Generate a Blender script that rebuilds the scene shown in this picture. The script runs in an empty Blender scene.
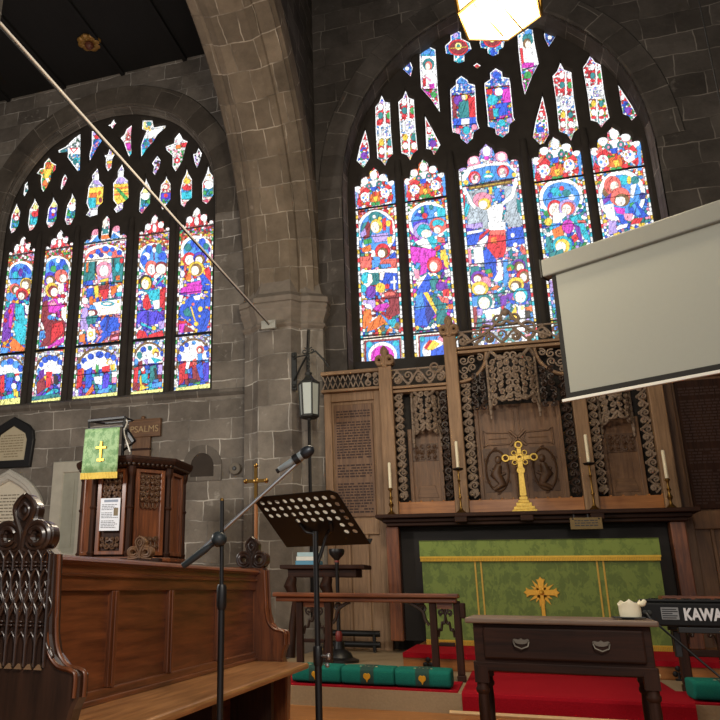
import bpy, math, random
import numpy as np
from mathutils import Vector, Matrix
from mathutils.geometry import tessellate_polygon

SC = bpy.context.scene
COL = SC.collection
PI = math.pi
random.seed(7)

# ------------------------------------------------------------------ camera
F_PX, CX, CY, CAM_H = 745.7, 247.2, 360.0, 0.85
def _cam_axes():
    yaw, p, r = (math.radians(a) for a in (18.91, 16.97, 0.38))
    f = Vector((-math.sin(yaw) * math.cos(p), math.cos(yaw) * math.cos(p), math.sin(p)))
    rt = Vector((math.cos(yaw), math.sin(yaw), 0))
    up = rt.cross(f)
    return math.cos(r) * rt + math.sin(r) * up, -math.sin(r) * rt + math.cos(r) * up, f
RT, UP, FW = _cam_axes()
EYE = Vector((0, 0, CAM_H))
cam = bpy.data.cameras.new('camera')
cam.sensor_width = 36.0
cam.lens = F_PX / 720 * 36
cam.shift_x = (360 - CX) / 720
cam.clip_end = 200
camo = bpy.data.objects.new('camera', cam)
COL.objects.link(camo)
camo.matrix_world = Matrix(((RT.x, UP.x, -FW.x, 0), (RT.y, UP.y, -FW.y, 0), (RT.z, UP.z, -FW.z, CAM_H), (0, 0, 0, 1)))
SC.camera = camo

def ray(x, y):
    return RT * ((x - CX) / F_PX) - UP * ((y - CY) / F_PX) + FW
def at(x, y, Y):            # where the sight line of a photo point meets the upright plane at depth Y
    d = ray(x, y)
    return EYE + d * (Y / d.y)

# ------------------------------------------------------------------ mesh builder
class MB:
    def __init__(s):
        s.v, s.f, s.uv, s.mi = [], [], [], []
        s.cur = 0
    def face(s, idx, uv=None):
        s.f.append(tuple(idx)); s.uv.append(uv); s.mi.append(s.cur)
    def quad(s, a, b, c, d, uv=None):
        n = len(s.v); s.v += [tuple(a), tuple(b), tuple(c), tuple(d)]
        s.face((n, n + 1, n + 2, n + 3), uv)
    def box(s, x0, x1, y0, y1, z0, z1, M=None, uv=False):
        if x0 > x1: x0, x1 = x1, x0
        if y0 > y1: y0, y1 = y1, y0
        if z0 > z1: z0, z1 = z1, z0
        n = len(s.v)
        P = [(x0, y0, z0), (x1, y0, z0), (x1, y1, z0), (x0, y1, z0), (x0, y0, z1), (x1, y0, z1), (x1, y1, z1), (x0, y1, z1)]
        T = [Vector(p) for p in P]
        if M is not None: T = [M @ p for p in T]
        s.v += [tuple(p) for p in T]
        for q in ((3, 2, 1, 0), (4, 5, 6, 7), (0, 1, 5, 4), (1, 2, 6, 5), (2, 3, 7, 6), (3, 0, 4, 7)):
            u = None
            if uv:
                a, b, c = (P[q[0]], P[q[1]], P[q[2]])
                if q in ((3, 2, 1, 0), (4, 5, 6, 7)): u = [(P[i][0], P[i][1]) for i in q]
                elif q in ((0, 1, 5, 4), (2, 3, 7, 6)): u = [(P[i][0], P[i][2]) for i in q]
                else: u = [(P[i][1] + .37, P[i][2]) for i in q]
            s.face([n + i for i in q], u)
    def tube(s, pts, r, n=6, closed=False, cap=True, flat=None):
        pts = [Vector(p) for p in pts]
        m = len(pts)
        R = r if isinstance(r, (list, tuple)) else [r] * m
        base = len(s.v)
        up = None
        for i, p in enumerate(pts):
            if closed: t = pts[(i + 1) % m] - pts[i - 1]
            else: t = pts[min(i + 1, m - 1)] - pts[max(i - 1, 0)]
            if t.length < 1e-9: t = Vector((0, 0, 1))
            t.normalize()
            if up is None:
                up = Vector((0, 0, 1)) if abs(t.z) < .9 else Vector((0, 1, 0))
            up = up - t * up.dot(t)
            if up.length < 1e-6: up = t.orthogonal()
            up.normalize()
            sd = t.cross(up)
            for k in range(n):
                a = 2 * PI * k / n
                s.v.append(tuple(p + (up * math.cos(a) + sd * math.sin(a)) * R[i]))
        for i in range(m if closed else m - 1):
            a, b = base + i * n, base + ((i + 1) % m) * n
            for k in range(n):
                s.face((a + k, a + (k + 1) % n, b + (k + 1) % n, b + k))
        if cap and not closed:
            s.face([base + k for k in range(n)][::-1])
            s.face([base + (m - 1) * n + k for k in range(n)])
    def lathe(s, prof, c, n=16, M=None, phase=0.0):       # prof: [(r, z)...] about the upright axis through c
        base = len(s.v)
        for r, z in prof:
            for k in range(n):
                a = 2 * PI * k / n + phase
                p = Vector((r * math.cos(a), r * math.sin(a), z))
                if M is not None: p = M @ p
                s.v.append((c[0] + p.x, c[1] + p.y, c[2] + p.z))
        m = len(prof)
        for i in range(m - 1):
            for k in range(n):
                a, b = base + i * n, base + (i + 1) * n
                s.face((a + k, a + (k + 1) % n, b + (k + 1) % n, b + k))
        s.face([base + k for k in range(n)][::-1]); s.face([base + (m - 1) * n + k for k in range(n)])
    def ball(s, c, r, n=8, sc=(1, 1, 1)):
        c = Vector(c); base = len(s.v); m = max(4, n // 2 + 1)
        for i in range(m + 1):
            t = PI * i / m
            for k in range(n):
                a = 2 * PI * k / n
                s.v.append((c.x + r * sc[0] * math.sin(t) * math.cos(a), c.y + r * sc[1] * math.sin(t) * math.sin(a), c.z + r * sc[2] * math.cos(t)))
        for i in range(m):
            for k in range(n):
                a, b = base + i * n, base + (i + 1) * n
                s.face((a + k, b + k, b + (k + 1) % n, a + (k + 1) % n))
    # plate in a plane with holes: loops are 2D, mapped by fn(u, v, depth)
    def plate(s, outer, holes, d0, d1, fn, chamfer=0.0, uvf=None):
        def area(l): return sum(l[i][0] * l[(i + 1) % len(l)][1] - l[(i + 1) % len(l)][0] * l[i][1] for i in range(len(l))) / 2
        outer = list(outer)
        if area(outer) < 0: outer.reverse()
        hs = []
        for h in holes:
            h = list(h)
            if area(h) > 0: h.reverse()
            hs.append(h)
        def off(l, e):
            o = []
            m = len(l)
            for i in range(m):
                a, b, c = Vector(l[i - 1]), Vector(l[i]), Vector(l[(i + 1) % m])
                t = (b - a).normalized() + (c - b).normalized()
                if t.length < 1e-6: t = c - b
                t.normalize()
                o.append((b.x - t.y * e, b.y + t.x * e))     # inward of a solid boundary
            return o
        loops = [outer] + hs
        front = [off(l, chamfer) if chamfer else l for l in loops] if chamfer else loops
        if chamfer: front[0] = off(outer, chamfer)
        def cap(ls, d, flip):
            tri = tessellate_polygon([[Vector((p[0], p[1], 0)) for p in l] for l in ls])
            flat = [p for l in ls for p in l]
            b = len(s.v)
            s.v += [tuple(fn(p[0], p[1], d)) for p in flat]
            for t in tri:
                a, bb, c = (flat[i] for i in t)
                if (bb[0] - a[0]) * (c[1] - a[1]) - (c[0] - a[0]) * (bb[1] - a[1]) < 0: t = (t[0], t[2], t[1])
                if flip: t = t[::-1]
                s.face([b + i for i in t], [(flat[i][0], flat[i][1]) for i in t])
        cap(front, d0, False); cap(loops, d1, True)
        dm = d0 + (chamfer if d1 > d0 else -chamfer)
        for l, fl in zip(loops, front):
            m = len(l); acc = 0
            rings = [(fl, d0), (l, dm), (l, d1)] if chamfer else [(l, d0), (l, d1)]
            for (la, da), (lb, db) in zip(rings, rings[1:]):
                acc = 0
                for i in range(m):
                    j = (i + 1) % m
                    L = math.hypot(l[j][0] - l[i][0], l[j][1] - l[i][1])
                    s.quad(fn(*la[i], da), fn(*lb[i], db), fn(*lb[j], db), fn(*la[j], da),
                           [(da, acc), (db + .001, acc), (db + .001, acc + L), (da, acc + L)])
                    acc += L
    def sweep(s, path, prof, fn, closed=False):  # generic grid path x profile, fn(pathpoint, profpoint)->3D ; uv in metres (profile length, path length)
        b = len(s.v); n = len(prof); pl = [0.0]
        for i in range(1, n): pl.append(pl[-1] + (Vector(prof[i]) - Vector(prof[i - 1])).length)
        acc = 0; us = []; prev = None
        for p in path:
            mid = Vector(fn(p, prof[n // 2]))
            if prev is not None: acc += (mid - prev).length
            prev = mid; us.append(acc)
            for q in prof: s.v.append(tuple(fn(p, q)))
        for i in range(len(path) - 1):
            for k in range(n - 1):
                s.face((b + i * n + k, b + i * n + k + 1, b + (i + 1) * n + k + 1, b + (i + 1) * n + k),
                       [(pl[k], us[i]), (pl[k + 1], us[i]), (pl[k + 1], us[i + 1]), (pl[k], us[i + 1])])

INV = {}
def root_of(o):
    while o.parent is not None: o = o.parent
    return o
def obj(name, mb, mat, parent=None, bevel=0.0, smooth=None, label=None, local=False, kind=None):
    me = bpy.data.meshes.new(name)
    V = mb.v
    if parent is not None and not local:
        I = INV.get(root_of(parent).name)
        if I is not None: V = [tuple(I @ Vector(p)) for p in V]
    me.from_pydata(V, [], mb.f)
    if any(u is not None for u in mb.uv):
        uvl = me.uv_layers.new(name='UVMap')
        k = 0
        for f, u in zip(mb.f, mb.uv):
            for i in range(len(f)):
                uvl.data[k].uv = u[i] if u is not None else (0, 0)
                k += 1
    for m in (mat if isinstance(mat, (list, tuple)) else [mat]): me.materials.append(m)
    if any(mb.mi): me.polygons.foreach_set('material_index', mb.mi)
    me.validate(); me.update()
    o = bpy.data.objects.new(name, me)
    COL.objects.link(o)
    if smooth is not None:
        me.polygons.foreach_set('use_smooth', [True] * len(me.polygons))
        me.set_sharp_from_angle(angle=math.radians(smooth))
    if parent is not None: o.parent = parent
    if bevel:
        b = o.modifiers.new('edge', 'BEVEL'); b.width = bevel; b.segments = 2; b.limit_method = 'ANGLE'; b.angle_limit = math.radians(40)
    if label: o['label'] = label
    if kind: o['kind'] = kind
    return o
def thing(name, label, cat, loc=(0, 0, 0), rotz=0.0, group=None):
    o = bpy.data.objects.new(name, None); COL.objects.link(o)
    o.empty_display_size = .1
    o.location = loc; o.rotation_euler = (0, 0, rotz)
    INV[o.name] = (Matrix.Translation(Vector(loc)) @ Matrix.Rotation(rotz, 4, 'Z')).inverted()
    o['label'] = label; o['category'] = cat
    if group: o['group'] = group
    return o
def tag(o, label, cat, group=None):
    o['label'] = label; o['category'] = cat
    if group: o['group'] = group
    return o
def solo(name, mb, mat, label, cat, group=None, loc=None, **k):      # a thing that is one mesh
    if loc is not None: mb.v = [(p[0] - loc[0], p[1] - loc[1], p[2] - loc[2]) for p in mb.v]
    o = obj(name, mb, mat, **k)
    if loc is not None: o.location = loc
    return tag(o, label, cat, group)
def struct(name, mb, mat, parent=None, **k):
    o = obj(name, mb, mat, parent, **k)
    if parent is None: o['kind'] = 'structure'
    return o
def copy_tree(o, parent=None):
    c = o.copy(); COL.objects.link(c)
    if parent is not None:
        c.parent = parent
    for ch in [x for x in SC.objects if x.parent == o]: copy_tree(ch, c)
    return c
def cr(pts, n=8, closed=False):               # Catmull-Rom through points of any dimension
    P = [np.array(p, float) for p in pts]; out = []
    m = len(P)
    rng = range(m) if closed else range(m - 1)
    for i in rng:
        if closed: a, b, c, d = P[i - 1], P[i], P[(i + 1) % m], P[(i + 2) % m]
        else: a, b, c, d = P[max(i - 1, 0)], P[i], P[i + 1], P[min(i + 2, m - 1)]
        for k in range(n):
            t = k / n
            out.append(tuple(.5 * (2 * b + (c - a) * t + (2 * a - 5 * b + 4 * c - d) * t * t + (3 * b - a - 3 * c + d) * t ** 3)))
    if not closed: out.append(tuple(P[-1]))
    return out
def arc(cx, cy, r, a0, a1, n=12, ry=None):
    ry = r if ry is None else ry
    return [(cx + r * math.cos(math.radians(a0 + (a1 - a0) * i / n)), cy + ry * math.sin(math.radians(a0 + (a1 - a0) * i / n))) for i in range(n + 1)]
def spiral(cx, cy, r0, r1, a0, turns, n=22):
    o = []
    for i in range(n + 1):
        t = i / n
        r = r0 + (r1 - r0) * t ** .8
        a = math.radians(a0) + 2 * PI * turns * t
        o.append((cx + r * math.cos(a), cy + r * math.sin(a)))
    return o

# ------------------------------------------------------------------ materials
def lin(c):
    return tuple(((x / 255) / 12.92 if x / 255 <= .04045 else ((x / 255 + .055) / 1.055) ** 2.4) for x in c) + (1.0,)
def newmat(name):
    m = bpy.data.materials.new(name); m.use_nodes = True
    nt = m.node_tree
    return m, nt, nt.nodes['Principled BSDF'], lambda t: nt.nodes.new(t), lambda a, b: nt.links.new(a, b)
def plain(name, c, rough=.6, metal=0.0, noise=.12, nscale=30, bump=0.0, spec=.5, coat=0.0, sheen=0.0):
    m, nt, b, N, L = newmat(name)
    b.inputs['Roughness'].default_value = rough; b.inputs['Metallic'].default_value = metal
    b.inputs['Specular IOR Level'].default_value = spec
    if coat: b.inputs['Coat Weight'].default_value = coat
    if sheen: b.inputs['Sheen Weight'].default_value = sheen
    tc = N('ShaderNodeTexCoord'); no = N('ShaderNodeTexNoise'); no.inputs['Scale'].default_value = nscale; no.inputs['Detail'].default_value = 4
    L(tc.outputs['Object'], no.inputs['Vector'])
    mx = N('ShaderNodeMixRGB'); c = lin(c)
    mx.inputs['Color1'].default_value = tuple(x * (1 - noise) for x in c[:3]) + (1,)
    mx.inputs['Color2'].default_value = tuple(min(1, x * (1 + noise)) for x in c[:3]) + (1,)
    L(no.outputs['Fac'], mx.inputs['Fac']); L(mx.outputs['Color'], b.inputs['Base Color'])
    if bump:
        bp = N('ShaderNodeBump'); bp.inputs['Strength'].default_value = bump; bp.inputs['Distance'].default_value = .01
        L(no.outputs['Fac'], bp.inputs['Height']); L(bp.outputs['Normal'], b.inputs['Normal'])
    return m
def wood(name, c1, c2, axis='Z', rough=.45, scale=1.0, bump=.15, dark=None, coat=0.0, spec=.5):
    m, nt, b, N, L = newmat(name)
    b.inputs['Roughness'].default_value = rough; b.inputs['Specular IOR Level'].default_value = spec
    if coat: b.inputs['Coat Weight'].default_value = coat; b.inputs['Coat Roughness'].default_value = .25
    tc = N('ShaderNodeTexCoord'); mp = N('ShaderNodeMapping')
    s = [22 * scale] * 3; s['XYZ'.index(axis)] = 1.6 * scale
    mp.inputs['Scale'].default_value = s
    L(tc.outputs['Object'], mp.inputs['Vector'])
    n1 = N('ShaderNodeTexNoise'); n1.inputs['Scale'].default_value = 1.5; n1.inputs['Detail'].default_value = 6; n1.inputs['Roughness'].default_value = .65; n1.inputs['Distortion'].default_value = .4
    L(mp.outputs['Vector'], n1.inputs['Vector'])
    r = N('ShaderNodeValToRGB'); r.color_ramp.elements[0].position = .3; r.color_ramp.elements[1].position = .72
    r.color_ramp.elements[0].color = lin(c1); r.color_ramp.elements[1].color = lin(c2)
    L(n1.outputs['Fac'], r.inputs['Fac'])
    n2 = N('ShaderNodeTexNoise'); n2.inputs['Scale'].default_value = 2.2; n2.inputs['Detail'].default_value = 3
    L(tc.outputs['Object'], n2.inputs['Vector'])
    mx = N('ShaderNodeMixRGB'); mx.blend_type = 'MULTIPLY'; mx.inputs['Fac'].default_value = .55
    r2 = N('ShaderNodeValToRGB'); r2.color_ramp.elements[0].position = .3; r2.color_ramp.elements[1].position = .7
    r2.color_ramp.elements[0].color = (.55, .5, .45, 1); r2.color_ramp.elements[1].color = (1.1, 1.1, 1.1, 1)
    L(n2.outputs['Fac'], r2.inputs['Fac']); L(r.outputs['Color'], mx.inputs['Color1']); L(r2.outputs['Color'], mx.inputs['Color2'])
    L(mx.outputs['Color'], b.inputs['Base Color'])
    bp = N('ShaderNodeBump'); bp.inputs['Strength'].default_value = bump; bp.inputs['Distance'].default_value = .004
    L(n1.outputs['Fac'], bp.inputs['Height']); L(bp.outputs['Normal'], b.inputs['Normal'])
    return m
def stone(name, c1, c2, mort, bw=.62, rh=.31, ms=.010, offset=.5, vary=.35):
    m, nt, b, N, L = newmat(name)
    b.inputs['Roughness'].default_value = .92; b.inputs['Specular IOR Level'].default_value = .2
    tc = N('ShaderNodeTexCoord')
    wob = N('ShaderNodeTexNoise'); wob.inputs['Scale'].default_value = 3; wob.inputs['Detail'].default_value = 3
    L(tc.outputs['Object'], wob.inputs['Vector'])
    add = N('ShaderNodeMixRGB'); add.blend_type = 'LINEAR_LIGHT'; add.inputs['Fac'].default_value = .04
    L(tc.outputs['UV'], add.inputs['Color1']); L(wob.outputs['Color'], add.inputs['Color2'])
    br = N('ShaderNodeTexBrick'); br.offset = offset; br.offset_frequency = 2; br.squash = .72; br.squash_frequency = 3
    br.inputs['Scale'].default_value = 1; br.inputs['Brick Width'].default_value = bw; br.inputs['Row Height'].default_value = rh
    br.inputs['Mortar Size'].default_value = ms; br.inputs['Mortar Smooth'].default_value = .4; br.inputs['Bias'].default_value = 0
    br.inputs['Color1'].default_value = lin(c1); br.inputs['Color2'].default_value = lin(c2); br.inputs['Mortar'].default_value = lin(tuple((a + b) * .42 for a, b in zip(c1, c2)))
    L(add.outputs['Color'], br.inputs['Vector'])
    n1 = N('ShaderNodeTexNoise'); n1.inputs['Scale'].default_value = 1.7; n1.inputs['Detail'].default_value = 8; n1.inputs['Roughness'].default_value = .7
    L(tc.outputs['Object'], n1.inputs['Vector'])
    r = N('ShaderNodeValToRGB'); r.color_ramp.elements[0].position = .32; r.color_ramp.elements[1].position = .72
    r.color_ramp.elements[0].color = (1 - vary,) * 3 + (1,); r.color_ramp.elements[1].color = (1 + vary,) * 3 + (1,)
    L(n1.outputs['Fac'], r.inputs['Fac'])
    mx = N('ShaderNodeMixRGB'); mx.blend_type = 'MULTIPLY'; mx.inputs['Fac'].default_value = 1
    # pointing: pale where it survives, lost elsewhere
    n4 = N('ShaderNodeTexNoise'); n4.inputs['Scale'].default_value = 2.6; n4.inputs['Detail'].default_value = 4
    L(tc.outputs['Object'], n4.inputs['Vector'])
    r4 = N('ShaderNodeValToRGB'); r4.color_ramp.elements[0].position = .38; r4.color_ramp.elements[1].position = .6
    r4.color_ramp.elements[0].color = (.12, .12, .12, 1); r4.color_ramp.elements[1].color = (1, 1, 1, 1)
    L(n4.outputs['Fac'], r4.inputs['Fac'])
    mf = N('ShaderNodeMath'); mf.operation = 'MULTIPLY'; L(br.outputs['Fac'], mf.inputs[0]); L(r4.outputs['Color'], mf.inputs[1])
    mm = N('ShaderNodeMixRGB'); mm.inputs['Color2'].default_value = lin(mort); L(mf.outputs[0], mm.inputs['Fac']); L(br.outputs['Color'], mm.inputs['Color1'])
    L(mm.outputs['Color'], mx.inputs['Color1']); L(r.outputs['Color'], mx.inputs['Color2'])
    # pale worn patches of old limewash and mortar
    n3 = N('ShaderNodeTexNoise'); n3.inputs['Scale'].default_value = 5.5; n3.inputs['Detail'].default_value = 5; n3.inputs['Roughness'].default_value = .6
    L(tc.outputs['Object'], n3.inputs['Vector'])
    r3 = N('ShaderNodeValToRGB'); r3.color_ramp.elements[0].position = .64; r3.color_ramp.elements[1].position = .74
    r3.color_ramp.elements[0].color = (0, 0, 0, 1); r3.color_ramp.elements[1].color = (.45, .45, .45, 1)
    L(n3.outputs['Fac'], r3.inputs['Fac'])
    mx3 = N('ShaderNodeMixRGB'); mx3.inputs['Color2'].default_value = lin(mort)
    L(r3.outputs['Color'], mx3.inputs['Fac']); L(mx.outputs['Color'], mx3.inputs['Color1'])
    L(mx3.outputs['Color'], b.inputs['Base Color'])
    n2 = N('ShaderNodeTexNoise'); n2.inputs['Scale'].default_value = 14; n2.inputs['Detail'].default_value = 6
    L(tc.outputs['Object'], n2.inputs['Vector'])
    ma = N('ShaderNodeMath'); ma.operation = 'MULTIPLY_ADD'; ma.inputs[1].default_value = -.8
    L(br.outputs['Fac'], ma.inputs[0]); L(n2.outputs['Fac'], ma.inputs[2])
    bp = N('ShaderNodeBump'); bp.inputs['Strength'].default_value = .55; bp.inputs['Distance'].default_value = .015
    L(ma.outputs[0], bp.inputs['Height']); L(bp.outputs['Normal'], b.inputs['Normal'])
    return m
def emit(name, c, s):
    m, nt, b, N, L = newmat(name)
    b.inputs['Base Color'].default_value = lin(c); b.inputs['Emission Color'].default_value = lin(c); b.inputs['Emission Strength'].default_value = s
    return m
M = {}
M['stone'] = stone('aged sandstone ashlar', (144, 136, 125), (108, 101, 93), (200, 194, 183), bw=.66, rh=.29)
M['stone_arch'] = stone('sandstone voussoirs', (134, 120, 102), (106, 95, 81), (176, 164, 146), bw=.34, rh=.40)
M['stone_dark'] = stone('dark ashlar', (92, 86, 80), (72, 67, 62), (132, 125, 116), bw=.6, rh=.34)  # darker tone of the ashlar over the whole wall
M['stone_pier'] = stone('sandstone pier blocks', (148, 140, 129), (114, 106, 97), (198, 192, 181), bw=.44, rh=.36)
M['tracery'] = plain('dark weathered tracery stone', (62, 57, 52), .95, noise=.3, nscale=6, bump=.4, spec=.2)
M['reveal'] = stone('window reveal stone', (122, 115, 106), (94, 88, 81), (164, 157, 146), bw=.5, rh=.36)
M['ceil'] = wood('blackened roof boarding', (10, 9, 8), (18, 16, 14), 'Y', .9)
for a in 'XYZ':
    M['pew' + a] = wood('polished red brown oak ' + a, (76, 40, 22), (148, 86, 48), a, .36, coat=.3)
    M['dk' + a] = wood('dark stained oak ' + a, (34, 19, 12), (66, 38, 25), a, .6, spec=.22)
    M['oak' + a] = wood('pale weathered oak ' + a, (126, 98, 70), (170, 136, 102), a, .6)
    M['mid' + a] = wood('brown oak panelling ' + a, (94, 66, 43), (140, 103, 70), a, .5)
    M['orange' + a] = wood('warm varnished pine ' + a, (150, 92, 42), (190, 126, 66), a, .4, coat=.2)
    M['seat' + a] = wood('worn honey oak seat ' + a, (134, 88, 50), (204, 148, 94), a, .33, coat=.3)
M['bench'] = wood('glossy black brown bench oak', (38, 24, 17), (72, 47, 34), 'Z', .3, coat=.5, spec=.6)
M['pewpanel'] = wood('polished oak panels', (98, 54, 28), (182, 110, 58), 'Z', .33, coat=.35)
M['carve'] = plain('grey weathered carved oak', (140, 121, 103), .6, noise=.35, nscale=18, bump=.3)
M['relief'] = plain('brown carved oak relief', (88, 62, 42), .5, noise=.35, nscale=26, bump=.3)
M['carved'] = plain('dark carved oak relief', (54, 38, 28), .42, noise=.3, nscale=22, bump=.2)
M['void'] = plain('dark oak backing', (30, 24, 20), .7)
M['brass'] = plain('polished brass', (190, 160, 82), .42, 1.0, .35, 40, .25)
M['oldbrass'] = plain('tarnished brass', (150, 116, 62), .38, 1.0, .2, 18)
M['iron'] = plain('black painted metal', (20, 20, 21), .42, noise=.15)
M['ironw'] = plain('grey black wrought iron', (52, 54, 52), .6, .3, .3, 25, .2)
M['steel'] = plain('grey steel tube', (176, 178, 180), .32, .9, .08)
M['white'] = plain('white painted metal', (222, 222, 214), .5, noise=.03)
M['wax'] = plain('cream candle wax', (250, 240, 208), .45, noise=.05)
M['green'] = None
# ------------------------------------------------------------------ the building
XE, XW_IN = 0.21, 9.9                 # chancel centre line, face of the east wall
YE = 9.9
def P_xz(Y):  return lambda u, v, d: (u, Y + d, v)

# floor of the chancel: boarded
mb = MB(); mb.quad((-9.2, -1, 0), (3.4, -1, 0), (3.4, YE, 0), (-9.2, YE, 0))
struct('floor', mb, M['orangeX'])
# raised pavement under the altar rails, then the altar pace
mb = MB(); mb.box(-2.3, 3.4, 5.97, YE, 0, .135); st1 = struct('altar_step', mb, plain('drab hessian covered step', (158, 136, 104), .9, noise=.18, nscale=60, bump=.2))
mb = MB(); mb.box(-1.02, 2.75, 7.5, YE, .135, .272); struct('altar_step', mb, M['orangeX'], bevel=.006)

# ---- opening outlines on the wall faces
def mirror_curve(cx, right):
    c = cr(right, 8)
    return [(cx + x, z) for x, z in c] + [(cx - x, z) for x, z in reversed(c[:-1])]
def arch_loop(cx, right, zb):
    c = mirror_curve(cx, right)
    return [(cx + right[0][0], zb)] + c + [(cx - right[0][0], zb)]
E_IN = [(2.12, 6.6), (2.06, 7.15), (1.9, 7.75), (1.55, 8.4), (.9, 9.02), (0, 9.42)]
E_GL = [(2.1, 6.6), (2.06, 7.3), (1.93, 7.98), (1.58, 8.62), (.92, 9.25), (0, 9.62)]
W_IN = [(2.08, 6.5), (2.05, 7.2), (1.84, 7.85), (1.32, 8.5), (.6, 8.86), (0, 8.95)]
XL = -6.02
YG_E, YG_L = 10.35, 10.15
# ---- east wall of the chancel
mb = MB()
hole = arch_loop(XE, E_IN, 3.7)
mb.plate([(-2.62, 0), (3.4, 0), (3.4, 12), (-2.62, 12)], [hole], 0, .9, P_xz(YE))
struct('wall_east', mb, M['stone_dark'])
# voussoir ring standing a little proud of the wall face
def ring(name, cx, right, grow, Y, d, zlow, mat):
    inner = mirror_curve(cx, right)
    mb = MB(); m = len(inner)
    pr = []
    for i in range(m):
        a, b = Vector(inner[max(i - 1, 0)]), Vector(inner[min(i + 1, m - 1)])
        t = (b - a).normalized(); n = Vector((t.y, -t.x))
        pr.append((Vector(inner[i]), n))
    prof = [(0.0, d * .1), (0.03, -d), (grow * .5, -d * 1.0), (grow - .02, -d), (grow, d * .1)]
    mb.sweep(pr, prof, lambda p, q: (p[0].x + p[1].x * q[0], Y + q[1], p[0].y + p[1].y * q[0]))
    return struct(name, mb, mat, smooth=30)
ring('trim_1', XE, E_IN, .36, YE - .001, .02, 6.6, stone('east window arch stones', (90, 84, 78), (72, 67, 62), (132, 125, 116), bw=.8, rh=.36))
# hood moulding over the voussoirs
def hood(name, cx, right, r, Y, mat, rad=.045):
    mb = MB(); c = mirror_curve(cx, [(x + r, z + r * .6 * (1 - x / right[0][0])) for x, z in right])
    mb.tube([(x, Y, z) for x, z in c], rad, 6)
    return struct(name, mb, mat, smooth=60)
# splayed reveal between wall face and tracery
def reveal(name, cx, r0, r1, zb, Y0, Y1, mat):
    c0 = [(cx + r0[0][0], zb)] + mirror_curve(cx, r0) + [(cx - r0[0][0], zb)]
    c1 = [(cx + r1[0][0], zb)] + mirror_curve(cx, r1) + [(cx - r1[0][0], zb)]
    mb = MB(); path = list(zip(c0, c1))
    prof = [(0, 0), (.18, .0), (.25, .16), (.45, .2), (.5, .42), (.6, .5), (.8, .6), (.86, .9), (1, 1)]
    def fn(p, q):
        a, b = p
        return (a[0] + (b[0] - a[0]) * q[1], Y0 + (Y1 - Y0) * q[0], a[1] + (b[1] - a[1]) * q[1])
    mb.sweep(path, prof, fn)
    return struct(name, mb, mat)
reveal('trim_2', XE, E_IN, E_GL, 3.7, YE, YG_E - .1, M['reveal'])
mb = MB(); mb.box(XE - 2.2, XE + 2.2, YE + .02, YE + .7, 3.4, 3.72, uv=True); struct('trim_3', mb, M['reveal'])
mb = MB(); mb.box(XE - 2.05, XE + 2.05, 10.12, 10.28, 3.6, 3.93); struct('trim_9', mb, M['void'])

# ---- east wall of the north aisle, with its own window
mb = MB()
mb.plate([(-9.2, 0), (-2.62, 0), (-2.62, 9.9), (-9.2, 9.9)], [arch_loop(XL, W_IN, 3.55)], 0, .8, P_xz(YE))
struct('wall_aisle_east', mb, M['stone'])
ring('trim_4', XL, W_IN, .4, YE - .001, .02, 6.5, stone('aisle window arch stones', (104, 96, 86), (84, 77, 69), (142, 133, 121), bw=.9, rh=.42))
reveal('trim_5', XL, W_IN, [(2.02, 6.5), (1.98, 7.2), (1.78, 7.8), (1.28, 8.43), (.58, 8.78), (0, 8.87)], 3.55, YE, YG_L - .1, M['reveal'])
mb = MB()      # sloping sill ledge running on as a string course
mb.sweep([(-9.2, 0), (-3.32, 0)], [(YE + .25, 3.74), (YE - .04, 3.62), (YE - .04, 3.57), (YE + .0, 3.53)], lambda p, q: (p[0], q[0], q[1]))
struct('trim_6', mb, M['reveal'])

# ---- arcade between chancel and aisle: wall, arch orders, respond
YC, ZC = 6.25, 4.9
mb = MB()
def N_fn(u, v, d): return (-2.3 - d, u, v)
R0 = 3.6
hole = [(YC + R0, 0.001)] + [(YC + R0 * math.cos(a), ZC + R0 * math.sin(a)) for a in [PI * i / 40 for i in range(41)]] + [(YC - R0, 0.001)]
outer = [(-1, 0), (YC - R0, 0)] + [(YC + R0 * math.cos(a), ZC + R0 * math.sin(a)) for a in [PI * (40 - i) / 40 for i in range(41)]] + [(YC + R0, 0), (YE, 0), (YE, 12), (-1, 12)]
mb.plate(outer, [], 0, 1.1, N_fn)
struct('wall_north', mb, M['stone_dark'])
prof = [(-2.28, 3.98), (-2.28, 3.58), (-2.33, 3.53), (-2.33, 3.49), (-2.47, 3.44), (-2.52, 3.44), (-2.54, 3.40), (-2.64, 3.34),
        (-2.75, 3.33), (-3.0, 3.33), (-3.10, 3.34), (-3.2, 3.40), (-3.22, 3.44), (-3.27, 3.44), (-3.38, 3.5), (-3.42, 3.58), (-3.42, 3.9)]
mb = MB()
mb.sweep([PI * (.0 + i / 60) for i in range(61)], prof, lambda a, q: (q[0], YC + q[1] * math.cos(a), ZC + q[1] * math.sin(a)))
struct('arch', mb, M['stone_arch'], smooth=20)
pil = bpy.data.objects.new('pillar', None); COL.objects.link(pil); pil['kind'] = 'structure'
def respond(grow, z0, z1):          # half octagon plan of the respond
    g = grow
    pts = [(-2.22 + g, YE), (-2.22 + g, 9.78 - g), (-2.42 + g * .7, 9.66 - g), (-2.52 + g * .5, 9.66 - g), (-2.62 + g * .4, 9.52 - g), (-3.1 - g * .4, 9.52 - g), (-3.22 - g * .4, 9.64 - g), (-3.36 - g * .6, 9.70 - g), (-3.42 - g * .6, YE)]
    return pts
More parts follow.
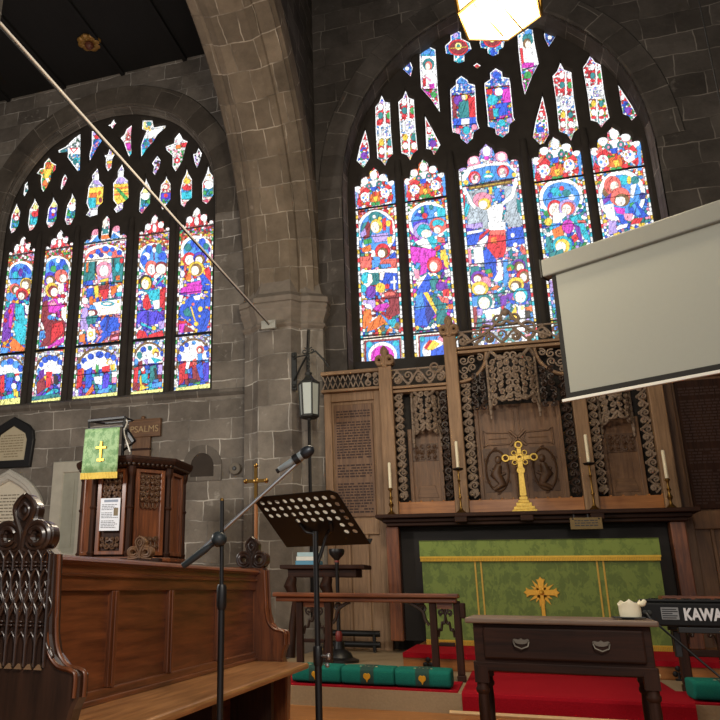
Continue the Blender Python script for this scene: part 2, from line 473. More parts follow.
def loft(mb, rings):
    acc = 0
    for (pa, za), (pb, zb) in zip(rings, rings[1:]):
        u = 0
        for i in range(len(pa) - 1):
            L = math.hypot(pa[i + 1][0] - pa[i][0], pa[i + 1][1] - pa[i][1])
            dz = abs(zb - za) + .0001
            mb.quad((*pa[i], za), (*pb[i], zb), (*pb[i + 1], zb), (*pa[i + 1], za), [(u, za), (u, zb), (u + L, zb), (u + L, za)])
            u += L
    n = len(mb.v); top = rings[-1]
    mb.v += [(*p, top[1]) for p in top[0]]; mb.face(range(n, n + len(top[0])), [(p[0], p[1]) for p in top[0]])
mb = MB(); loft(mb, [(respond(0, 0, 0), 0), (respond(0, 0, 0), 4.4)]); obj('shaft', mb, M['stone_pier'], pil)
rs = [(.0, 4.36), (.035, 4.39), (.045, 4.41), (.035, 4.43), (.012, 4.44), (.012, 4.47), (.03, 4.52), (.07, 4.6), (.075, 4.63), (.06, 4.635), (.085, 4.68), (.09, 4.7), (.08, 4.72), (.10, 4.725), (.10, 4.80), (.07, 4.83), (.03, 4.86), (-.01, 4.9), (-.06, 5.1)]
mb = MB(); loft(mb, [(respond(g, 0, 0), z) for g, z in rs])
obj('capital', mb, plain('worn capital stone', (134, 124, 112), .9, noise=.3, nscale=9, bump=.4, spec=.2), pil)
# ---- the rest of the shell
mb = MB(); mb.quad((3.4, -1, 0), (3.4, YE, 0), (3.4, YE, 12), (3.4, -1, 12), [(0, 0), (11, 0), (11, 12), (0, 12)]); struct('wall_south', mb, M['stone_dark'])
mb = MB(); mb.quad((-9.2, -1, 0), (-9.2, YE, 0), (-9.2, YE, 9.9), (-9.2, -1, 9.9), [(0, 0), (11, 0), (11, 9.9), (0, 9.9)]); struct('wall_aisle_north', mb, M['stone'])
mb = MB(); mb.box(-9.3, -3.3, -1, YE, 9.62, 9.8)
for y in (1.2, 4.0, 6.8): mb.box(-9.2, -3.42, y, y + .28, 9.42, 9.62)
for x in (-8.2, -7, -5.8, -4.6): mb.box(x, x + .07, -1, YE, 9.56, 9.62)
struct('ceiling', mb, M['ceil'])
mb = MB(); mb.box(-2.4, 3.5, -1, YE + .2, 12, 12.2)
for y in (1, 3.5, 6, 8.5): mb.box(-2.3, 3.4, y, y + .3, 11.6, 12)
struct('ceiling_chancel', mb, M['ceil'])

# gilded boss on the dark aisle ceiling
b = thing('ceiling_boss', 'small gilded carved boss on the black aisle ceiling', 'ceiling boss', (-5.92, 9.0, 9.62))
mb = MB()
for k in range(8):
    a = 2 * PI * k / 8
    mb.ball((-5.92 + .13 * math.cos(a), 9.0 + .13 * math.sin(a), 9.59), .085, 8, (1, 1, .5))
obj('leaves', mb, plain('worn dull gilding', (150, 112, 52), .45, .3, .4, 20), b)
mb = MB(); mb.ball((-5.92, 9.0, 9.54), .08, 10); obj('centre', mb, plain('dark red boss', (96, 52, 34), .5), b)

# small round headed niche in the aisle wall
mb = MB()
inner = [(-3.88, 2.36), (-3.88, 2.5)] + [( -4.06 + .18 * math.cos(a), 2.5 + .2 * math.sin(a)) for a in [PI * i / 12 for i in range(13)]] + [(-4.24, 2.36)]
outer = [(-3.76, 2.30), (-3.76, 2.5)] + [( -4.06 + .3 * math.cos(a), 2.5 + .32 * math.sin(a)) for a in [PI * i / 12 for i in range(13)]] + [(-4.36, 2.30)]
mb.plate(outer, [inner], -.02, .05, P_xz(YE))
struct('trim_7', mb, M['reveal'])
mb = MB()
for i in range(12):      # shade of the hollow, painted as a flat dark sheet on the wall face
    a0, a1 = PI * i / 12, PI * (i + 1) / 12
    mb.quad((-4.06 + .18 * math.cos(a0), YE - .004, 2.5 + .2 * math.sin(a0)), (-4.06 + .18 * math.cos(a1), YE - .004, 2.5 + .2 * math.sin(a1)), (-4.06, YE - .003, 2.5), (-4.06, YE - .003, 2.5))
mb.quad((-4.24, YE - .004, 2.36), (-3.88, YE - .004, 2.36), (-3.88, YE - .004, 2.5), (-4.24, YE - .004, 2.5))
struct('trim_8', mb, plain('dark niche shade', (62, 54, 47), .95, noise=.3, nscale=6))
# ------------------------------------------------------------------ stained glass
PAL = dict(W=(255, 255, 255), w=(255, 243, 226), R=(222, 28, 44), r=(140, 20, 38), O=(240, 116, 34), Y=(250, 208, 62), G=(46, 158, 72), g=(16, 84, 56),
           B=(20, 84, 214), b=(70, 150, 232), N=(34, 40, 140), C=(20, 186, 206), T=(14, 128, 132), P=(112, 34, 170), M=(214, 44, 190), V=(186, 160, 232),
           K=(246, 150, 178), S=(236, 104, 92), n=(128, 92, 44), k=(24, 20, 24), A=(176, 188, 198), U=(70, 52, 206), y=(238, 236, 140))
PAL = {k: np.array(lin(v)[:3]) * .93 + .05 for k, v in PAL.items()}
SS = 4
rng = np.random.default_rng(3)
class Canvas:
    """a glazier's cartoon: coloured pieces with dark lead between them"""
    def __init__(s, x0, y0, x1, y1):
        s.x0, s.y0 = x0, y0
        s.w, s.h = int((x1 - x0) * SS) + 1, int((y1 - y0) * SS) + 1
        s.c = np.zeros((s.h, s.w, 3)); s.lead = np.zeros((s.h, s.w))
        yy, xx = np.mgrid[0:s.h, 0:s.w]
        s.X, s.Y = xx / SS + x0, yy / SS + y0
        s.fx, s.fy, s.k = 0, 0, 1
        s.A = None
    def frame(s, fx, fy, k): s.fx, s.fy, s.k, s.A = fx, fy, k, None
    def pt(s, x, y):
        if s.A is not None: return s.A(x, y)
        return s.fx + x / s.k, s.fy + y / s.k
    def paint(s, mask, col, edge=True):
        if not mask.any(): return
        s.c[mask] = PAL[col] * (1 + rng.uniform(-.1, .1))
        s.lead[mask] = 0
        if edge:
            e = mask.copy()
            e[1:] &= mask[:-1]; e[:-1] &= mask[1:]; e[:, 1:] &= mask[:, :-1]; e[:, :-1] &= mask[:, 1:]
            s.lead[mask & ~e] = 1
    def ell(s, x, y, rx, ry, col, edge=True):
        cx, cy = s.pt(x, y); ax, ay = s.pt(x + rx, y); bx, by = s.pt(x, y + ry)
        rx = math.hypot(ax - cx, ay - cy); ry = math.hypot(bx - cx, by - cy)
        R = lambda x, y, a, b: ((s.X - x) / a) ** 2 + ((s.Y - y) / b) ** 2 < 1
        if col == 'w' and min(rx, ry) > 2.6:      # a head: hair, then the face with brow, nose and mouth lines
            s.paint(R(cx, cy, rx, ry), 'nYwrnS'[int(cx * 7 + cy * 3) % 6], edge)
            fx = cx + (.22 if int(cx) % 2 else -.22) * rx; fy = cy + .16 * ry
            s.paint(R(fx, fy, rx * .7, ry * .78), 'w', True)
            for a, b, c, d in ((-.3, -.12, .2, .07), (.3, -.12, .2, .07), (.02, .16, .06, .2), (0, .46, .22, .06)):
                s.lead[R(fx + a * rx, fy + b * ry, c * rx, max(d * ry, .16))] = .38
            return
        s.paint(R(cx, cy, rx, ry), col, edge)
    def poly(s, pts, col, edge=True):
        P = [s.pt(*p) for p in pts]
        m = np.zeros((s.h, s.w), bool)
        for (xa, ya), (xb, yb) in zip(P, P[1:] + P[:1]):
            if ya == yb: continue
            c = ((s.Y >= min(ya, yb)) & (s.Y < max(ya, yb)))
            m ^= c & (s.X < xa + (s.Y - ya) * (xb - xa) / (yb - ya))
        s.paint(m, col, edge)
    def mosaic(s, pal, cell, mask=None, seed=0):
        r = np.random.default_rng(seed)
        gx, gy = (s.X - s.x0) / cell, (s.Y - s.y0) / cell
        nx, ny = int(gx.max()) + 3, int(gy.max()) + 3
        jx, jy, cc = r.uniform(.1, .9, (ny + 2, nx + 2)), r.uniform(.1, .9, (ny + 2, nx + 2)), r.integers(0, len(pal), (ny + 2, nx + 2))
        sh = r.uniform(.72, 1.12, (ny + 2, nx + 2))
        ix, iy = gx.astype(int) + 1, gy.astype(int) + 1
        d1 = np.full(gx.shape, 9.); d2 = d1.copy(); idx = np.zeros(gx.shape, int); f = d1 * 0
        for dy in (-1, 0, 1):
            for dx in (-1, 0, 1):
                a, b = np.clip(iy + dy, 0, ny + 1), np.clip(ix + dx, 0, nx + 1)
                d = np.hypot(gx + 1 - (b + jx[a, b]), gy + 1 - (a + jy[a, b]))
                n = d < d1
                d2 = np.where(n, d1, np.minimum(d2, d)); idx = np.where(n, cc[a, b], idx); f = np.where(n, sh[a, b], f); d1 = np.where(n, d, d1)
        col = np.array([PAL[c] for c in pal])[idx] * f[..., None]
        mask = np.ones(gx.shape, bool) if mask is None else mask
        s.c[mask] = col[mask]; s.lead[mask] = ((d2 - d1) < .12)[mask]
    def draw(s, txt):
        for t in txt.replace('\n', ';').split(';'):
            q = t.split()
            if not q: continue
            if q[0] == 'e': s.ell(*map(float, q[1:5]), q[5])
            elif q[0] == 'p':
                v = list(map(float, q[2:])); s.poly(list(zip(v[::2], v[1::2])), q[1])
            elif q[0] == 'm':
                v = list(map(float, q[3:])); P = [s.pt(*p) for p in zip(v[::2], v[1::2])]; k = np.zeros((s.h, s.w), bool)
                for (xa, ya), (xb, yb) in zip(P, P[1:] + P[:1]):
                    if ya != yb: k ^= (s.Y >= min(ya, yb)) & (s.Y < max(ya, yb)) & (s.X < xa + (s.Y - ya) * (xb - xa) / (yb - ya))
                s.mosaic(q[1], float(q[2]), k, int(v[0] * 3 + v[1]))
            elif q[0] == 'F': s.frame(*map(float, q[1:4]))
            elif q[0] == 'bar':
                v = list(map(float, q[1:5])); (xa, ya), (xb, yb) = s.pt(*v[:2]), s.pt(*v[2:])
                yl = ya + (s.X - xa) * (yb - ya) / (xb - xa)
                s.lead[np.abs(s.Y - yl) < (float(q[5]) if len(q) > 5 else .55)] = 1
    def border(s, xl, xr, ya, yb, wd=2.6, cols='WWYWRWCW'):     # xl, xr: functions of y giving the light's edges
        L, R = xl(s.Y), xr(s.Y)
        on = (s.Y > ya(s.X)) & (s.Y < yb(s.X))
        k = (s.Y / 4.3).astype(int) % len(cols)
        arr = np.array([PAL[c] for c in cols])
        for m in ((s.X < L + wd) & (s.X > L - 2) & on, (s.X > R - wd) & (s.X < R + 2) & on):
            s.c[m] = arr[k][m]; s.lead[m] = (np.abs((s.Y / 4.3) % 1) < .16)[m] * .9
        s.lead[(np.abs(s.X - L - wd) < .3) & on] = 1; s.lead[(np.abs(s.X - R + wd) < .3) & on] = 1
    def final(s):
        n = rng.uniform(0, 1, (s.h // 3 + 2, s.w // 3 + 2))
        n = np.kron(n, np.ones((3, 3)))[:s.h, :s.w]
        n = (n + np.roll(n, 1, 0) + np.roll(n, 1, 1)) / 3
        c = s.c * (.72 + .5 * n)[..., None]
        # drapery folds: long wavering strokes painted on the glass
        ph = s.X * 1.9 + s.Y * .75 + 1.6 * np.sin(s.Y * .37 + s.X * .11) + 1.1 * np.sin(s.X * .53 - s.Y * .21)
        st = np.sin(ph) + .6 * np.sin(ph * .47 + 1.3)
        c = c * (1 + .16 * np.clip(st, -1, 1))[..., None]
        c = np.where(((st > 1.05) & (c.mean(-1) < .75))[..., None], c * .4, c)
        # fine painted brush lines
        q = np.random.default_rng(9).uniform(0, 1, (s.h // 6 + 2, s.w // 4 + 2)); q = np.kron(q, np.ones((6, 4)))[:s.h, :s.w]
        c = np.where(((q > .9) & (c.mean(-1) > .1))[..., None], c * .45, c)
        return c * (1 - .93 * s.lead[..., None]) + .004

def glassmat():
    m, nt, b, N, L = newmat('stained glass lit by the sky outside')
    b.inputs['Base Color'].default_value = (.01, .01, .01, 1); b.inputs['Roughness'].default_value = .25
    a = N('ShaderNodeVertexColor'); a.layer_name = 'glass'
    L(a.outputs['Color'], b.inputs['Emission Color']); b.inputs['Emission Strength'].default_value = 1.38
    m.cycles.emission_sampling = 'NONE'
    return m
GLASS = glassmat()
_R, _U, _Fw, _E = (np.array(v) for v in (RT, UP, FW, EYE))
def pane(name, parent, x0, x1, z0, z1, Y, cv, res=1 / 45.):
    """a leaded panel: fine sheet whose colour attribute is taken from the cartoon"""
    img = cv.final()
    dpx = 2.3 * 745.7 / 11.5
    nx, nz = max(4, int((x1 - x0) * dpx)), max(4, int((z1 - z0) * dpx))
    gx, gz = np.meshgrid(np.linspace(x0, x1, nx), np.linspace(z0, z1, nz))
    P = np.stack([gx, np.full_like(gx, Y), gz], -1)
    d = P - _E
    f = d @ _Fw
    px, py = CX + F_PX * (d @ _R) / f, CY - F_PX * (d @ _U) / f
    u = np.clip((px - cv.x0) * SS, 0, cv.w - 1.001); v = np.clip((py - cv.y0) * SS, 0, cv.h - 1.001)
    iu, iv = u.astype(int), v.astype(int); fu, fv = (u - iu)[..., None], (v - iv)[..., None]
    iu1, iv1 = np.minimum(iu + 1, cv.w - 1), np.minimum(iv + 1, cv.h - 1)
    col = (img[iv, iu] * (1 - fu) + img[iv, iu1] * fu) * (1 - fv) + (img[iv1, iu] * (1 - fu) + img[iv1, iu1] * fu) * fv
    me = bpy.data.meshes.new(name)
    me.vertices.add(nx * nz); me.vertices.foreach_set('co', P.reshape(-1))
    i = np.arange(nx * nz).reshape(nz, nx)
    q = np.stack([i[:-1, :-1], i[:-1, 1:], i[1:, 1:], i[1:, :-1]], -1).reshape(-1, 4)
    me.loops.add(q.size); me.loops.foreach_set('vertex_index', q.reshape(-1).astype(np.int32))
    me.polygons.add(len(q)); me.polygons.foreach_set('loop_start', np.arange(0, q.size, 4, dtype=np.int32))
    at_ = me.color_attributes.new('glass', 'FLOAT_COLOR', 'POINT')
    at_.data.foreach_set('color', np.concatenate([col, np.ones(col.shape[:2] + (1,))], -1).reshape(-1))
    me.update(); me.validate()
    me.materials.append(GLASS)
    o = bpy.data.objects.new(name, me); COL.objects.link(o); o.parent = parent
    return o
def crown(x0, x1, zs, h, n=46, lob=((-.42, .0, .1), (-.22, .16, .115), (.0, .28, .12), (.22, .16, .115), (.42, .0, .1)), tip=.06):
    """cusped head of a light: outline through five small foils"""
    w = x1 - x0; cx = (x0 + x1) / 2; o = []
    for i in range(n + 1):
        x = -w / 2 + w * i / n; z = 0
        for a, b, r in lob:
            dx = x - a * w
            if abs(dx) < r * w: z = max(z, b * h / .28 + math.sqrt((r * w) ** 2 - dx * dx))
        if abs(x) < .05 * w: z += tip * w * (1 - abs(x) / (.05 * w))
        o.append((cx + x, zs + max(z, .02 * w)))
    return o
def unproject(pts, k, ox, oy, Y):
    o = []
    for x, y in pts:
        p = at(ox + x / k, oy + y / k, Y); o.append((p.x, p.z))
    return o
def edges(x0, x1, Y):     # pixel x of the light's sides as functions of pixel y
    def pr(x, z):
        d = np.array([x, Y, z]) - _E; f = d @ _Fw
        return CX + F_PX * (d @ _R) / f, CY - F_PX * (d @ _U) / f
    def mk(x):
        (xa, ya), (xb, yb) = pr(x, 7), pr(x, 4)
        return lambda y: xa + (y - ya) * (xb - xa) / (yb - ya)
    return mk(x0), mk(x1), pr

# ================================================= the great east window
win_e = bpy.data.objects.new('window_1', None); COL.objects.link(win_e); win_e['kind'] = 'structure'
EL = [(-1.79, -1.165), (-1.03, -.415), (-.22, .63), (.81, 1.47), (1.59, 2.24)]
ZS_E, ZB_E = 6.8, 3.72
CANOPY = """p V 35 190 62 182 66 330 46 333; p b 300 145 325 135 332 300 308 302; p C 42 200 50 198 56 330 48 331
e 62 190 24 24 W; e 108 130 27 27 W; e 172 88 27 34 W; e 238 105 28 27 W; e 295 140 24 24 W
p W 140 130 205 115 185 175 165 178; e 140 165 22 20 T; e 210 150 22 20 T; e 140 165 9 9 K; e 210 150 9 9 K; p B 145 175 195 165 190 200 160 205
p R 70 210 120 170 150 200 110 235; p R 235 185 280 150 310 190 270 190; p S 66 190 100 165 110 180 80 205
p O 150 225 210 205 225 270 180 290 140 275; p Y 165 245 200 235 205 270 180 280; p R 175 205 195 200 190 235 178 238
e 110 245 32 36 W; e 255 215 32 36 W; e 98 250 9 11 b; e 118 264 9 8 V; e 112 228 8 8 K; e 264 206 9 11 b; e 244 226 9 8 V; e 256 192 8 8 K; e 128 246 6 9 Y; e 240 206 6 9 Y
p R 60 250 90 275 75 300 50 300; p R 270 250 310 220 315 250 290 265; e 170 294 17 15 G; e 202 290 17 15 G
p R 120 275 150 280 140 310 105 305; p R 215 265 250 255 255 290 225 295; e 75 300 14 14 R; e 300 255 13 13 R; p W 85 310 110 300 115 320 90 325; p W 250 290 300 275 300 290 255 300"""
E_ART = [
 # 1: figures before a throne, orange robed figure below
 """F 350 165 7.2; e 190 480 142 158 W; e 190 480 120 136 b; e 120 470 40 60 T; e 185 375 52 42 T; e 175 372 14 14 W; e 215 385 14 14 Y; p R 230 390 260 375 260 470 235 475; p R 285 390 305 400 310 500 285 500; e 275 420 18 24 Y
 p r 90 480 130 400 150 430 140 520 100 540; p V 75 490 110 450 120 500 80 530; e 190 440 44 52 w; p V 150 505 275 485 280 545 180 560; p G 95 540 155 525 160 560 100 575; p Y 265 520 300 510 305 560 270 570; p O 80 600 150 570 155 620 90 630; p b 50 545 90 540 90 600 55 590; p W 160 610 190 620 180 670 150 660
 e 235 620 56 56 R; e 235 632 38 38 w; p B 285 650 325 620 335 670 290 680; p S 70 660 150 655 165 720 75 720; p b 165 660 215 660 215 720 165 720; p S 215 680 330 670 350 720 215 720; bar 50 340 330 300; bar 60 525 350 500 .4
 F 350 260 7.2; p S 70 0 150 0 155 55 75 62; p b 155 0 225 0 200 50 160 60; p S 225 0 345 0 350 70 270 60; p b 215 30 290 25 300 50 230 60; p W 70 75 360 55 355 95 75 95
 p T 90 95 210 90 215 180 120 180; e 120 130 40 45 C; p w 130 100 155 100 165 150 150 175 125 160; p B 215 85 345 95 350 215 260 210 210 150; p w 215 90 255 80 235 150 210 140; p W 310 115 325 115 328 215 312 215; p W 290 150 335 145 335 165 290 170
 p W 90 170 150 165 140 195 95 190; e 95 205 25 30 C; e 150 230 36 46 P; e 220 200 36 36 Y; e 268 190 18 20 R; p r 235 235 300 215 350 240 370 380 310 410 250 400 280 300; p S 240 240 300 225 340 250 250 265; p V 90 290 180 280 190 350 110 350; p W 100 310 150 320 165 360 110 340
 p M 165 350 205 320 270 305 285 330 250 365 200 375; p O 95 370 150 350 160 420 110 500 90 490; p O 130 460 225 390 265 450 180 500 120 520; p b 215 385 235 395 300 450 280 470; p C 275 430 330 420 340 470 300 490; e 235 495 20 20 n; p O 280 490 310 495 300 520 260 515; e 340 475 20 25 n; bar 60 290 360 270 .4; bar 70 548 385 525 .8
 p w 78 555 385 535 395 760 80 760; p r 100 580 365 560 375 760 105 760; p b 115 595 355 575 365 760 118 760; e 140 610 24 24 C; e 330 600 24 22 C; e 235 690 105 100 W; e 235 700 85 85 M; p N 180 700 300 690 300 780 180 780""",
 # 2: blue robed kneeling figure
 """F 400 160 7.2; e 205 440 150 140 W; e 205 440 126 118 b; p B 100 400 180 320 210 400 150 410; p G 150 340 170 330 175 380 150 390; e 178 402 21 21 R; e 262 390 16 18 W; p C 260 330 330 350 330 410 270 410; e 225 340 18 20 T; e 140 372 12 12 W
 p U 90 450 200 420 210 480 100 520; e 165 510 72 62 V; e 170 508 50 48 C; e 190 532 38 32 w; e 275 470 64 56 S; e 275 458 44 30 C; e 275 500 38 32 w; p W 105 590 170 560 230 600 225 645 140 620; p C 190 560 240 540 270 590 235 640; p S 265 550 320 560 330 600 270 590
 p M 70 620 230 640 220 720 75 720; p R 245 630 290 610 290 640 260 660; p Y 290 650 330 640 340 720 290 720; p W 330 600 370 590 370 650 320 640; p M 215 650 260 650 255 720 210 720; p C 310 520 350 500 350 560 320 550; bar 45 318 340 268; bar 55 445 350 400 .45; bar 60 625 360 590 .4
 F 400 255 7.2; p M 70 0 210 0 200 60 120 80 80 40; p M 150 70 200 60 190 130 140 150; p b 110 50 150 60 120 110; p K 100 100 140 110 140 170 105 170; e 248 70 56 60 R; e 250 76 42 46 w; p Y 305 0 345 0 350 100 320 80; p w 110 190 180 140 240 130 200 180 150 270
 p B 130 240 200 130 250 190 200 280 260 420 200 510 110 510 100 380; p b 110 300 160 260 180 380 110 400; p N 190 330 250 420 200 500 180 420; p T 210 180 260 150 290 240 230 260; p T 215 280 300 330 340 380 280 400; p Y 165 270 200 265 285 430 265 440; e 300 225 46 35 P; p R 305 250 355 240 355 300 310 300
 p S 270 290 350 310 350 350 300 340; p O 340 350 385 350 380 390 350 390; p T 260 400 330 390 330 500 260 500; bar 80 195 380 160 .4; bar 90 380 390 350 .4; bar 95 550 410 520 .8
 p w 105 560 410 535 415 760 110 760; p r 130 580 395 558 400 760 135 760; p b 142 592 388 572 395 760 146 760; e 160 605 20 20 C; e 300 610 30 30 K; e 250 690 90 80 W; p R 170 670 210 610 250 620 205 690; p Y 190 680 240 610 290 640 230 690; p B 220 690 320 640 320 760 220 760""",
 # 3: the central figure with arms raised, mourners below
 """F 455 140 7.2; e 228 80 42 54 V; e 228 82 28 38 W; e 130 150 46 44 K; e 135 148 30 28 W; e 335 115 46 44 K; e 335 122 30 28 W; e 228 130 20 16 M; p W 50 260 90 195 200 168 380 165 440 215 450 262 60 320; p b 70 300 120 215 250 182 380 182 430 230 440 270 70 325
 e 140 270 44 47 R; e 145 276 33 36 K; e 150 268 20 22 w; p W 120 290 165 285 160 310 125 315; e 345 225 44 47 R; e 343 231 33 36 K; e 340 224 20 22 w; p W 320 250 372 240 365 268 325 272; e 238 235 18 18 Y; p C 195 262 215 240 265 235 285 258 260 275 215 280; p W 205 268 225 252 250 250 275 262 250 270; e 80 305 18 18 Y; e 425 250 16 18 Y; bar 30 342 470 270 .8
 p A 80 370 230 350 240 640 90 640; p A 350 330 440 330 480 620 380 630; p n 95 335 410 285 412 315 98 362; p Y 110 342 400 295 400 302 110 350; p Y 240 340 268 335 268 390 245 392; p b 280 350 322 340 330 440 285 440; p C 75 450 110 470 90 540 60 520; p T 440 420 470 430 480 530 450 520; p R 445 290 465 320 490 440 470 430; p R 55 380 75 400 70 500 50 440
 p W 40 345 75 335 130 450 160 480 140 500 110 470 70 380; p W 430 270 470 280 440 350 420 420 350 470 330 455 400 390; p W 225 480 345 452 350 500 335 600 245 605; e 198 432 70 56 K; e 213 460 46 42 w; p A 360 520 440 480 470 600 400 620 350 580; p A 100 520 160 490 190 640 90 620; p V 80 610 200 590 200 630 80 650
 p W 235 590 365 590 365 650 240 650; p U 80 630 140 640 130 660 80 660; p W 85 660 200 640 200 670 90 682; p B 90 682 240 650 240 720 95 720; p B 370 640 490 620 500 720 370 720; e 415 685 16 16 W; p S 250 650 365 645 365 720 235 720; p R 160 700 240 640 255 650 180 720
 F 455 235 7.2; p B 65 0 180 0 160 70 80 75; p W 155 60 230 0 245 20 200 90; p R 240 0 365 0 370 100 350 160 260 170 230 90; p O 255 20 300 10 300 60 260 60; p B 370 0 500 0 510 60 380 90; e 433 70 16 16 W; e 415 5 14 14 W; p S 480 60 530 130 500 150 465 110; p T 395 100 410 100 420 170 395 175
 p W 130 90 200 80 215 200 140 205; p K 85 100 115 95 120 215 90 215; p B 200 110 240 100 300 180 300 330 220 300; p b 345 180 380 170 390 330 350 380; p W 300 180 330 180 345 320 300 340 275 330 310 260; bar 80 82 520 15 .45; bar 85 215 535 175 .5
 e 500 200 60 60 T; e 460 225 50 54 P; e 462 229 38 40 w; e 400 235 30 24 G; p O 370 245 400 225 410 255 380 262; e 495 295 54 52 R; e 500 299 37 40 w; e 500 405 54 62 N; e 440 355 57 52 Y; e 440 366 42 38 w; e 472 435 52 56 C; e 470 446 38 42 w
 p T 110 230 170 220 190 290 110 300; e 170 310 57 52 P; e 170 312 40 34 w; e 220 340 40 42 K; e 180 385 62 52 Y; e 178 393 42 36 w; p G 215 250 260 240 270 280 220 280; p O 235 280 270 270 275 300 240 310; p P 320 440 380 430 370 510 330 520; p P 370 420 420 415 410 460 380 470; p O 250 390 300 360 330 370 280 400; p W 300 400 340 370 340 390 310 410
 p b 120 450 165 440 170 510 125 515; e 215 480 57 56 T; e 210 490 42 45 w; p W 205 540 300 530 330 515 320 600 230 612; e 275 580 14 14 y; p r 125 520 155 515 165 640 135 650; p V 155 535 200 530 200 580 160 580; p R 330 520 355 500 350 570; p b 365 500 400 480 400 560 365 600; p Y 385 600 440 500 450 600; p W 450 510 500 500 510 640 460 650; e 485 525 14 16 y; p O 500 520 575 510 580 550 520 550
 p k 500 545 540 540 540 600 510 600; p b 540 560 600 550 600 650 550 660; p T 160 600 200 600 190 690 150 700; p V 220 620 290 620 290 690 210 700; p R 130 640 150 640 150 720 130 720; p S 200 640 220 640 210 720 190 720; p W 420 620 510 610 510 690 430 700; bar 100 440 570 392 .45; bar 120 640 590 590 .8""",
 # 4
 """F 530 140 6; e 187 345 132 116 W; e 188 348 112 96 b; e 150 310 30 26 C; e 190 290 15 15 R; e 220 318 26 22 T; e 120 330 16 18 B; e 250 345 20 20 W; e 180 330 10 10 G; e 100 440 18 18 G; e 110 490 24 24 Y; e 300 395 14 14 G; e 150 412 47 54 R; e 150 418 36 42 w; e 225 405 54 50 V; e 228 410 42 40 w
 p W 140 430 230 440 170 500 135 500; p C 235 470 300 440 365 600 330 600 280 510; p S 280 480 330 480 340 500 290 500; p O 130 540 190 510 205 570 150 600; e 228 520 36 42 M; p P 260 500 300 520 320 620 290 600; p R 245 580 275 560 295 590 265 620; e 195 630 60 56 C; e 195 636 44 44 w; p T 90 580 120 580 130 660 100 660; p W 70 540 120 590 90 570
 bar 40 250 330 205; bar 50 365 340 325 .45; bar 75 520 360 490 .4
 F 530 220 6; p T 110 200 200 170 220 320 130 330; p O 220 210 300 190 330 330 240 330; p R 130 350 220 330 240 480 150 500; p B 250 350 330 330 350 520 260 520; p Y 170 520 260 500 270 620 180 640; p P 280 540 350 530 360 700 290 700""",
 # 5
 """F 585 125 6; e 220 420 142 152 W; e 220 425 118 128 b; e 235 330 30 30 C; e 265 330 14 26 Y; e 300 330 26 26 T; e 130 400 26 34 n; e 165 362 52 57 S; e 168 362 38 40 w; e 210 430 62 57 S; e 222 450 45 40 w; p P 105 450 160 405 150 450 110 480; p W 110 480 170 470 190 580 130 560; p V 140 570 190 580 185 650 140 660; p M 170 490 240 500 240 540 190 530
 p B 260 490 310 460 380 550 330 560 270 530; p b 280 480 300 470 340 540 310 545; p B 190 540 240 540 260 600 220 600; p K 230 530 290 530 280 580 240 570; p R 290 560 350 555 330 590 270 600; p W 275 360 310 350 290 440 270 430; e 345 425 20 22 N; p G 265 470 300 460 270 500; p W 200 600 260 590 250 615 210 625; bar 50 290 345 240; bar 100 440 390 410 .4
 F 585 205 6; p R 140 200 220 180 250 330 160 340; p B 250 200 340 170 370 330 260 330; p O 150 360 230 350 250 500 170 500; p T 270 350 370 340 380 520 280 520"""]
MOS_E = ['RWbTWKrYB', 'BbCWMTPYW', 'bBWTCVAKW', 'bTCWGVBW', 'VbWBKTYW']
def head_map(x0, x1, zs, pr):      # carries the canopy cartoon (drawn for the first light) onto another light
    ls, rs = pr(x0, zs), pr(x1, zs); w = rs[0] - ls[0]
    def A(x, y):
        v = (y - 195 + 45 * (x - 35) / 290) / 140; u = (x - 35 - 10 * v) / 290
        return ls[0] + u * w + v * w * .034, ls[1] + u * (rs[1] - ls[1]) + v * w * .475
    return A
def px_box(x0, x1, z0, z1, pr):
    P = [pr(x, z) for x in (x0, x1) for z in (z0, z1)]
    return min(p[0] for p in P) - 1, min(p[1] for p in P) - 1, max(p[0] for p in P) + 1, max(p[1] for p in P) + 1
holes = []
for i, (x0, x1) in enumerate(EL):
    xl, xr, pr = edges(x0, x1, YG_E)
    big = i == 2
    head = crown(x0, x1, ZS_E, .23 if not big else .27, lob=((-.42, .0, .1), (-.22, .16, .115), (.0, .28, .12), (.22, .16, .115), (.42, .0, .1)))
    holes.append([(x1, ZB_E), (x0, ZB_E)] + head)
    cv = Canvas(*px_box(x0 - .02, x1 + .02, ZB_E, ZS_E + .48, pr))
    cv.mosaic(MOS_E[i], 3.4, seed=i)
    zt = pr((x0 + x1) / 2, 6.45)[1]
    if not big:
        cv.mosaic('RWYOGRWbK', 2.6, cv.Y < zt + 14, seed=20 + i)
    else:
        cv.mosaic('KWVbKW', 3, cv.Y < pr(.2, 6.75)[1], seed=29)
    cv.draw(E_ART[i])
    if not big:
        cv.A = head_map(x0, x1, ZS_E, pr); cv.draw(CANOPY)
    cv.border(xl, xr, lambda X: zt if not big else pr(.2, 6.75)[1], lambda X: 999, 2.5)
    cv.lead[cv.X < xl(cv.Y) + .5] = 1; cv.lead[cv.X > xr(cv.Y) - .5] = 1
    o = pane('glass_light', win_e, x0 - .02, x1 + .02, ZB_E, ZS_E + .46, YG_E, cv)
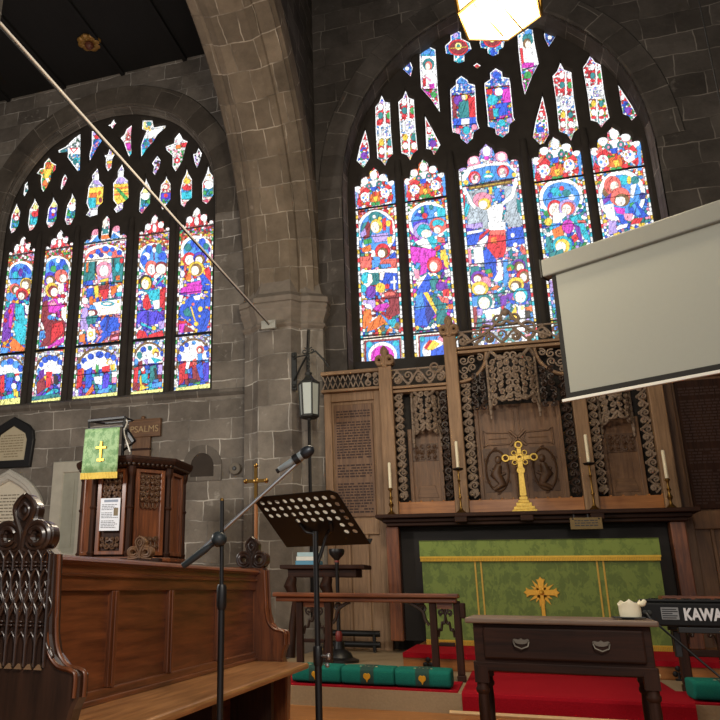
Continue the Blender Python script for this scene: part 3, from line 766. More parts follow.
def tracery_piece(poly_px, k, ox, oy, Y, parent, pal, seed, art=None, cell=2.2, stem=False):
    pts = unproject(poly_px, k, ox, oy, Y)
    c = (sum(p[0] for p in pts) / len(pts), sum(p[1] for p in pts) / len(pts))
    X = [p[0] for p in pts]; Z = [p[1] for p in pts]
    P = [(ox + x / k, oy + y / k) for x, y in poly_px]
    cv = Canvas(min(p[0] for p in P) - 3, min(p[1] for p in P) - 3, max(p[0] for p in P) + 3, max(p[1] for p in P) + 3)
    if isinstance(pal, str): cv.mosaic(pal, cell, seed=seed)
    else:      # horizontal bands: list of (fraction, palette)
        h0, h1 = min(p[1] for p in P), max(p[1] for p in P)
        for f, q in pal: cv.mosaic(q, cell, cv.Y > h0 + f * (h1 - h0), seed=seed + int(f * 90))
    cv.frame(ox, oy, k)
    cv.draw(art or '')
    # white fillet round the edge
    d = np.full(cv.X.shape, 9.)
    for (xa, ya), (xb, yb) in zip(P, P[1:] + P[:1]):
        L2 = (xb - xa) ** 2 + (yb - ya) ** 2 + 1e-9
        t = np.clip(((cv.X - xa) * (xb - xa) + (cv.Y - ya) * (yb - ya)) / L2, 0, 1)
        d = np.minimum(d, np.hypot(cv.X - xa - t * (xb - xa), cv.Y - ya - t * (yb - ya)))
    m = d < .75; cv.c[m] = PAL['W'] * .95; cv.lead[m] = 0
    pane('tracery_glass', parent, min(X) - .03, max(X) + .03, min(Z) - .03, max(Z) + .03, Y, cv)
    holes.append(pts)
LEAF = [(0, 'BVWR'), (.12, 'RWrRW'), (.42, 'WAWbW'), (.6, 'RWYGrW'), (.85, 'CWTW')]
def leaf_art(k, pts):
    x = [p[0] for p in pts]; y = [p[1] for p in pts]
    xm = (min(x) + max(x)) / 2; o = []
    ya, yb = min(y), max(y); dx = (pts[len(pts) // 2][0] - pts[0][0]) * .0
    o.append(f'p W {xm - 5} {ya + 30} {xm + 5} {ya + 30} {xm + 11} {yb - 30} {xm + 1} {yb - 30}')
    for j, t in enumerate((.16, .28, .66, .78)):
        yy = ya + t * (yb - ya); s = 10 * t
        for sx in (-1, 1):
            c = ('W', 'T', 'Y', 'W')[j] if sx < 0 else ('W', 'G', 'T', 'W')[j]
            o.append(f'e {xm + s + sx * 20} {yy} 13 17 {c}'); o.append(f'e {xm + s + sx * 20} {yy + 26} 14 9 R')
    ym = ya + .5 * (yb - ya)
    o.append(f'e {xm + 6} {ym} 34 38 W'); o.append(f'm WAWVWbW 1.5 {xm - 18} {ym - 26} {xm + 28} {ym - 28} {xm + 32} {ym + 26} {xm - 16} {ym + 28}')
    return ';'.join(o)
Z6, Z7, Z8 = (4.8, 340, 30), (4.8, 430, 0), (5.115, 520, 20)
TR = [
 (Z6, [(122, 480), (140, 560), (143, 620), (115, 665), (80, 630), (95, 560)], [(0, 'RWR'), (.45, 'RWBWG')], 'e 115 603 16 18 P; e 115 640 10 10 C; e 118 540 8 14 W'),
 (Z6, [(200, 315), (215, 345), (240, 350), (245, 480), (255, 600), (230, 625), (218, 655), (200, 632), (180, 620), (172, 480), (170, 370), (188, 348)], LEAF, 'leaf'),
 (Z6, [(315, 292), (328, 325), (355, 335), (362, 460), (373, 580), (350, 600), (338, 630), (322, 605), (295, 595), (288, 470), (280, 345), (302, 325)], LEAF, 'leaf'),
 (Z6, [(408, 415), (445, 480), (483, 555), (465, 585), (452, 605), (440, 580), (415, 575), (412, 490)], [(0, 'RWR'), (.45, 'RWBWG')], 'e 446 545 18 18 P; e 428 480 9 14 W; e 455 575 9 9 G'),
 (Z6, [(335, 145), (295, 185), (340, 228), (350, 185)], 'BbN', 'e 322 185 10 10 W; p K 335 205 345 205 342 225 335 222'),
 (Z6, [(383, 90), (417, 75), (458, 95), (470, 290), (480, 400), (440, 340), (390, 285), (384, 180)], [(0, 'BbC'), (.18, 'WVWw'), (.62, 'RWMG')], 'p b 388 95 455 100 455 118 388 118; p W 392 125 458 125 462 282 400 282; e 425 165 28 30 T; e 425 172 18 22 w; p W 405 190 445 190 450 270 415 275; p R 396 230 412 230 412 270 398 275; p M 425 260 455 255 455 280 430 282; p K 405 215 440 240 435 250 405 225; e 450 310 14 16 G; bar 385 287 470 287 .5'),
 (Z7, [(122, 145), (148, 155), (150, 185), (190, 205), (200, 240), (165, 270), (165, 300), (140, 310), (115, 298), (115, 270), (78, 262), (72, 220), (100, 195), (98, 160)], 'bCWB', 'e 136 228 48 40 R; e 136 228 40 32 r; e 136 222 16 18 y; e 136 222 9 10 T; p Y 95 230 178 222 178 227 95 235; e 123 170 14 14 V; e 140 290 12 12 C'),
 (Z7, [(290, 95), (315, 100), (318, 140), (352, 160), (358, 205), (350, 235), (330, 245), (328, 265), (303, 275), (278, 262), (275, 240), (245, 235), (238, 210), (245, 160), (280, 140)], 'bCWB', 'e 300 190 46 38 R; e 300 190 38 30 r; e 298 188 14 16 y; e 302 250 14 14 B'),
 (Z7, [(225, 303), (247, 318), (228, 335), (205, 318)], 'RWn', ''),
 (Z7, [(150, 365), (180, 385), (185, 400), (215, 408), (218, 440), (225, 580), (238, 620), (210, 640), (205, 670), (178, 695), (150, 672), (145, 650), (110, 640), (105, 610), (98, 450), (98, 430), (125, 405), (125, 385)], [(0, 'BVbW'), (.25, 'BTRWP'), (.76, 'WbCKV')], 'p R 180 470 222 460 225 580 190 580; p r 105 470 125 465 130 560 110 570; e 135 480 22 24 P; p T 140 490 185 480 190 570 140 575; e 165 465 16 16 w; p B 112 570 225 560 225 600 112 605; p W 150 570 190 568 190 600 150 602; e 175 625 18 20 C; e 135 628 14 14 K; e 213 610 14 14 K; p b 135 370 170 375 165 400 135 400; bar 100 462 220 445 .5; bar 108 605 228 592 .5'),
 (Z7, [(315, 328), (345, 345), (348, 370), (380, 375), (385, 400), (400, 560), (408, 580), (380, 605), (378, 640), (350, 665), (318, 650), (312, 622), (278, 612), (278, 580), (262, 420), (262, 400), (290, 380), (288, 350)], [(0, 'BVbW'), (.25, 'RMTYB'), (.76, 'WbCKV')], 'p M 345 430 385 420 392 490 350 495; p R 270 430 300 425 300 450 272 455; e 330 440 20 20 W; e 300 480 28 26 C; p B 310 500 370 490 375 550 320 560; p r 280 530 305 525 310 575 285 575; p C 300 520 330 520 330 560 305 560; e 345 590 18 18 C; e 300 600 16 14 b; e 382 578 15 15 V; e 318 360 18 18 B; bar 265 428 385 408 .5; bar 278 578 402 560 .5'),
 (Z7, [(420, 170), (490, 125), (500, 200), (522, 310), (490, 370), (455, 460), (442, 400), (425, 250)], [(0, 'bCW'), (.18, 'WVWw'), (.62, 'RWbMG')], 'p b 450 150 490 125 495 160 455 165; p W 425 180 498 165 515 310 440 330; e 470 190 28 28 T; e 466 210 20 26 w; p W 455 230 490 230 500 310 465 315; p M 440 300 500 300 500 322 440 328; p R 430 230 445 230 452 300 440 310; e 470 360 18 18 G; bar 440 335 520 315 .5'),
 (Z7, [(545, 140), (608, 172), (570, 230), (550, 190)], 'BbN', 'e 575 180 10 10 W; p K 555 205 570 205 567 228 560 228'),
 (Z8, [(115, 390), (140, 500), (148, 590), (120, 640), (105, 645), (65, 605), (80, 520)], [(0, 'RWR'), (.45, 'RWBWG')], 'e 105 565 20 20 B; e 108 485 10 14 W; e 105 615 9 12 C'),
 (Z8, [(207, 220), (225, 255), (262, 268), (275, 400), (300, 560), (275, 580), (260, 622), (240, 590), (200, 575), (185, 420), (165, 290), (190, 262)], LEAF, 'leaf'),
 (Z8, [(360, 180), (382, 215), (412, 230), (430, 370), (458, 505), (434, 528), (414, 555), (396, 528), (362, 520), (345, 390), (320, 245), (340, 220)], LEAF, 'leaf'),
 (Z8, [(500, 330), (556, 415), (604, 488), (588, 502), (570, 520), (554, 496), (526, 488), (515, 425)], [(0, 'RWR'), (.45, 'RWBWG')], 'e 552 462 17 18 P; e 525 395 10 14 W; e 572 500 8 9 T'),
]
for j, ((k, ox, oy), poly, pal, art) in enumerate(TR):
    if art == 'leaf': art = leaf_art(k, poly)
    tracery_piece(poly, k, ox, oy, YG_E, win_e, pal, 40 + j, art)
mb = MB()
out = [(XE + 2.35, 3.6)] + [(XE + x, z) for x, z in cr([(2.35, 6.6), (2.3, 7.3), (2.15, 8.0), (1.8, 8.75), (1.05, 9.5), (0, 10.0)], 8)] + [(XE - x, z) for x, z in reversed(cr([(2.35, 6.6), (2.3, 7.3), (2.15, 8.0), (1.8, 8.75), (1.05, 9.5), (0, 10.0)], 8)[:-1])] + [(XE - 2.35, 3.6)]
mb.plate(out, holes, -.06, .06, P_xz(YG_E), chamfer=.03)
obj('tracery', mb, M['tracery'], win_e)
mb = MB()    # roll mouldings up the mullions, and arch ribs of the tracery
for xm in (-1.0975, -.3175, .72, 1.53):
    mb.tube([(xm, YG_E - .08, 3.6), (xm, YG_E - .08, 6.9), (xm, YG_E - .04, 7.15)], .055, 8)
obj('mullion', mb, M['tracery'], win_e, smooth=60)
mb = MB()
for z in (4.34, 6.45):
    for x0, x1 in EL:
        if z > 6 and x0 == -.22: continue
        mb.box(x0 - .02, x1 + .02, YG_E - .02, YG_E - .005, z - .012, z + .012)
obj('saddle_bar', mb, M['iron'], win_e)

# ================================================= window of the north aisle
win_n = bpy.data.objects.new('window_2', None); COL.objects.link(win_n); win_n['kind'] = 'structure'
LL = [(-7.99, -7.42), (-7.23, -6.66), (-6.46, -5.63), (-5.41, -4.84), (-4.67, -4.06)]
ZS_N, ZB_N = 6.5, 3.72
def lower_ring(x, y, rx, ry): return f'e {x} {y} {rx} {ry} n; e {x} {y} {rx * .88} {ry * .9} W; e {x} {y} {rx * .8} {ry * .82} W; m RBPUTrbC 4.2 {x - rx * .86} {y + ry * .05} {x + rx * .86} {y - ry * .05} {x + rx * .84} {y + ry * 1.45} {x - rx * .9} {y + ry * 1.5}'
L_ART = [
 f"""F 0 235 8; e 170 330 112 122 W; e 165 330 94 104 b; e 115 280 25 28 B; e 205 265 22 28 B; e 125 320 27 30 C; e 165 300 20 34 P; e 230 290 18 26 B; e 190 320 16 22 B; bar 55 352 260 345; e 210 395 50 54 Y; e 210 395 42 45 w; e 120 430 44 44 S; e 125 438 32 34 w; e 175 472 50 50 R; e 178 483 37 38 w; e 80 495 32 36 b; p C 30 545 60 520 60 570; p P 20 650 90 540 125 545 100 720 30 720; p M 75 560 110 550 105 640 70 640; e 80 610 16 22 R; e 45 680 18 22 R; p C 120 580 190 560 200 660 120 680; p C 120 690 230 660 230 720 120 720; p W 200 560 235 560 225 640 200 620
 F 0 315 6.545; p P 0 0 80 0 70 150 20 180 0 150; e 35 35 14 16 R; p M 60 0 85 0 75 90 55 80; p C 95 30 180 80 170 190 120 200 90 100; p C 100 0 160 0 170 40 100 30; p O 60 190 90 150 165 220 160 238 80 238; p b 0 210 60 215 50 250 0 250; bar 0 258 165 240 .9
 {lower_ring(70, 385, 95, 112)}; e 30 320 26 26 b; e 68 305 24 22 B; e 105 325 25 26 b; e 135 350 18 24 B; e 40 350 22 25 W; p R 0 400 30 390 30 510 0 510; p B 30 400 90 400 80 500 40 500; p T 40 380 90 375 95 410 45 410; e 115 415 16 20 W; e 90 465 18 20 W; p C 30 530 90 510 100 560 40 560; p Y 85 480 120 490 120 540 90 530; p B 110 440 140 440 130 500 112 500; p y 0 555 140 535 135 600 0 610""",
 f"""F 30 230 8; e 215 320 120 114 W; e 215 320 97 96 b; e 175 290 25 40 B; e 225 245 18 20 W; e 262 265 28 35 B; e 190 310 27 27 G; e 285 300 25 24 T; e 225 305 18 26 B; e 160 390 52 54 U; e 165 400 40 38 w; e 250 370 54 56 S; e 255 380 42 43 w; e 175 480 52 60 Y; e 185 490 42 46 w; p w 225 430 270 420 270 490 220 500; p P 95 550 130 520 160 550 100 580; p r 90 580 140 560 170 680 130 720 80 720; p M 140 580 200 545 280 605 200 665 150 660; p K 150 590 190 560 220 600 160 610; p W 220 560 260 540 270 570 230 590; p W 270 560 315 480 320 520 290 590; e 190 685 18 16 W; p b 140 690 190 690 180 720 140 720; p w 250 640 300 600 300 690 250 690; bar 80 612 300 595 .45
 F 0 315 6.545; p r 260 0 300 0 360 40 420 30 435 110 330 200 260 212 300 120; p R 340 60 410 40 420 110 330 190; p b 245 110 290 100 300 150 250 170; p C 240 160 260 150 262 200 238 210; e 335 15 25 18 b; e 350 0 16 10 W; p M 320 200 420 140 425 175 340 212; p W 400 10 430 0 435 60; bar 220 232 432 210 .9
 {lower_ring(325, 385, 100, 125)}; e 295 295 21 21 B; e 327 280 20 18 B; e 360 285 22 20 B; e 393 310 20 20 B; e 270 325 16 18 B; e 255 370 14 24 b; e 300 340 18 20 W; e 330 325 22 24 W; e 380 345 18 22 W; p P 255 370 290 350 290 420 250 440; p r 240 440 290 400 300 480 240 520; p R 300 370 345 370 330 470 300 480; p Y 285 400 305 390 300 440; p k 350 380 380 400 380 460 350 450; p K 330 400 350 400 350 460; p C 280 530 350 480 350 510 310 540; p P 230 530 300 480 260 540; p V 370 460 400 440 400 490; p T 200 535 400 510 400 540 200 560; p y 190 565 400 535 395 570 190 595""",
 f"""F 75 215 8; e 235 350 178 116 W; e 235 362 158 100 w; e 130 330 20 18 B; e 185 295 22 24 B; e 245 270 28 24 B; e 300 275 20 20 B; e 355 300 22 22 B; e 210 320 22 20 N; e 280 312 20 20 b; bar 60 368 410 335; p T 290 345 400 335 400 530 300 540; p T 65 380 160 370 160 520 60 540; p k 160 370 175 370 175 470 160 470; p k 300 350 315 350 315 420 300 420; p O 90 390 110 370 105 460 85 460; e 375 365 18 22 R; e 340 420 20 40 C; e 120 480 26 26 T; p V 170 400 290 380 300 500 180 520; e 232 440 62 68 K; e 232 446 38 48 W; p Y 200 520 270 500 270 530 200 538; p B 80 530 140 520 150 560 90 568; p O 320 490 360 480 360 520 330 525; bar 45 572 395 535
 p B 90 590 150 580 140 670 90 655; p r 190 565 270 555 270 600 190 605; p Y 150 570 190 560 190 650 160 670; p R 190 600 275 590 260 660 230 682; p O 280 570 340 560 330 620 290 650; p Y 330 560 390 555 385 585 340 590; e 370 590 27 27 W; p C 330 620 390 610 385 650 330 655; p Y 55 590 80 580 70 650 50 660
 F 60 280 6; p W 200 135 375 110 375 200 230 216 200 190; p w 240 170 375 150 375 198 240 214; e 285 142 42 15 C; e 285 142 30 8 w; p Y 342 122 358 120 358 138 343 140; p V 135 170 165 160 170 290 120 300; e 150 125 19 19 W; p O 175 100 200 95 200 150 175 150; e 195 175 22 26 b; e 197 195 30 20 w; p T 155 220 230 210 210 265 160 265; p B 235 260 270 218 350 225 355 300 270 322 250 300; p N 285 225 300 222 280 310 268 312; p B 190 375 270 300 310 320 240 380; p w 160 300 210 290 215 350 165 372; e 185 325 15 17 Y; e 185 325 7 8 W; p O 115 330 150 320 150 370 115 375; p K 230 340 255 330 230 372 210 376; p r 300 330 360 315 362 360 290 370; p K 310 345 350 335 350 355 300 362; bar 112 232 375 212 .45; bar 85 405 365 382 1.0
 {lower_ring(228, 535, 128, 128)}; e 115 520 15 20 B; e 145 485 18 20 B; e 185 460 20 20 B; e 238 448 26 22 B; e 285 452 20 20 B; e 320 465 17 20 B; e 345 495 13 18 B; e 160 507 17 19 W; e 215 500 19 23 W; e 295 490 21 19 w; e 270 482 13 15 W; p R 105 540 140 525 130 640 95 655; p O 130 540 147 530 140 605; p B 155 540 195 520 190 640 150 650; p O 150 690 200 620 205 665 160 697; p W 200 580 255 575 250 630 210 620; p R 250 520 300 510 300 550 250 550; p Y 300 510 330 500 330 540 305 545; p U 260 570 300 560 290 640 250 660; p b 230 660 300 640 290 676 220 680; p W 310 550 350 545 350 580 310 585; p K 310 585 350 582 348 615 310 620; p T 310 630 350 625 345 668 310 672; p G 215 500 235 520 230 560 212 550; bar 80 575 360 545 .45; p y 70 702 350 670 345 710 70 735""",
 f"""F 125 210 8; e 230 390 127 127 W; e 230 390 106 109 b; e 190 320 25 40 B; e 235 290 20 20 r; e 235 320 16 22 W; e 272 310 26 42 T; e 310 310 18 20 P; e 170 370 32 32 W; e 150 400 30 40 B; e 300 370 32 32 B; p r 228 340 238 340 238 400 228 400; e 210 465 52 62 S; e 212 475 34 43 W; e 290 465 54 54 r; e 288 473 42 43 w; e 165 580 54 62 k; e 170 585 42 52 w; p w 240 520 310 500 240 560; p C 230 610 310 520 320 540 260 600; p G 310 540 345 530 345 610 315 590; p U 245 610 285 570 335 620; p Y 240 625 345 640 345 660 240 640; p C 170 650 280 640 280 720 190 720; p R 280 660 345 660 345 720 280 720; p R 150 690 185 670 185 720; p W 90 650 150 645 150 670 95 680; e 110 610 16 22 G; e 105 470 14 30 B
 F 110 285 6.26; p C 235 40 310 20 320 90 270 100 240 80; p R 205 90 240 60 262 140 230 160 205 140; p R 310 30 360 20 355 150 310 140; p W 265 100 310 90 310 150 280 160; p U 155 200 200 155 300 170 350 200 330 240 260 250 190 230 150 270; p N 230 170 245 165 240 235 228 235; p P 300 170 360 150 350 200; p C 190 230 250 260 290 270 270 282 195 252; p R 150 335 180 280 220 290 240 330 150 338; p W 145 325 165 315 170 335 148 340; p R 240 312 330 282 340 322 240 332; p V 300 230 340 220 345 270 310 280; e 275 270 14 14 Y; bar 150 165 200 160 .4; bar 140 352 355 335 .9
 {lower_ring(245, 490, 108, 135)}; e 210 405 20 20 B; e 250 395 15 16 T; e 185 440 18 24 T; e 300 405 14 16 B; e 325 430 12 18 B; e 165 480 14 20 b; e 220 440 20 24 W; e 285 420 22 26 Y; e 290 435 17 18 w; e 205 525 12 16 w; p V 205 470 240 460 235 510; p r 175 480 205 470 205 520 180 530; p R 145 520 180 510 170 650 140 660; p C 195 560 240 550 235 620 200 610; p Y 180 580 195 560 200 620 230 640 190 640; p T 250 510 290 500 290 590 250 600; p C 250 450 300 460 330 470 280 490; p V 300 500 345 495 340 560 300 560; p k 275 520 290 520 300 590 280 590; p Y 190 625 250 640 180 665; p b 260 620 340 600 335 640 260 645; p r 140 600 180 620 180 660 138 662; bar 130 510 350 490 .45; p y 120 670 350 645 345 675 120 695""",
 f"""F 165 200 8; e 250 400 127 117 W; e 250 405 105 97 b; e 185 380 32 32 T; e 225 350 22 32 B; e 258 320 16 16 W; e 300 340 28 37 B; e 330 370 24 27 T; e 260 380 18 26 B; e 355 395 12 22 P; e 195 475 54 58 R; e 198 481 40 42 w; e 280 465 56 52 U; e 280 476 42 40 w; e 250 550 64 60 Y; e 250 556 46 48 w; p R 310 560 350 530 375 600 375 660 330 620; p B 285 620 310 590 380 680 380 720 300 720; p M 170 670 290 640 290 720 180 720; e 140 590 18 26 W; p O 165 600 210 580 210 640 160 640; p W 105 620 140 620 150 720 110 720; p S 150 520 175 510 170 570 150 570; e 340 680 18 10 Y
 F 110 285 6.26; p M 440 20 500 0 580 0 570 50 480 60 440 50; p P 440 50 480 45 480 62 442 64; p B 440 130 500 70 600 90 630 60 635 180 600 290 570 295 500 240 430 180; p T 455 165 490 135 520 200 470 195; e 565 150 15 17 Y; e 540 243 15 15 Y; e 460 110 11 11 Y; e 560 195 9 9 Y; e 500 220 8 8 Y; e 520 120 10 10 S; e 605 140 9 9 Y; p Y 500 135 512 135 540 230 528 225; p B 580 0 635 0 635 90 600 60; e 600 45 14 8 Y; p M 430 240 470 240 460 300 430 298; p r 470 250 540 292 460 298; p R 430 225 480 222 490 240 435 245; p R 610 140 635 130 635 180; p W 520 70 570 60 560 95 530 95; p w 430 60 460 65 450 110 430 110; bar 430 55 630 30 .4; bar 410 318 640 296 1.0
 {lower_ring(525, 470, 112, 138)}; e 450 400 17 20 B; e 480 375 15 16 B; e 525 362 14 14 b; e 565 370 17 17 W; e 600 395 17 17 B; e 435 455 15 24 B; e 612 435 14 22 B; e 565 405 25 27 S; e 565 406 17 19 w; p W 470 410 540 390 530 440 490 450; p W 480 450 510 450 490 530 470 520; p R 430 500 480 480 460 610 430 630; p B 540 500 575 480 590 590 540 570; p b 545 430 580 425 580 470 550 475; p U 580 490 620 480 620 600 590 610; p r 510 530 540 510 570 600 520 590; p B 495 530 515 510 515 600; p S 515 470 540 455 545 500 520 510; p G 500 612 570 600 560 624; e 590 445 14 22 W; p k 495 590 540 590 560 610 500 615; bar 415 485 635 470 .45; p y 410 645 640 612 635 650 410 680"""]
holes = []
for i, (x0, x1) in enumerate(LL):
    xl, xr, pr = edges(x0, x1, YG_L)
    big = i == 2
    if big: lob = ((-.4, .0, .07), (-.24, .17, .1), (.0, .38, .09), (.24, .17, .1), (.4, .0, .07))
    else: lob = ((-.42, .02, .07), (-.21, .17, .11), (.0, .33, .11), (.21, .17, .11), (.42, .02, .07))
    head = crown(x0, x1, ZS_N, .2 if not big else .25, lob=lob, tip=.05)
    if not big: head = [(x, z) for x, z in head]
    holes.append([(x1, ZB_N), (x0, ZB_N)] + head)
    cv = Canvas(*px_box(x0 - .02, x1 + .02, ZB_N, ZS_N + .5, pr))
    cv.mosaic(['BCPWOY', 'rRMWbw', 'WTBOKV', 'URCWbV', 'BbRWYV'][i], 3.2, seed=70 + i)
    ysp = pr((x0 + x1) / 2, ZS_N)[1]
    arch_y = pr((x0 + x1) / 2, 6.12)[1]
    cv.mosaic('RKYnGWrTVK', 2.3, cv.Y < arch_y + 6, seed=80 + i)
    cv.mosaic('YSRnOYw', 2.2, (cv.Y < arch_y + 16) & (cv.Y > ysp + 8), seed=90 + i)
    ybar = pr((x0 + x1) / 2, 4.6)[1]
    cv.mosaic('wVWnAWb', 2.6, cv.Y > ybar, seed=95 + i)
    cv.draw(L_ART[i])
    # the little crown of the head: pearls, ruby and a white lily
    ls, rs = pr(x0, ZS_N), pr(x1, ZS_N); w = rs[0] - ls[0]
    def A(u, v, ls=ls, rs=rs, w=w): return ls[0] + u * w - v * w * .03, ls[1] + u * (rs[1] - ls[1]) - v * w
    cv.A = A
    cv.poly([(-.1, -.06), (1.1, -.06), (1.1, .8), (-.1, .8)], 'K' if not big else 'w', False)
    cv.mosaic('KRWwS' if not big else 'WKTbw', 2.4, (cv.lead < 2) & (cv.Y < ls[1] + (cv.X - ls[0]) * (rs[1] - ls[1]) / w + .05 * w), seed=110 + i)
    if not big:
        cv.draw('p R .28 .0 .72 .0 .62 .26 .38 .26; e .29 .2 .1 .1 W; e .71 .2 .1 .1 W; e .5 .42 .09 .13 W; e .5 .13 .07 .13 W; e .08 .04 .06 .05 W; e .92 .04 .06 .05 W; bar -.1 -.04 1.1 -.04 .9')
    else:
        cv.draw('p W .1 .0 .3 .2 .5 .24 .7 .2 .9 .0; p b .16 .0 .32 .15 .4 .0; p b .84 .0 .68 .15 .6 .0; p O .4 .02 .6 .02 .6 .12 .4 .12; p T .42 .14 .58 .14 .55 .26 .45 .26; e .26 .24 .09 .1 K; e .74 .24 .09 .1 K; e .5 .42 .06 .12 w; bar -.1 -.03 1.1 -.03 .9')
    cv.border(xl, xr, lambda X: pr((x0 + x1) / 2, 6.3)[1], lambda X: pr((x0 + x1) / 2, ZB_N + .12)[1], 2.0, 'WYWKWnWG')
    cv.lead[cv.X < xl(cv.Y) + .5] = 1; cv.lead[cv.X > xr(cv.Y) - .5] = 1
    pane('glass_light', win_n, x0 - .02, x1 + .02, ZB_N, ZS_N + .48, YG_L, cv)
A1, A2, A3 = (7.2, 0, 150), (6.55, 50, 110), (6.55, 120, 110)
SH = [(0, 'wYW'), (.3, 'WRw'), (.5, 'TbCG'), (.8, 'WKw')]
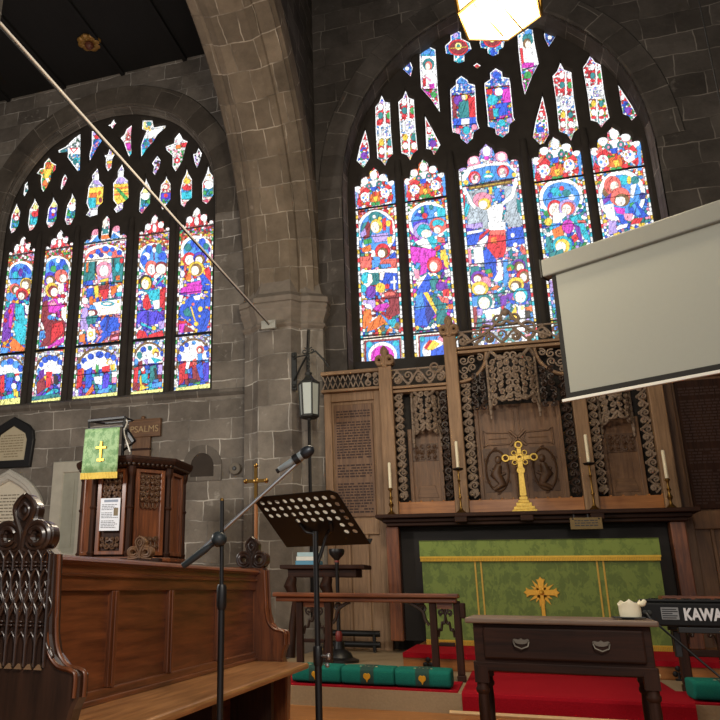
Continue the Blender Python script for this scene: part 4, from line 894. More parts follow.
TL = [
 (A1, [(128, 370), (130, 405), (152, 450), (140, 545), (110, 590), (85, 612), (72, 560), (85, 470), (112, 410)], SH, 'e 118 490 24 20 R; e 118 492 16 16 W; e 122 440 16 16 y'),
 (A1, [(255, 335), (262, 370), (285, 410), (275, 520), (245, 575), (215, 590), (203, 530), (215, 430), (245, 375)], SH, 'e 252 460 26 22 R; p C 215 490 270 490 262 540 220 540; e 256 412 18 18 y'),
 (A1, [(388, 320), (395, 360), (420, 400), (412, 500), (385, 550), (355, 570), (335, 520), (350, 420), (380, 370)], SH, 'p U 345 420 410 410 405 490 350 500; e 388 395 20 20 y; e 385 440 16 16 W; e 382 465 12 12 R; e 400 490 10 12 G'),
 (A1, [(525, 290), (530, 330), (552, 370), (545, 480), (515, 540), (485, 545), (468, 500), (485, 400), (515, 345)], SH, 'e 520 415 26 26 W; e 525 365 18 16 y; e 495 465 16 14 G; e 530 460 14 12 T; p N 472 510 500 505 495 540 475 535'),
 (A1, [(355, 55), (375, 90), (410, 110), (405, 150), (375, 180), (370, 220), (345, 270), (320, 310), (300, 280), (295, 220), (300, 185), (265, 170), (290, 135), (315, 130), (320, 95)], 'YOyYRG', 'e 350 115 20 20 O; p Y 315 140 375 130 360 200 320 210; e 325 235 18 20 O; p R 385 110 410 110 405 145 380 160; e 365 190 14 10 T; e 308 212 12 12 G; p W 325 205 355 200 345 240'),
 (A1, [(205, 220), (210, 290), (185, 345), (170, 320), (180, 250)], 'WgTWk', ''),
 (A1, [(470, 170), (490, 210), (470, 260), (448, 300), (438, 270), (450, 210)], 'WKkW', 'e 465 205 14 14 r'),
 (A2, [(205, 155), (205, 230), (200, 400), (185, 405), (115, 310), (120, 280), (60, 285), (55, 265), (105, 240), (130, 215), (160, 185)], [(0, 'WgAW'), (.4, 'WTbAC')], 'p W 115 250 195 240 200 290 120 290; p R 125 250 190 245 155 285; p W 140 255 175 252 155 278; e 85 268 22 12 T'),
 (A2, [(275, 140), (310, 135), (350, 200), (310, 260), (265, 350), (258, 300), (275, 230)], 'bVTBWK', 'e 305 175 16 16 R; p V 280 145 310 140 300 165 280 170; e 330 205 14 14 b'),
 (A2, [(420, 60), (428, 85), (445, 90), (428, 105), (415, 132), (403, 112), (375, 105), (400, 92)], 'WVWK', ''),
 (A2, [(395, 240), (435, 290), (415, 320), (405, 390), (385, 410), (365, 370), (368, 320), (358, 300), (380, 290)], 'WYWwV', 'p W 370 300 430 290 405 325 375 325; p Y 372 335 410 330 405 350 372 352; p S 375 355 405 352 395 380 380 382'),
 (A2, [(315, 380), (325, 430), (325, 465), (355, 500), (350, 610), (318, 640), (315, 690), (270, 705), (235, 690), (258, 655), (240, 610), (255, 500), (280, 460), (275, 430)], 'WVAw', 'p Y 255 510 355 500 350 620 250 620; e 310 470 28 20 V; p O 258 545 310 540 308 575 258 580; p C 248 575 302 572 302 640 255 645; e 325 545 12 14 O; e 330 590 12 18 r; e 335 560 10 14 Y; p W 290 420 325 415 320 460 290 462; p W 262 655 318 650 312 690 270 695'),
 (A2, [(475, 355), (490, 400), (485, 440), (515, 465), (520, 580), (485, 610), (480, 655), (440, 680), (420, 650), (440, 625), (415, 590), (415, 480), (445, 440), (445, 400)], 'WVAw', 'p Y 415 485 520 480 518 590 440 620 415 590; p O 415 508 520 500 520 512 415 522; p O 415 548 520 540 520 552 415 562; p G 425 510 450 510 518 580 500 600; p k 415 536 520 530 520 534 415 540; e 465 455 30 22 V; p W 450 400 485 395 482 440 450 442'),
 (A3, [(85, 95), (75, 180), (80, 290), (65, 315), (45, 270), (25, 210), (5, 185), (30, 160), (45, 125)], 'WKWwS', 'p K 45 130 80 100 72 145 45 150; p M 30 220 70 215 72 260 45 265; p C 50 270 78 268 70 305; p r 45 185 70 200 68 205 42 190'),
 (A3, [(150, 70), (215, 70), (225, 115), (305, 100), (300, 125), (250, 165), (225, 210), (180, 260), (140, 325), (138, 230), (160, 170), (175, 140), (145, 130)], [(0, 'WAwYW'), (.45, 'bTKUC')], 'p y 150 80 170 78 170 120 150 120; e 190 90 16 16 T; p W 185 140 290 110 240 170 190 190; p C 140 260 175 250 142 315; e 200 200 14 14 r; e 170 220 16 16 T'),
 (A3, [(390, 150), (415, 195), (450, 210), (435, 240), (425, 285), (410, 340), (370, 410), (345, 370), (345, 300), (305, 265), (300, 240), (355, 220), (360, 185)], 'WwKWG', 'e 388 190 20 26 W; p R 400 215 445 210 430 245 400 245; p O 365 230 395 225 400 250 365 255; e 375 330 20 20 R; e 375 330 9 9 W; p G 395 265 425 262 410 295; e 395 360 14 16 W; p W 310 245 350 235 345 270'),
 (A3, [(245, 300), (270, 335), (262, 380), (235, 432), (215, 410), (225, 370), (210, 350)], 'WKkVW', 'e 250 360 10 12 r'),
 (A3, [(515, 250), (540, 290), (530, 330), (508, 390), (488, 340), (480, 290), (500, 285)], 'WKVkW', ''),
 (A3, [(175, 430), (180, 470), (205, 520), (200, 620), (165, 660), (150, 685), (125, 665), (135, 540), (165, 490)], SH, 'e 165 565 28 24 W; e 165 530 22 14 y; e 145 605 16 14 T; e 188 602 13 14 G; p B 128 640 160 630 150 670 130 665'),
 (A3, [(308, 420), (312, 455), (335, 490), (335, 590), (300, 635), (285, 660), (270, 635), (258, 580), (270, 490), (300, 455)], SH, 'p U 265 545 335 540 330 595 268 600; e 302 500 24 20 w; e 300 560 14 14 R; e 285 590 10 10 G; e 315 595 12 12 T'),
 (A3, [(440, 380), (450, 420), (475, 460), (475, 580), (440, 610), (425, 640), (400, 620), (395, 530), (410, 460), (432, 420)], SH, 'e 440 510 32 18 R; p C 400 540 472 530 470 580 402 585; e 438 465 24 20 Y; e 428 620 14 14 K'),
 (A3, [(582, 360), (590, 410), (615, 440), (615, 560), (590, 600), (570, 620), (540, 600), (540, 480), (570, 410)], SH, 'e 580 490 32 28 W; e 548 500 9 14 R; e 555 545 14 12 G; e 600 540 14 12 G; p N 540 585 575 580 570 612 545 600; e 580 445 24 16 w'),
]
for j, ((k, ox, oy), poly, pal, art) in enumerate(TL):
    tracery_piece(poly, k, ox, oy, YG_L, win_n, pal, 140 + j, art, cell=1.9)
mb = MB()
wr = [(2.25, 6.5), (2.2, 7.25), (2.02, 8.0), (1.52, 8.75), (.75, 9.2), (0, 9.3)]
mb.plate(arch_loop(XL, wr, 3.5), holes, -.06, .06, P_xz(YG_L), chamfer=.03)
obj('tracery', mb, M['tracery'], win_n)
mb = MB()
for xm in (-7.325, -6.56, -5.52, -4.755):
    mb.tube([(xm, YG_L - .08, 3.6), (xm, YG_L - .08, 6.6), (xm, YG_L - .04, 6.8)], .055, 8)
obj('mullion', mb, M['tracery'], win_n, smooth=60)
mb = MB()
for x0, x1 in LL: mb.box(x0 - .02, x1 + .02, YG_L - .03, YG_L - .005, 4.6, 4.64)
obj('saddle_bar', mb, M['iron'], win_n)
# ------------------------------------------------------------------ carving helpers
def vine(mb, L, H, fn, r=.011, seed=0, pitch=.16, berries=True, n=5, amp=.34):
    """running vine: a waving stem with a spiral shoot in every bend; fn(u along, v across, d proud)"""
    rg = random.Random(seed)
    k = max(2, int(round(L / pitch))); p = L / k
    stem = []
    for i in range(k * 8 + 1):
        t = i / 8
        stem.append(fn(t * p, H / 2 + amp * H * math.sin(PI * t), .3 * r))
    mb.tube(stem, r, n)
    for i in range(k):
        s = 1 if i % 2 == 0 else -1
        cx, cy = (i + .5) * p, H / 2 - s * H * .12
        R = min(p * .48, H * .36)
        sp = spiral(cx, cy, R, R * .18, 90 * s + rg.uniform(-20, 20), -s * 1.35, 18)
        mb.tube([fn(a, b, r * (.4 + 1.6 * q / 18)) for q, (a, b) in enumerate(sp)], [r * (1.05 - .5 * q / 18) for q in range(19)], n)
        if berries and i % 2 == 0:
            for q in range(5):
                a = 2 * PI * q / 5
                mb.ball(fn(cx + R * .4 * math.cos(a), cy + R * .4 * math.sin(a), r * 1.2), r * 1.5, 6)
        # leaf
        lx, ly = (i + .5) * p, H / 2 + s * H * .4
        for da in (-40, 0, 40):
            a = math.radians(90 * s + da)
            mb.tube([fn(lx, ly - s * .3 * R, 0), fn(lx + .3 * R * math.cos(a), ly + .25 * R * math.sin(a), r), fn(lx + .5 * R * math.cos(a), ly + .42 * R * math.sin(a), r * .3)], [r * .8, r * 1.3, r * .3], n)
def scrolls(mb, W, H, fn, r=.011, seed=0, cell=.11, n=5):
    """dense mirrored scrollwork filling a W x H panel (u from -W/2)"""
    rg = random.Random(seed)
    nx, nz = max(1, int(round(W / 2 / cell))), max(1, int(round(H / cell)))
    cw, ch = W / 2 / nx, H / nz
    for j in range(nz):
        for i in range(nx):
            a0, tn = rg.uniform(0, 360), rg.choice((-1, 1)) * rg.uniform(1.1, 1.7)
            R = min(cw, ch) * rg.uniform(.46, .62); cx, cy = (i + .5) * cw, (j + .5) * ch
            for s in (-1, 1):
                sp = spiral(cx, cy, R, R * .15, a0, tn, 15)
                mb.tube([fn(s * a, b, r * (.3 + 2 * q / 15)) for q, (a, b) in enumerate(sp)], [r * (1.15 - .5 * q / 15) for q in range(16)], n)
                if (i + j) % 2: mb.ball(fn(s * cx, cy, r * 1.5), r * 1.7, 6)
                if j < nz - 1:
                    mb.tube([fn(s * cx, cy, 0), fn(s * (cx + .4 * cw * rg.uniform(-1, 1)), cy + .5 * ch, r), fn(s * (cx + .1 * cw), cy + ch, 0)], r * .8, n)
def flat(Y): return lambda u, v, d: (u, Y - d, v)
def trefoil_outline(cx, z0, w, h):
    """three lobed poppy finial on a short neck, as a loop"""
    P = [(-.1, 0), (-.14, .1), (-.3, .1), (-.46, .2), (-.5, .4), (-.42, .54), (-.27, .6), (-.16, .56), (-.2, .68), (-.18, .84), (0, 1.0)]
    pts = [(x, y) for x, y in P] + [(-x, y) for x, y in reversed(P[:-1])]
    return [(cx + x * w, z0 + y * h) for x, y in cr(pts, 4)]
def finial(mb, cx, z0, w, h, y0, y1, ch=.012):
    hole = lambda sx: [(cx + sx * .27 * w + .085 * w * math.cos(a), z0 + .33 * h + .08 * h * math.sin(a)) for a in [2 * PI * i / 10 for i in range(10)]]
    mb.plate(trefoil_outline(cx, z0, w, h), [hole(-1), hole(1)], y0, y1, P_xz(0), chamfer=ch)
    for s in (-1, 1):      # raised curl of each side lobe, then the middle bud
        sp = spiral(cx + s * .27 * w, z0 + .34 * h, .19 * w, .1 * w, 90 - s * 90, s * .9, 14)
        mb.tube([(a, y0 - .002, b) for a, b in sp], .028 * w * 1.6, 6)
    mb.tube([(cx + a * w, y0 - .002, z0 + b * h) for a, b in cr([(0, .1), (.0, .42), (-.12, .66), (0, .9), (.12, .66), (0, .42)], 5)], .03 * w * 1.4, 6)

# ------------------------------------------------------------------ the reredos
RX = 0.22
rd = thing('reredos', 'tall carved oak reredos with pale posts and openwork canopies under the great window', 'reredos', (RX, 9.6, 1.69))
mb = MB()
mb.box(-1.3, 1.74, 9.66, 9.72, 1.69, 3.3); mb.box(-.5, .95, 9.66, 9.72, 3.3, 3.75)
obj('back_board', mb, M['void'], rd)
YP0, YP1 = 9.38, 9.54
PX = [(-1.41, -1.24, 3.62), (-.565, -.405, 3.95), (.865, 1.02, 3.95), (1.68, 1.84, 3.62)]
for x0, x1, zt in PX:
    mb = MB(); mb.box(x0, x1, YP0, YP1, 1.69, zt)
    p = obj('post', mb, M['oakZ'], rd, bevel=.012)
    mb = MB(); finial(mb, (x0 + x1) / 2, zt - .02, .25, .30, YP0 - .01, YP1 - .03)
    obj('finial', mb, M['oakZ'], p)
def rail_vine(x0, x1, zr, h, seed, peak=None):
    mb = MB(); mb.box(x0, x1, YP0 + .02, YP1 + .02, zr, zr + .035); mb.box(x0, x1, YP0 + .04, YP1, zr - .05, zr - .012)
    obj('rail', mb, M['oakX'], rd, bevel=.006)
    mb = MB(); vine(mb, x1 - x0, h, lambda u, v, d: (x0 + u, YP0 + .06 - d, zr + .035 + v), .015, seed, .15)
    mb.tube([(x0, YP0 + .06, zr + .04 + h), (x1, YP0 + .06, zr + .04 + h)], .012, 6)
    if peak:
        for sx, px in peak:
            sp = spiral(px - sx * .09, zr + h + .04, .1, .02, 90 - 90 * sx, -sx * 1.2, 16)
            mb.tube([(a, YP0 + .05, b) for a, b in sp], [.02 - .0006 * q for q in range(17)], 6)
    obj('cresting', mb, M['carve'], rd, smooth=60)
rail_vine(-1.24, -.565, 3.31, .22, 1, [(1, -.6)])
rail_vine(1.02, 1.68, 3.31, .22, 2, [(-1, 1.06)])
rail_vine(-.405, .865, 3.76, .2, 3)
mb = MB()      # high foliage gable at the middle of the cresting
for s in (-1, 1):
    mb.tube([(RX + s * u, YP0 + .04, z) for u, z in cr([(.5, 3.84), (.36, 3.9), (.22, 3.98), (.1, 4.1), (.03, 4.22)], 6)], .02, 6)
    mb.tube([(RX + s * a, YP0 + .04, b) for a, b in spiral(.09, 4.12, .09, .02, 200, 1.3, 16)], [.022 - .0006 * q for q in range(17)], 6)
    mb.tube([(RX + s * a, YP0 + .04, b) for a, b in spiral(.26, 3.97, .1, .02, 160, -1.3, 16)], [.02 - .0006 * q for q in range(17)], 6)
mb.ball((RX, YP0 + .03, 4.2), .05, 8); obj('gable', mb, M['carve'], rd, smooth=60)
# quarter brackets under the centre rail
for s, xp in ((1, -.405), (-1, .865)):
    mb = MB()
    c = [(xp + s * (.36 - .36 * math.cos(a)) , 3.71 - .36 + .36 * math.sin(a)) for a in [PI / 2 * i / 14 for i in range(15)]]
    arcp = [(xp + s * .02, 3.36)] + [(xp + s * .35 * math.sin(a), 3.70 - .36 * math.cos(a)) for a in [PI / 2 * i / 14 for i in range(15)]]
    mb.tube([(x, YP0 + .05, z) for x, z in arcp], .026, 6)
    obj('bracket', mb, M['oakX'], rd, smooth=60)
    mb = MB()
    for i, (cx, cz, R) in enumerate(((.07, 3.62, .06), (.17, 3.62, .06), (.27, 3.645, .05), (.07, 3.5, .06), (.17, 3.52, .055), (.06, 3.41, .04))):
        sp = spiral(xp + s * cx, cz, R, .012, 60 * i, 1.4 * (1 if i % 2 else -1), 16)
        mb.tube([(a, YP0 + .07, b) for a, b in sp], .011, 5)
    obj('bracket_tracery', mb, M['carve'], rd, smooth=60)
# standing canopies
def canopy(x0, x1, z0, z1, Yf, seed, cell):
    xc = (x0 + x1) / 2; w = x1 - x0
    k = Yf
    def fn(u, v, d):     # bowed front
        return (xc + u, k + .16 * (abs(u) / (w / 2)) ** 2 - d, z0 + .05 * math.cos(u / w * 4) + v)
    mb = MB(); scrolls(mb, w * .94, z1 - z0 - .08, fn, .0135, seed, cell)
    for s in (-1, 1):
        mb.tube([fn(s * w / 2, v, 0) for v in np.linspace(-.12, z1 - z0, 6)], [.012, .024, .02, .02, .02, .014], 6)
        for q in range(7): mb.ball(fn(s * w / 2, -.06 + q * (z1 - z0) / 7, .012), .02, 6)
        mb.tube([fn(s * a, b, .02) for a, b in cr([(w / 2, .0), (w * .38, .1), (w * .2, .02), (0, .09)], 6)], .016, 6)
        mb.tube([fn(s * a, b, .01) for a, b in cr([(w / 2, (z1 - z0) * .95), (w * .4, (z1 - z0) * 1.02), (w * .26, (z1 - z0) * .86), (w * .1, (z1 - z0) * .78)], 6)], .022, 6)
    return obj('canopy', mb, M['carve'], rd, smooth=60)
canopy(-.06, .5, 2.98, 3.66, 9.26, 5, .085)
canopy(-1.02, -.68, 2.7, 3.27, 9.38, 6, .075)
canopy(1.16, 1.5, 2.7, 3.27, 9.38, 8, .075)
for s, x0 in ((-1, -.24), (1, .56)):     # side cheeks of the middle canopy
    mb = MB(); scrolls(mb, .2, .5, lambda u, v, d, x0=x0: (x0 + .06 + u, 9.42 - d, 2.95 + v), .012, 9 + s, .08)
    obj('canopy_cheek', mb, M['carved'], rd, smooth=60)
# vine strips beside the posts
for i, (x0, w, z1) in enumerate(((-1.24, .12, 3.25), (-.68, .11, 3.25), (-.405, .13, 3.35), (.735, .13, 3.35), (1.02, .12, 3.25), (1.56, .12, 3.25))):
    mb = MB(); vine(mb, z1 - 1.9, w, lambda u, v, d, x0=x0: (x0 + v, 9.47 - d, 1.9 + u), .012, 20 + i, .1)
    vine(mb, z1 - 1.9, w * .7, lambda u, v, d, x0=x0, w=w: (x0 + w - v * .9, 9.49 - d, 1.94 + u), .009, 40 + i, .085)
    obj('vine_strip', mb, M['carve'] if i not in (1, 3) else M['carved'], rd, smooth=60)
# niche panels
def niche(x0, x1, z0, z1, name='niche_panel'):
    mb = MB(); mb.box(x0, x1, 9.58, 9.64, z0, z1)
    mb.box(x0, x0 + .05, 9.55, 9.6, z0, z1); mb.box(x1 - .05, x1, 9.55, 9.6, z0, z1)
    return obj(name, mb, M['midZ'], rd, bevel=.006)
n0 = niche(-.27, .735, 1.87, 3.05); nl = niche(-1.1, -.68, 1.87, 2.8); nr = niche(1.14, 1.56, 1.87, 2.8)
for n_, xc in ((nl, -.89), (nr, 1.35)):
    mb = MB(); scrolls(mb, .3, .2, lambda u, v, d, xc=xc: (xc + u, 9.578 - d, 2.4 + v), .011, 12, .075)
    mb.box(xc - .16, xc + .16, 9.57, 9.58, 2.39, 2.61)
    obj('relief', mb, M['relief'], n_, smooth=60)
    mb = MB(); v = [(xc - .13, 1.93), (xc + .13, 1.93), (xc + .09, 2.08), (xc - .09, 2.08)]
    mb.plate(v, [], 9.572, 9.58, P_xz(0), chamfer=.004); obj('raised_panel', mb, M['midX'], n_)
mb = MB()      # cross with banner ended arms and ovals at the feet
for a in (45, 135):
    c, s = math.cos(math.radians(a)), math.sin(math.radians(a))
    mb.tube([(RX - .13 * c, 9.575, 2.62 - .13 * s), (RX + .13 * c, 9.575, 2.62 + .13 * s)], .018, 6)
for s in (-1, 1):
    P = [(RX + s * .1, 2.69), (RX + s * .36, 2.70), (RX + s * .4, 2.73), (RX + s * .4, 2.52), (RX + s * .36, 2.55), (RX + s * .1, 2.55), (RX + s * .06, 2.62)]
    mb.tube([(x, 9.577, z) for x, z in P], .011, 6, closed=True)
    mb.tube([(x, 9.577, z) for x, z in [(RX + s * .12, 2.62), (RX + s * .34, 2.62)]], .006, 5)
mb.tube([(RX - .03, 9.577, 2.7), (RX - .03, 9.577, 3.0)], .01, 5); mb.tube([(RX + .03, 9.577, 2.7), (RX + .03, 9.577, 3.0)], .01, 5)
mb.tube([(RX - .05, 9.577, 2.55), (RX - .06, 9.577, 1.9)], .01, 5); mb.tube([(RX + .05, 9.577, 2.55), (RX + .06, 9.577, 1.9)], .01, 5)
obj('cross_relief', mb, M['midX'], n0, smooth=60)
for s in (-1, 1):
    xc = RX + s * .27
    mb = MB(); mb.box(xc - .15, xc + .15, 9.572, 9.58, 1.97, 2.5)
    mb.tube([(xc + .13 * math.cos(a), 9.57, 2.23 + .25 * math.sin(a)) for a in [2 * PI * i / 24 for i in range(24)]], .014, 6, closed=True)
    mb.ball((xc - s * .02, 9.575, 2.36), .045, 8, (1, .6, 1.2))                     # bowed half-figure
    mb.tube([(xc - s * .02, 9.575, 2.3), (xc + s * .02, 9.57, 2.18), (xc - s * .05, 9.57, 2.06), (xc + s * .06, 9.575, 2.0)], [.04, .07, .05, .03], 8)
    mb.tube([(xc - s * .09, 9.57, 2.2), (xc, 9.56, 2.15), (xc + s * .07, 9.57, 2.25)], .02, 6)
    for q in range(6):
        a = 2 * PI * q / 6 + .5
        sp = spiral(xc + .13 * math.cos(a), 2.23 + .25 * math.sin(a), .035, .008, q * 60, 1.2, 10)
        mb.tube([(u, 9.572, v) for u, v in sp], .008, 5)
    obj('figure_relief', mb, M['relief'], n0, smooth=60)
for x0, x1 in ((-1.24, -.565), (-.405, .865), (1.02, 1.68)):
    mb = MB(); mb.box(x0, x1, 9.44, 9.5, 1.695, 1.87)
    k = int((x1 - x0) / .12)
    for i in range(k + 1): mb.ball((x0 + (x1 - x0) * i / k, 9.47, 1.872), .018, 6)
    obj('base_board', mb, M['orangeX'], rd, bevel=.004)

# ------------------------------------------------------------------ side boards and panelling
def words(mb, x0, x1, z0, z1, Y, lh, seed, hgt=.5, fill=.96):
    rg = random.Random(seed); n = int((z1 - z0) / lh)
    for i in range(n):
        z = z1 - (i + .5) * lh; x = x0
        while x < x1 - .01:
            w = rg.uniform(.25, 1.1) * lh * 1.9
            w = min(w, x1 - x)
            if rg.random() < fill: mb.box(x, x + w, Y - .003, Y, z - lh * hgt / 2, z + lh * hgt / 2)
            x += w + lh * .35
M['burnt'] = plain('dark burnt lettering', (60, 38, 30), .7)
def board(name, x0, x1, label, dark):  # dark: the corner's shade is put into the colour as darker oak
    t = thing(name, label, 'text board', ((x0 + x1) / 2, 9.62, .135))
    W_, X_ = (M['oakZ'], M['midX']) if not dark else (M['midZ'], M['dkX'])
    mb = MB(); mb.box(x0, x1, 9.64, 9.72, .135, 3.36)
    mb.box(x0, x0 + .1, 9.6, 9.66, .135, 3.36); mb.box(x1 - .1, x1, 9.6, 9.66, .135, 3.36); mb.box(x0 + .1, x1 - .1, 9.6, 9.66, 3.24, 3.36)
    mb.box(x0 + .1, x1 - .1, 9.6, 9.66, 1.5, 1.7)
    for f in (.36, .66): mb.box(x0 + (x1 - x0) * f - .02, x0 + (x1 - x0) * f + .02, 9.61, 9.66, .135, 1.5)
    obj('panelling', mb, W_, t, bevel=.008)
    a, b = x0 + .13, x1 - .13
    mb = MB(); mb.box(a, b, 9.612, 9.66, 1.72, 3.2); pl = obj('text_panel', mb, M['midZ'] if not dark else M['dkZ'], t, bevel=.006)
    for z0, z1 in ((3.0, 3.12), (2.46, 2.97), (2.2, 2.4), (1.76, 2.16)):
        mb = MB(); words(mb, a + .03, b - .03, z0, z1, 9.612, .036, int(z0 * 100), .55)
        obj('lettering', mb, M['burnt'], pl)
    mb = MB(); mb.box(x0 - .02, x1, 9.52, 9.62, 3.36, 3.4); mb.box(x0 - .02, x1, 9.52, 9.62, 3.6, 3.65); obj('cornice', mb, M['oakX'], t, bevel=.008)
    mb = MB(); n = 4; s = (x1 - x0) * .72 / n
    for i in range(n):
        u = x0 + i * s
        mb.tube([(u, 9.56, 3.41), (u + s / 2, 9.56, 3.59), (u + s, 9.56, 3.41)], .014, 5); mb.tube([(u, 9.56, 3.59), (u + s / 2, 9.56, 3.41), (u + s, 9.56, 3.59)], .014, 5)
    scrolls(mb, (x1 - x0) * .24, .19, lambda u, v, d: (x1 - (x1 - x0) * .13 + u, 9.57 - d, 3.41 + v), .014, 3, .09)
    obj('frieze', mb, M['carve'] if not dark else M['carved'], t, smooth=60)
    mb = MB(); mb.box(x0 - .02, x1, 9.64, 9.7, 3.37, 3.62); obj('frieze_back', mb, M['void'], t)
    return t
board('commandment_board', -2.19, -1.42, 'tall oak board of dark lettering behind the black music stand', False)
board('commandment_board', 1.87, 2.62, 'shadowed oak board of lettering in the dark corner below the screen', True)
hp = thing('heating_pipes', 'twin black heating pipes along the foot of the oak panelling', 'heating pipes', (-1.8, 9.3, .135))
for z in (.22, .34):
    mb = MB(); mb.tube([(-2.1, 9.3, z), (-1.52, 9.3, z)], .035, 8); obj('pipe', mb, M['iron'], hp, smooth=50)
for x in (-2.0, -1.6):
    mb = MB(); mb.box(x, x + .03, 9.27, 9.33, .135, .36); obj('bracket', mb, M['iron'], hp)
# ------------------------------------------------------------------ altar, shelf and its ornaments
t = thing('altar_shelf', 'long dark wooden shelf behind the altar carrying candlesticks and cross', 'shelf', (RX, 9.3, .27))
mb = MB(); mb.box(-1.47, 1.94, 9.02, 9.56, 1.645, 1.69); obj('shelf_board', mb, M['dkX'], t, bevel=.008)
mb = MB(); mb.box(-1.40, 1.87, 9.1, 9.5, 1.6, 1.645); mb.box(-1.36, 1.83, 9.14, 9.5, 1.56, 1.6); obj('moulding', mb, M['dkX'], t, bevel=.008)
for x in (-1.38, 1.66):
    mb = MB(); mb.box(x, x + .15, 9.2, 9.36, .272, 1.56); obj('leg', mb, M['pewZ'], t, bevel=.01)
mb = MB(); mb.box(-1.23, 1.66, 9.4, 9.46, .272, 1.56); obj('back_panel', mb, M['void'], t)
for x in (-.49, .22, .94):
    mb = MB(); mb.box(x - .07, x + .07, 8.99, 9.1, 1.58, 1.645); obj('corbel', mb, M['dkX'], t, bevel=.01)

t = thing('altar', 'dark oak altar table behind the green frontal', 'altar', (.25, 9.0, .272))
mb = MB(); mb.box(-.93, 1.44, 8.69, 9.36, 1.3, 1.345); obj('table_top', mb, M['dkX'], t, bevel=.006)
for x in (-.88, 1.3):
    for y in (8.72, 9.2):
        mb = MB(); mb.box(x, x + .1, y, y + .1, .272, 1.3); obj('leg', mb, M['dkZ'], t, bevel=.008)
def damask(name, c1, c2, sc):
    m, nt, b, N, L = newmat(name)
    b.inputs['Roughness'].default_value = .62; b.inputs['Sheen Weight'].default_value = .25
    tc = N('ShaderNodeTexCoord'); mp = N('ShaderNodeMapping'); mp.inputs['Scale'].default_value = (sc, sc, sc * .7)
    L(tc.outputs['Object'], mp.inputs['Vector'])
    v = N('ShaderNodeTexVoronoi'); v.feature = 'SMOOTH_F1'; v.inputs['Scale'].default_value = 1; v.inputs['Randomness'].default_value = .45
    n = N('ShaderNodeTexNoise'); n.inputs['Scale'].default_value = 2.2; n.inputs['Detail'].default_value = 5; n.inputs['Distortion'].default_value = 1.4
    L(mp.outputs['Vector'], v.inputs['Vector']); L(mp.outputs['Vector'], n.inputs['Vector'])
    mul = N('ShaderNodeMath'); mul.operation = 'ADD'; L(v.outputs['Distance'], mul.inputs[0]); L(n.outputs['Fac'], mul.inputs[1])
    r = N('ShaderNodeValToRGB'); r.color_ramp.elements[0].position = .82; r.color_ramp.elements[1].position = 1.0
    r.color_ramp.elements[0].color = lin(c1); r.color_ramp.elements[1].color = lin(c2)
    L(mul.outputs[0], r.inputs['Fac']); L(r.outputs['Color'], b.inputs['Base Color'])
    return m
M['gold'] = plain('gold braid', (206, 164, 58), .42, .55, .2, 40)
M['goldthread'] = plain('gold thread', (196, 160, 66), .6, .2, .2, 60)
fr = thing('altar_frontal', 'green damask altar frontal with gold fringe and sunburst cross', 'altar frontal', (.25, 8.66, .272))
mb = MB(); mb.box(-.92, 1.42, 8.655, 8.668, .29, 1.19); cl = obj('cloth', mb, damask('green damask', (86, 106, 40), (108, 128, 52), 9), fr)
mb = MB(); mb.box(-.935, 1.435, 8.63, 8.652, 1.185, 1.352); mb.box(-.935, 1.435, 8.63, 9.2, 1.347, 1.356); obj('superfrontal', mb, damask('green damask of the upper band', (98, 120, 46), (120, 142, 58), 11), fr)
mb = MB(); n = 150
mb.box(-.935, 1.435, 8.624, 8.632, 1.168, 1.188)
for i in range(n): mb.box(-.93 + i * 2.36 / n, -.93 + (i + .75) * 2.36 / n, 8.624, 8.634, 1.135, 1.17)
obj('fringe', mb, M['gold'], fr)
mb = MB(); n = 150
for i in range(n): mb.box(-.92 + i * 2.34 / n, -.92 + (i + .75) * 2.34 / n, 8.645, 8.655, .276, .325)
mb.box(-.92, 1.42, 8.643, 8.655, .32, .335); obj('fringe', mb, M['gold'], fr)
for x in (-.36, -.30, .84, .90):
    mb = MB(); mb.box(x - .008, x + .008, 8.648, 8.655, .33, 1.15); obj('orphrey', mb, M['goldthread'], fr)
EX, EZ = .28, .82
mb = MB()
for k in range(16):
    a = 2 * PI * (k + .5) / 16; r1 = .15 if k % 2 else .12
    mb.plate([(EX + .03 * math.cos(a + 1.2), EZ + .03 * math.sin(a + 1.2)), (EX + r1 * math.cos(a), EZ + r1 * math.sin(a)), (EX + .03 * math.cos(a - 1.2), EZ + .03 * math.sin(a - 1.2))], [], 8.647, 8.655, P_xz(0))
P = [(-.018, -.36), (.018, -.36), (.018, -.025), (.12, -.03), (.15, -.05), (.15, -.02), (.175, 0), (.15, .02), (.15, .05), (.12, .03), (.025, .025), (.03, .1), (.045, .13), (.02, .13), (0, .16), (-.02, .13), (-.045, .13), (-.03, .1),
     (-.025, .025), (-.12, .03), (-.15, .05), (-.15, .02), (-.175, 0), (-.15, -.02), (-.15, -.05), (-.12, -.03), (-.018, -.025)]
mb.plate([(EX + x, EZ + z) for x, z in P], [], 8.640, 8.655, P_xz(0), chamfer=.003)
mb.ball((EX, 8.645, EZ), .028, 8)
obj('sunburst_cross', mb, plain('gold embroidery', (214, 160, 54), .4, .5, .25, 50), fr)

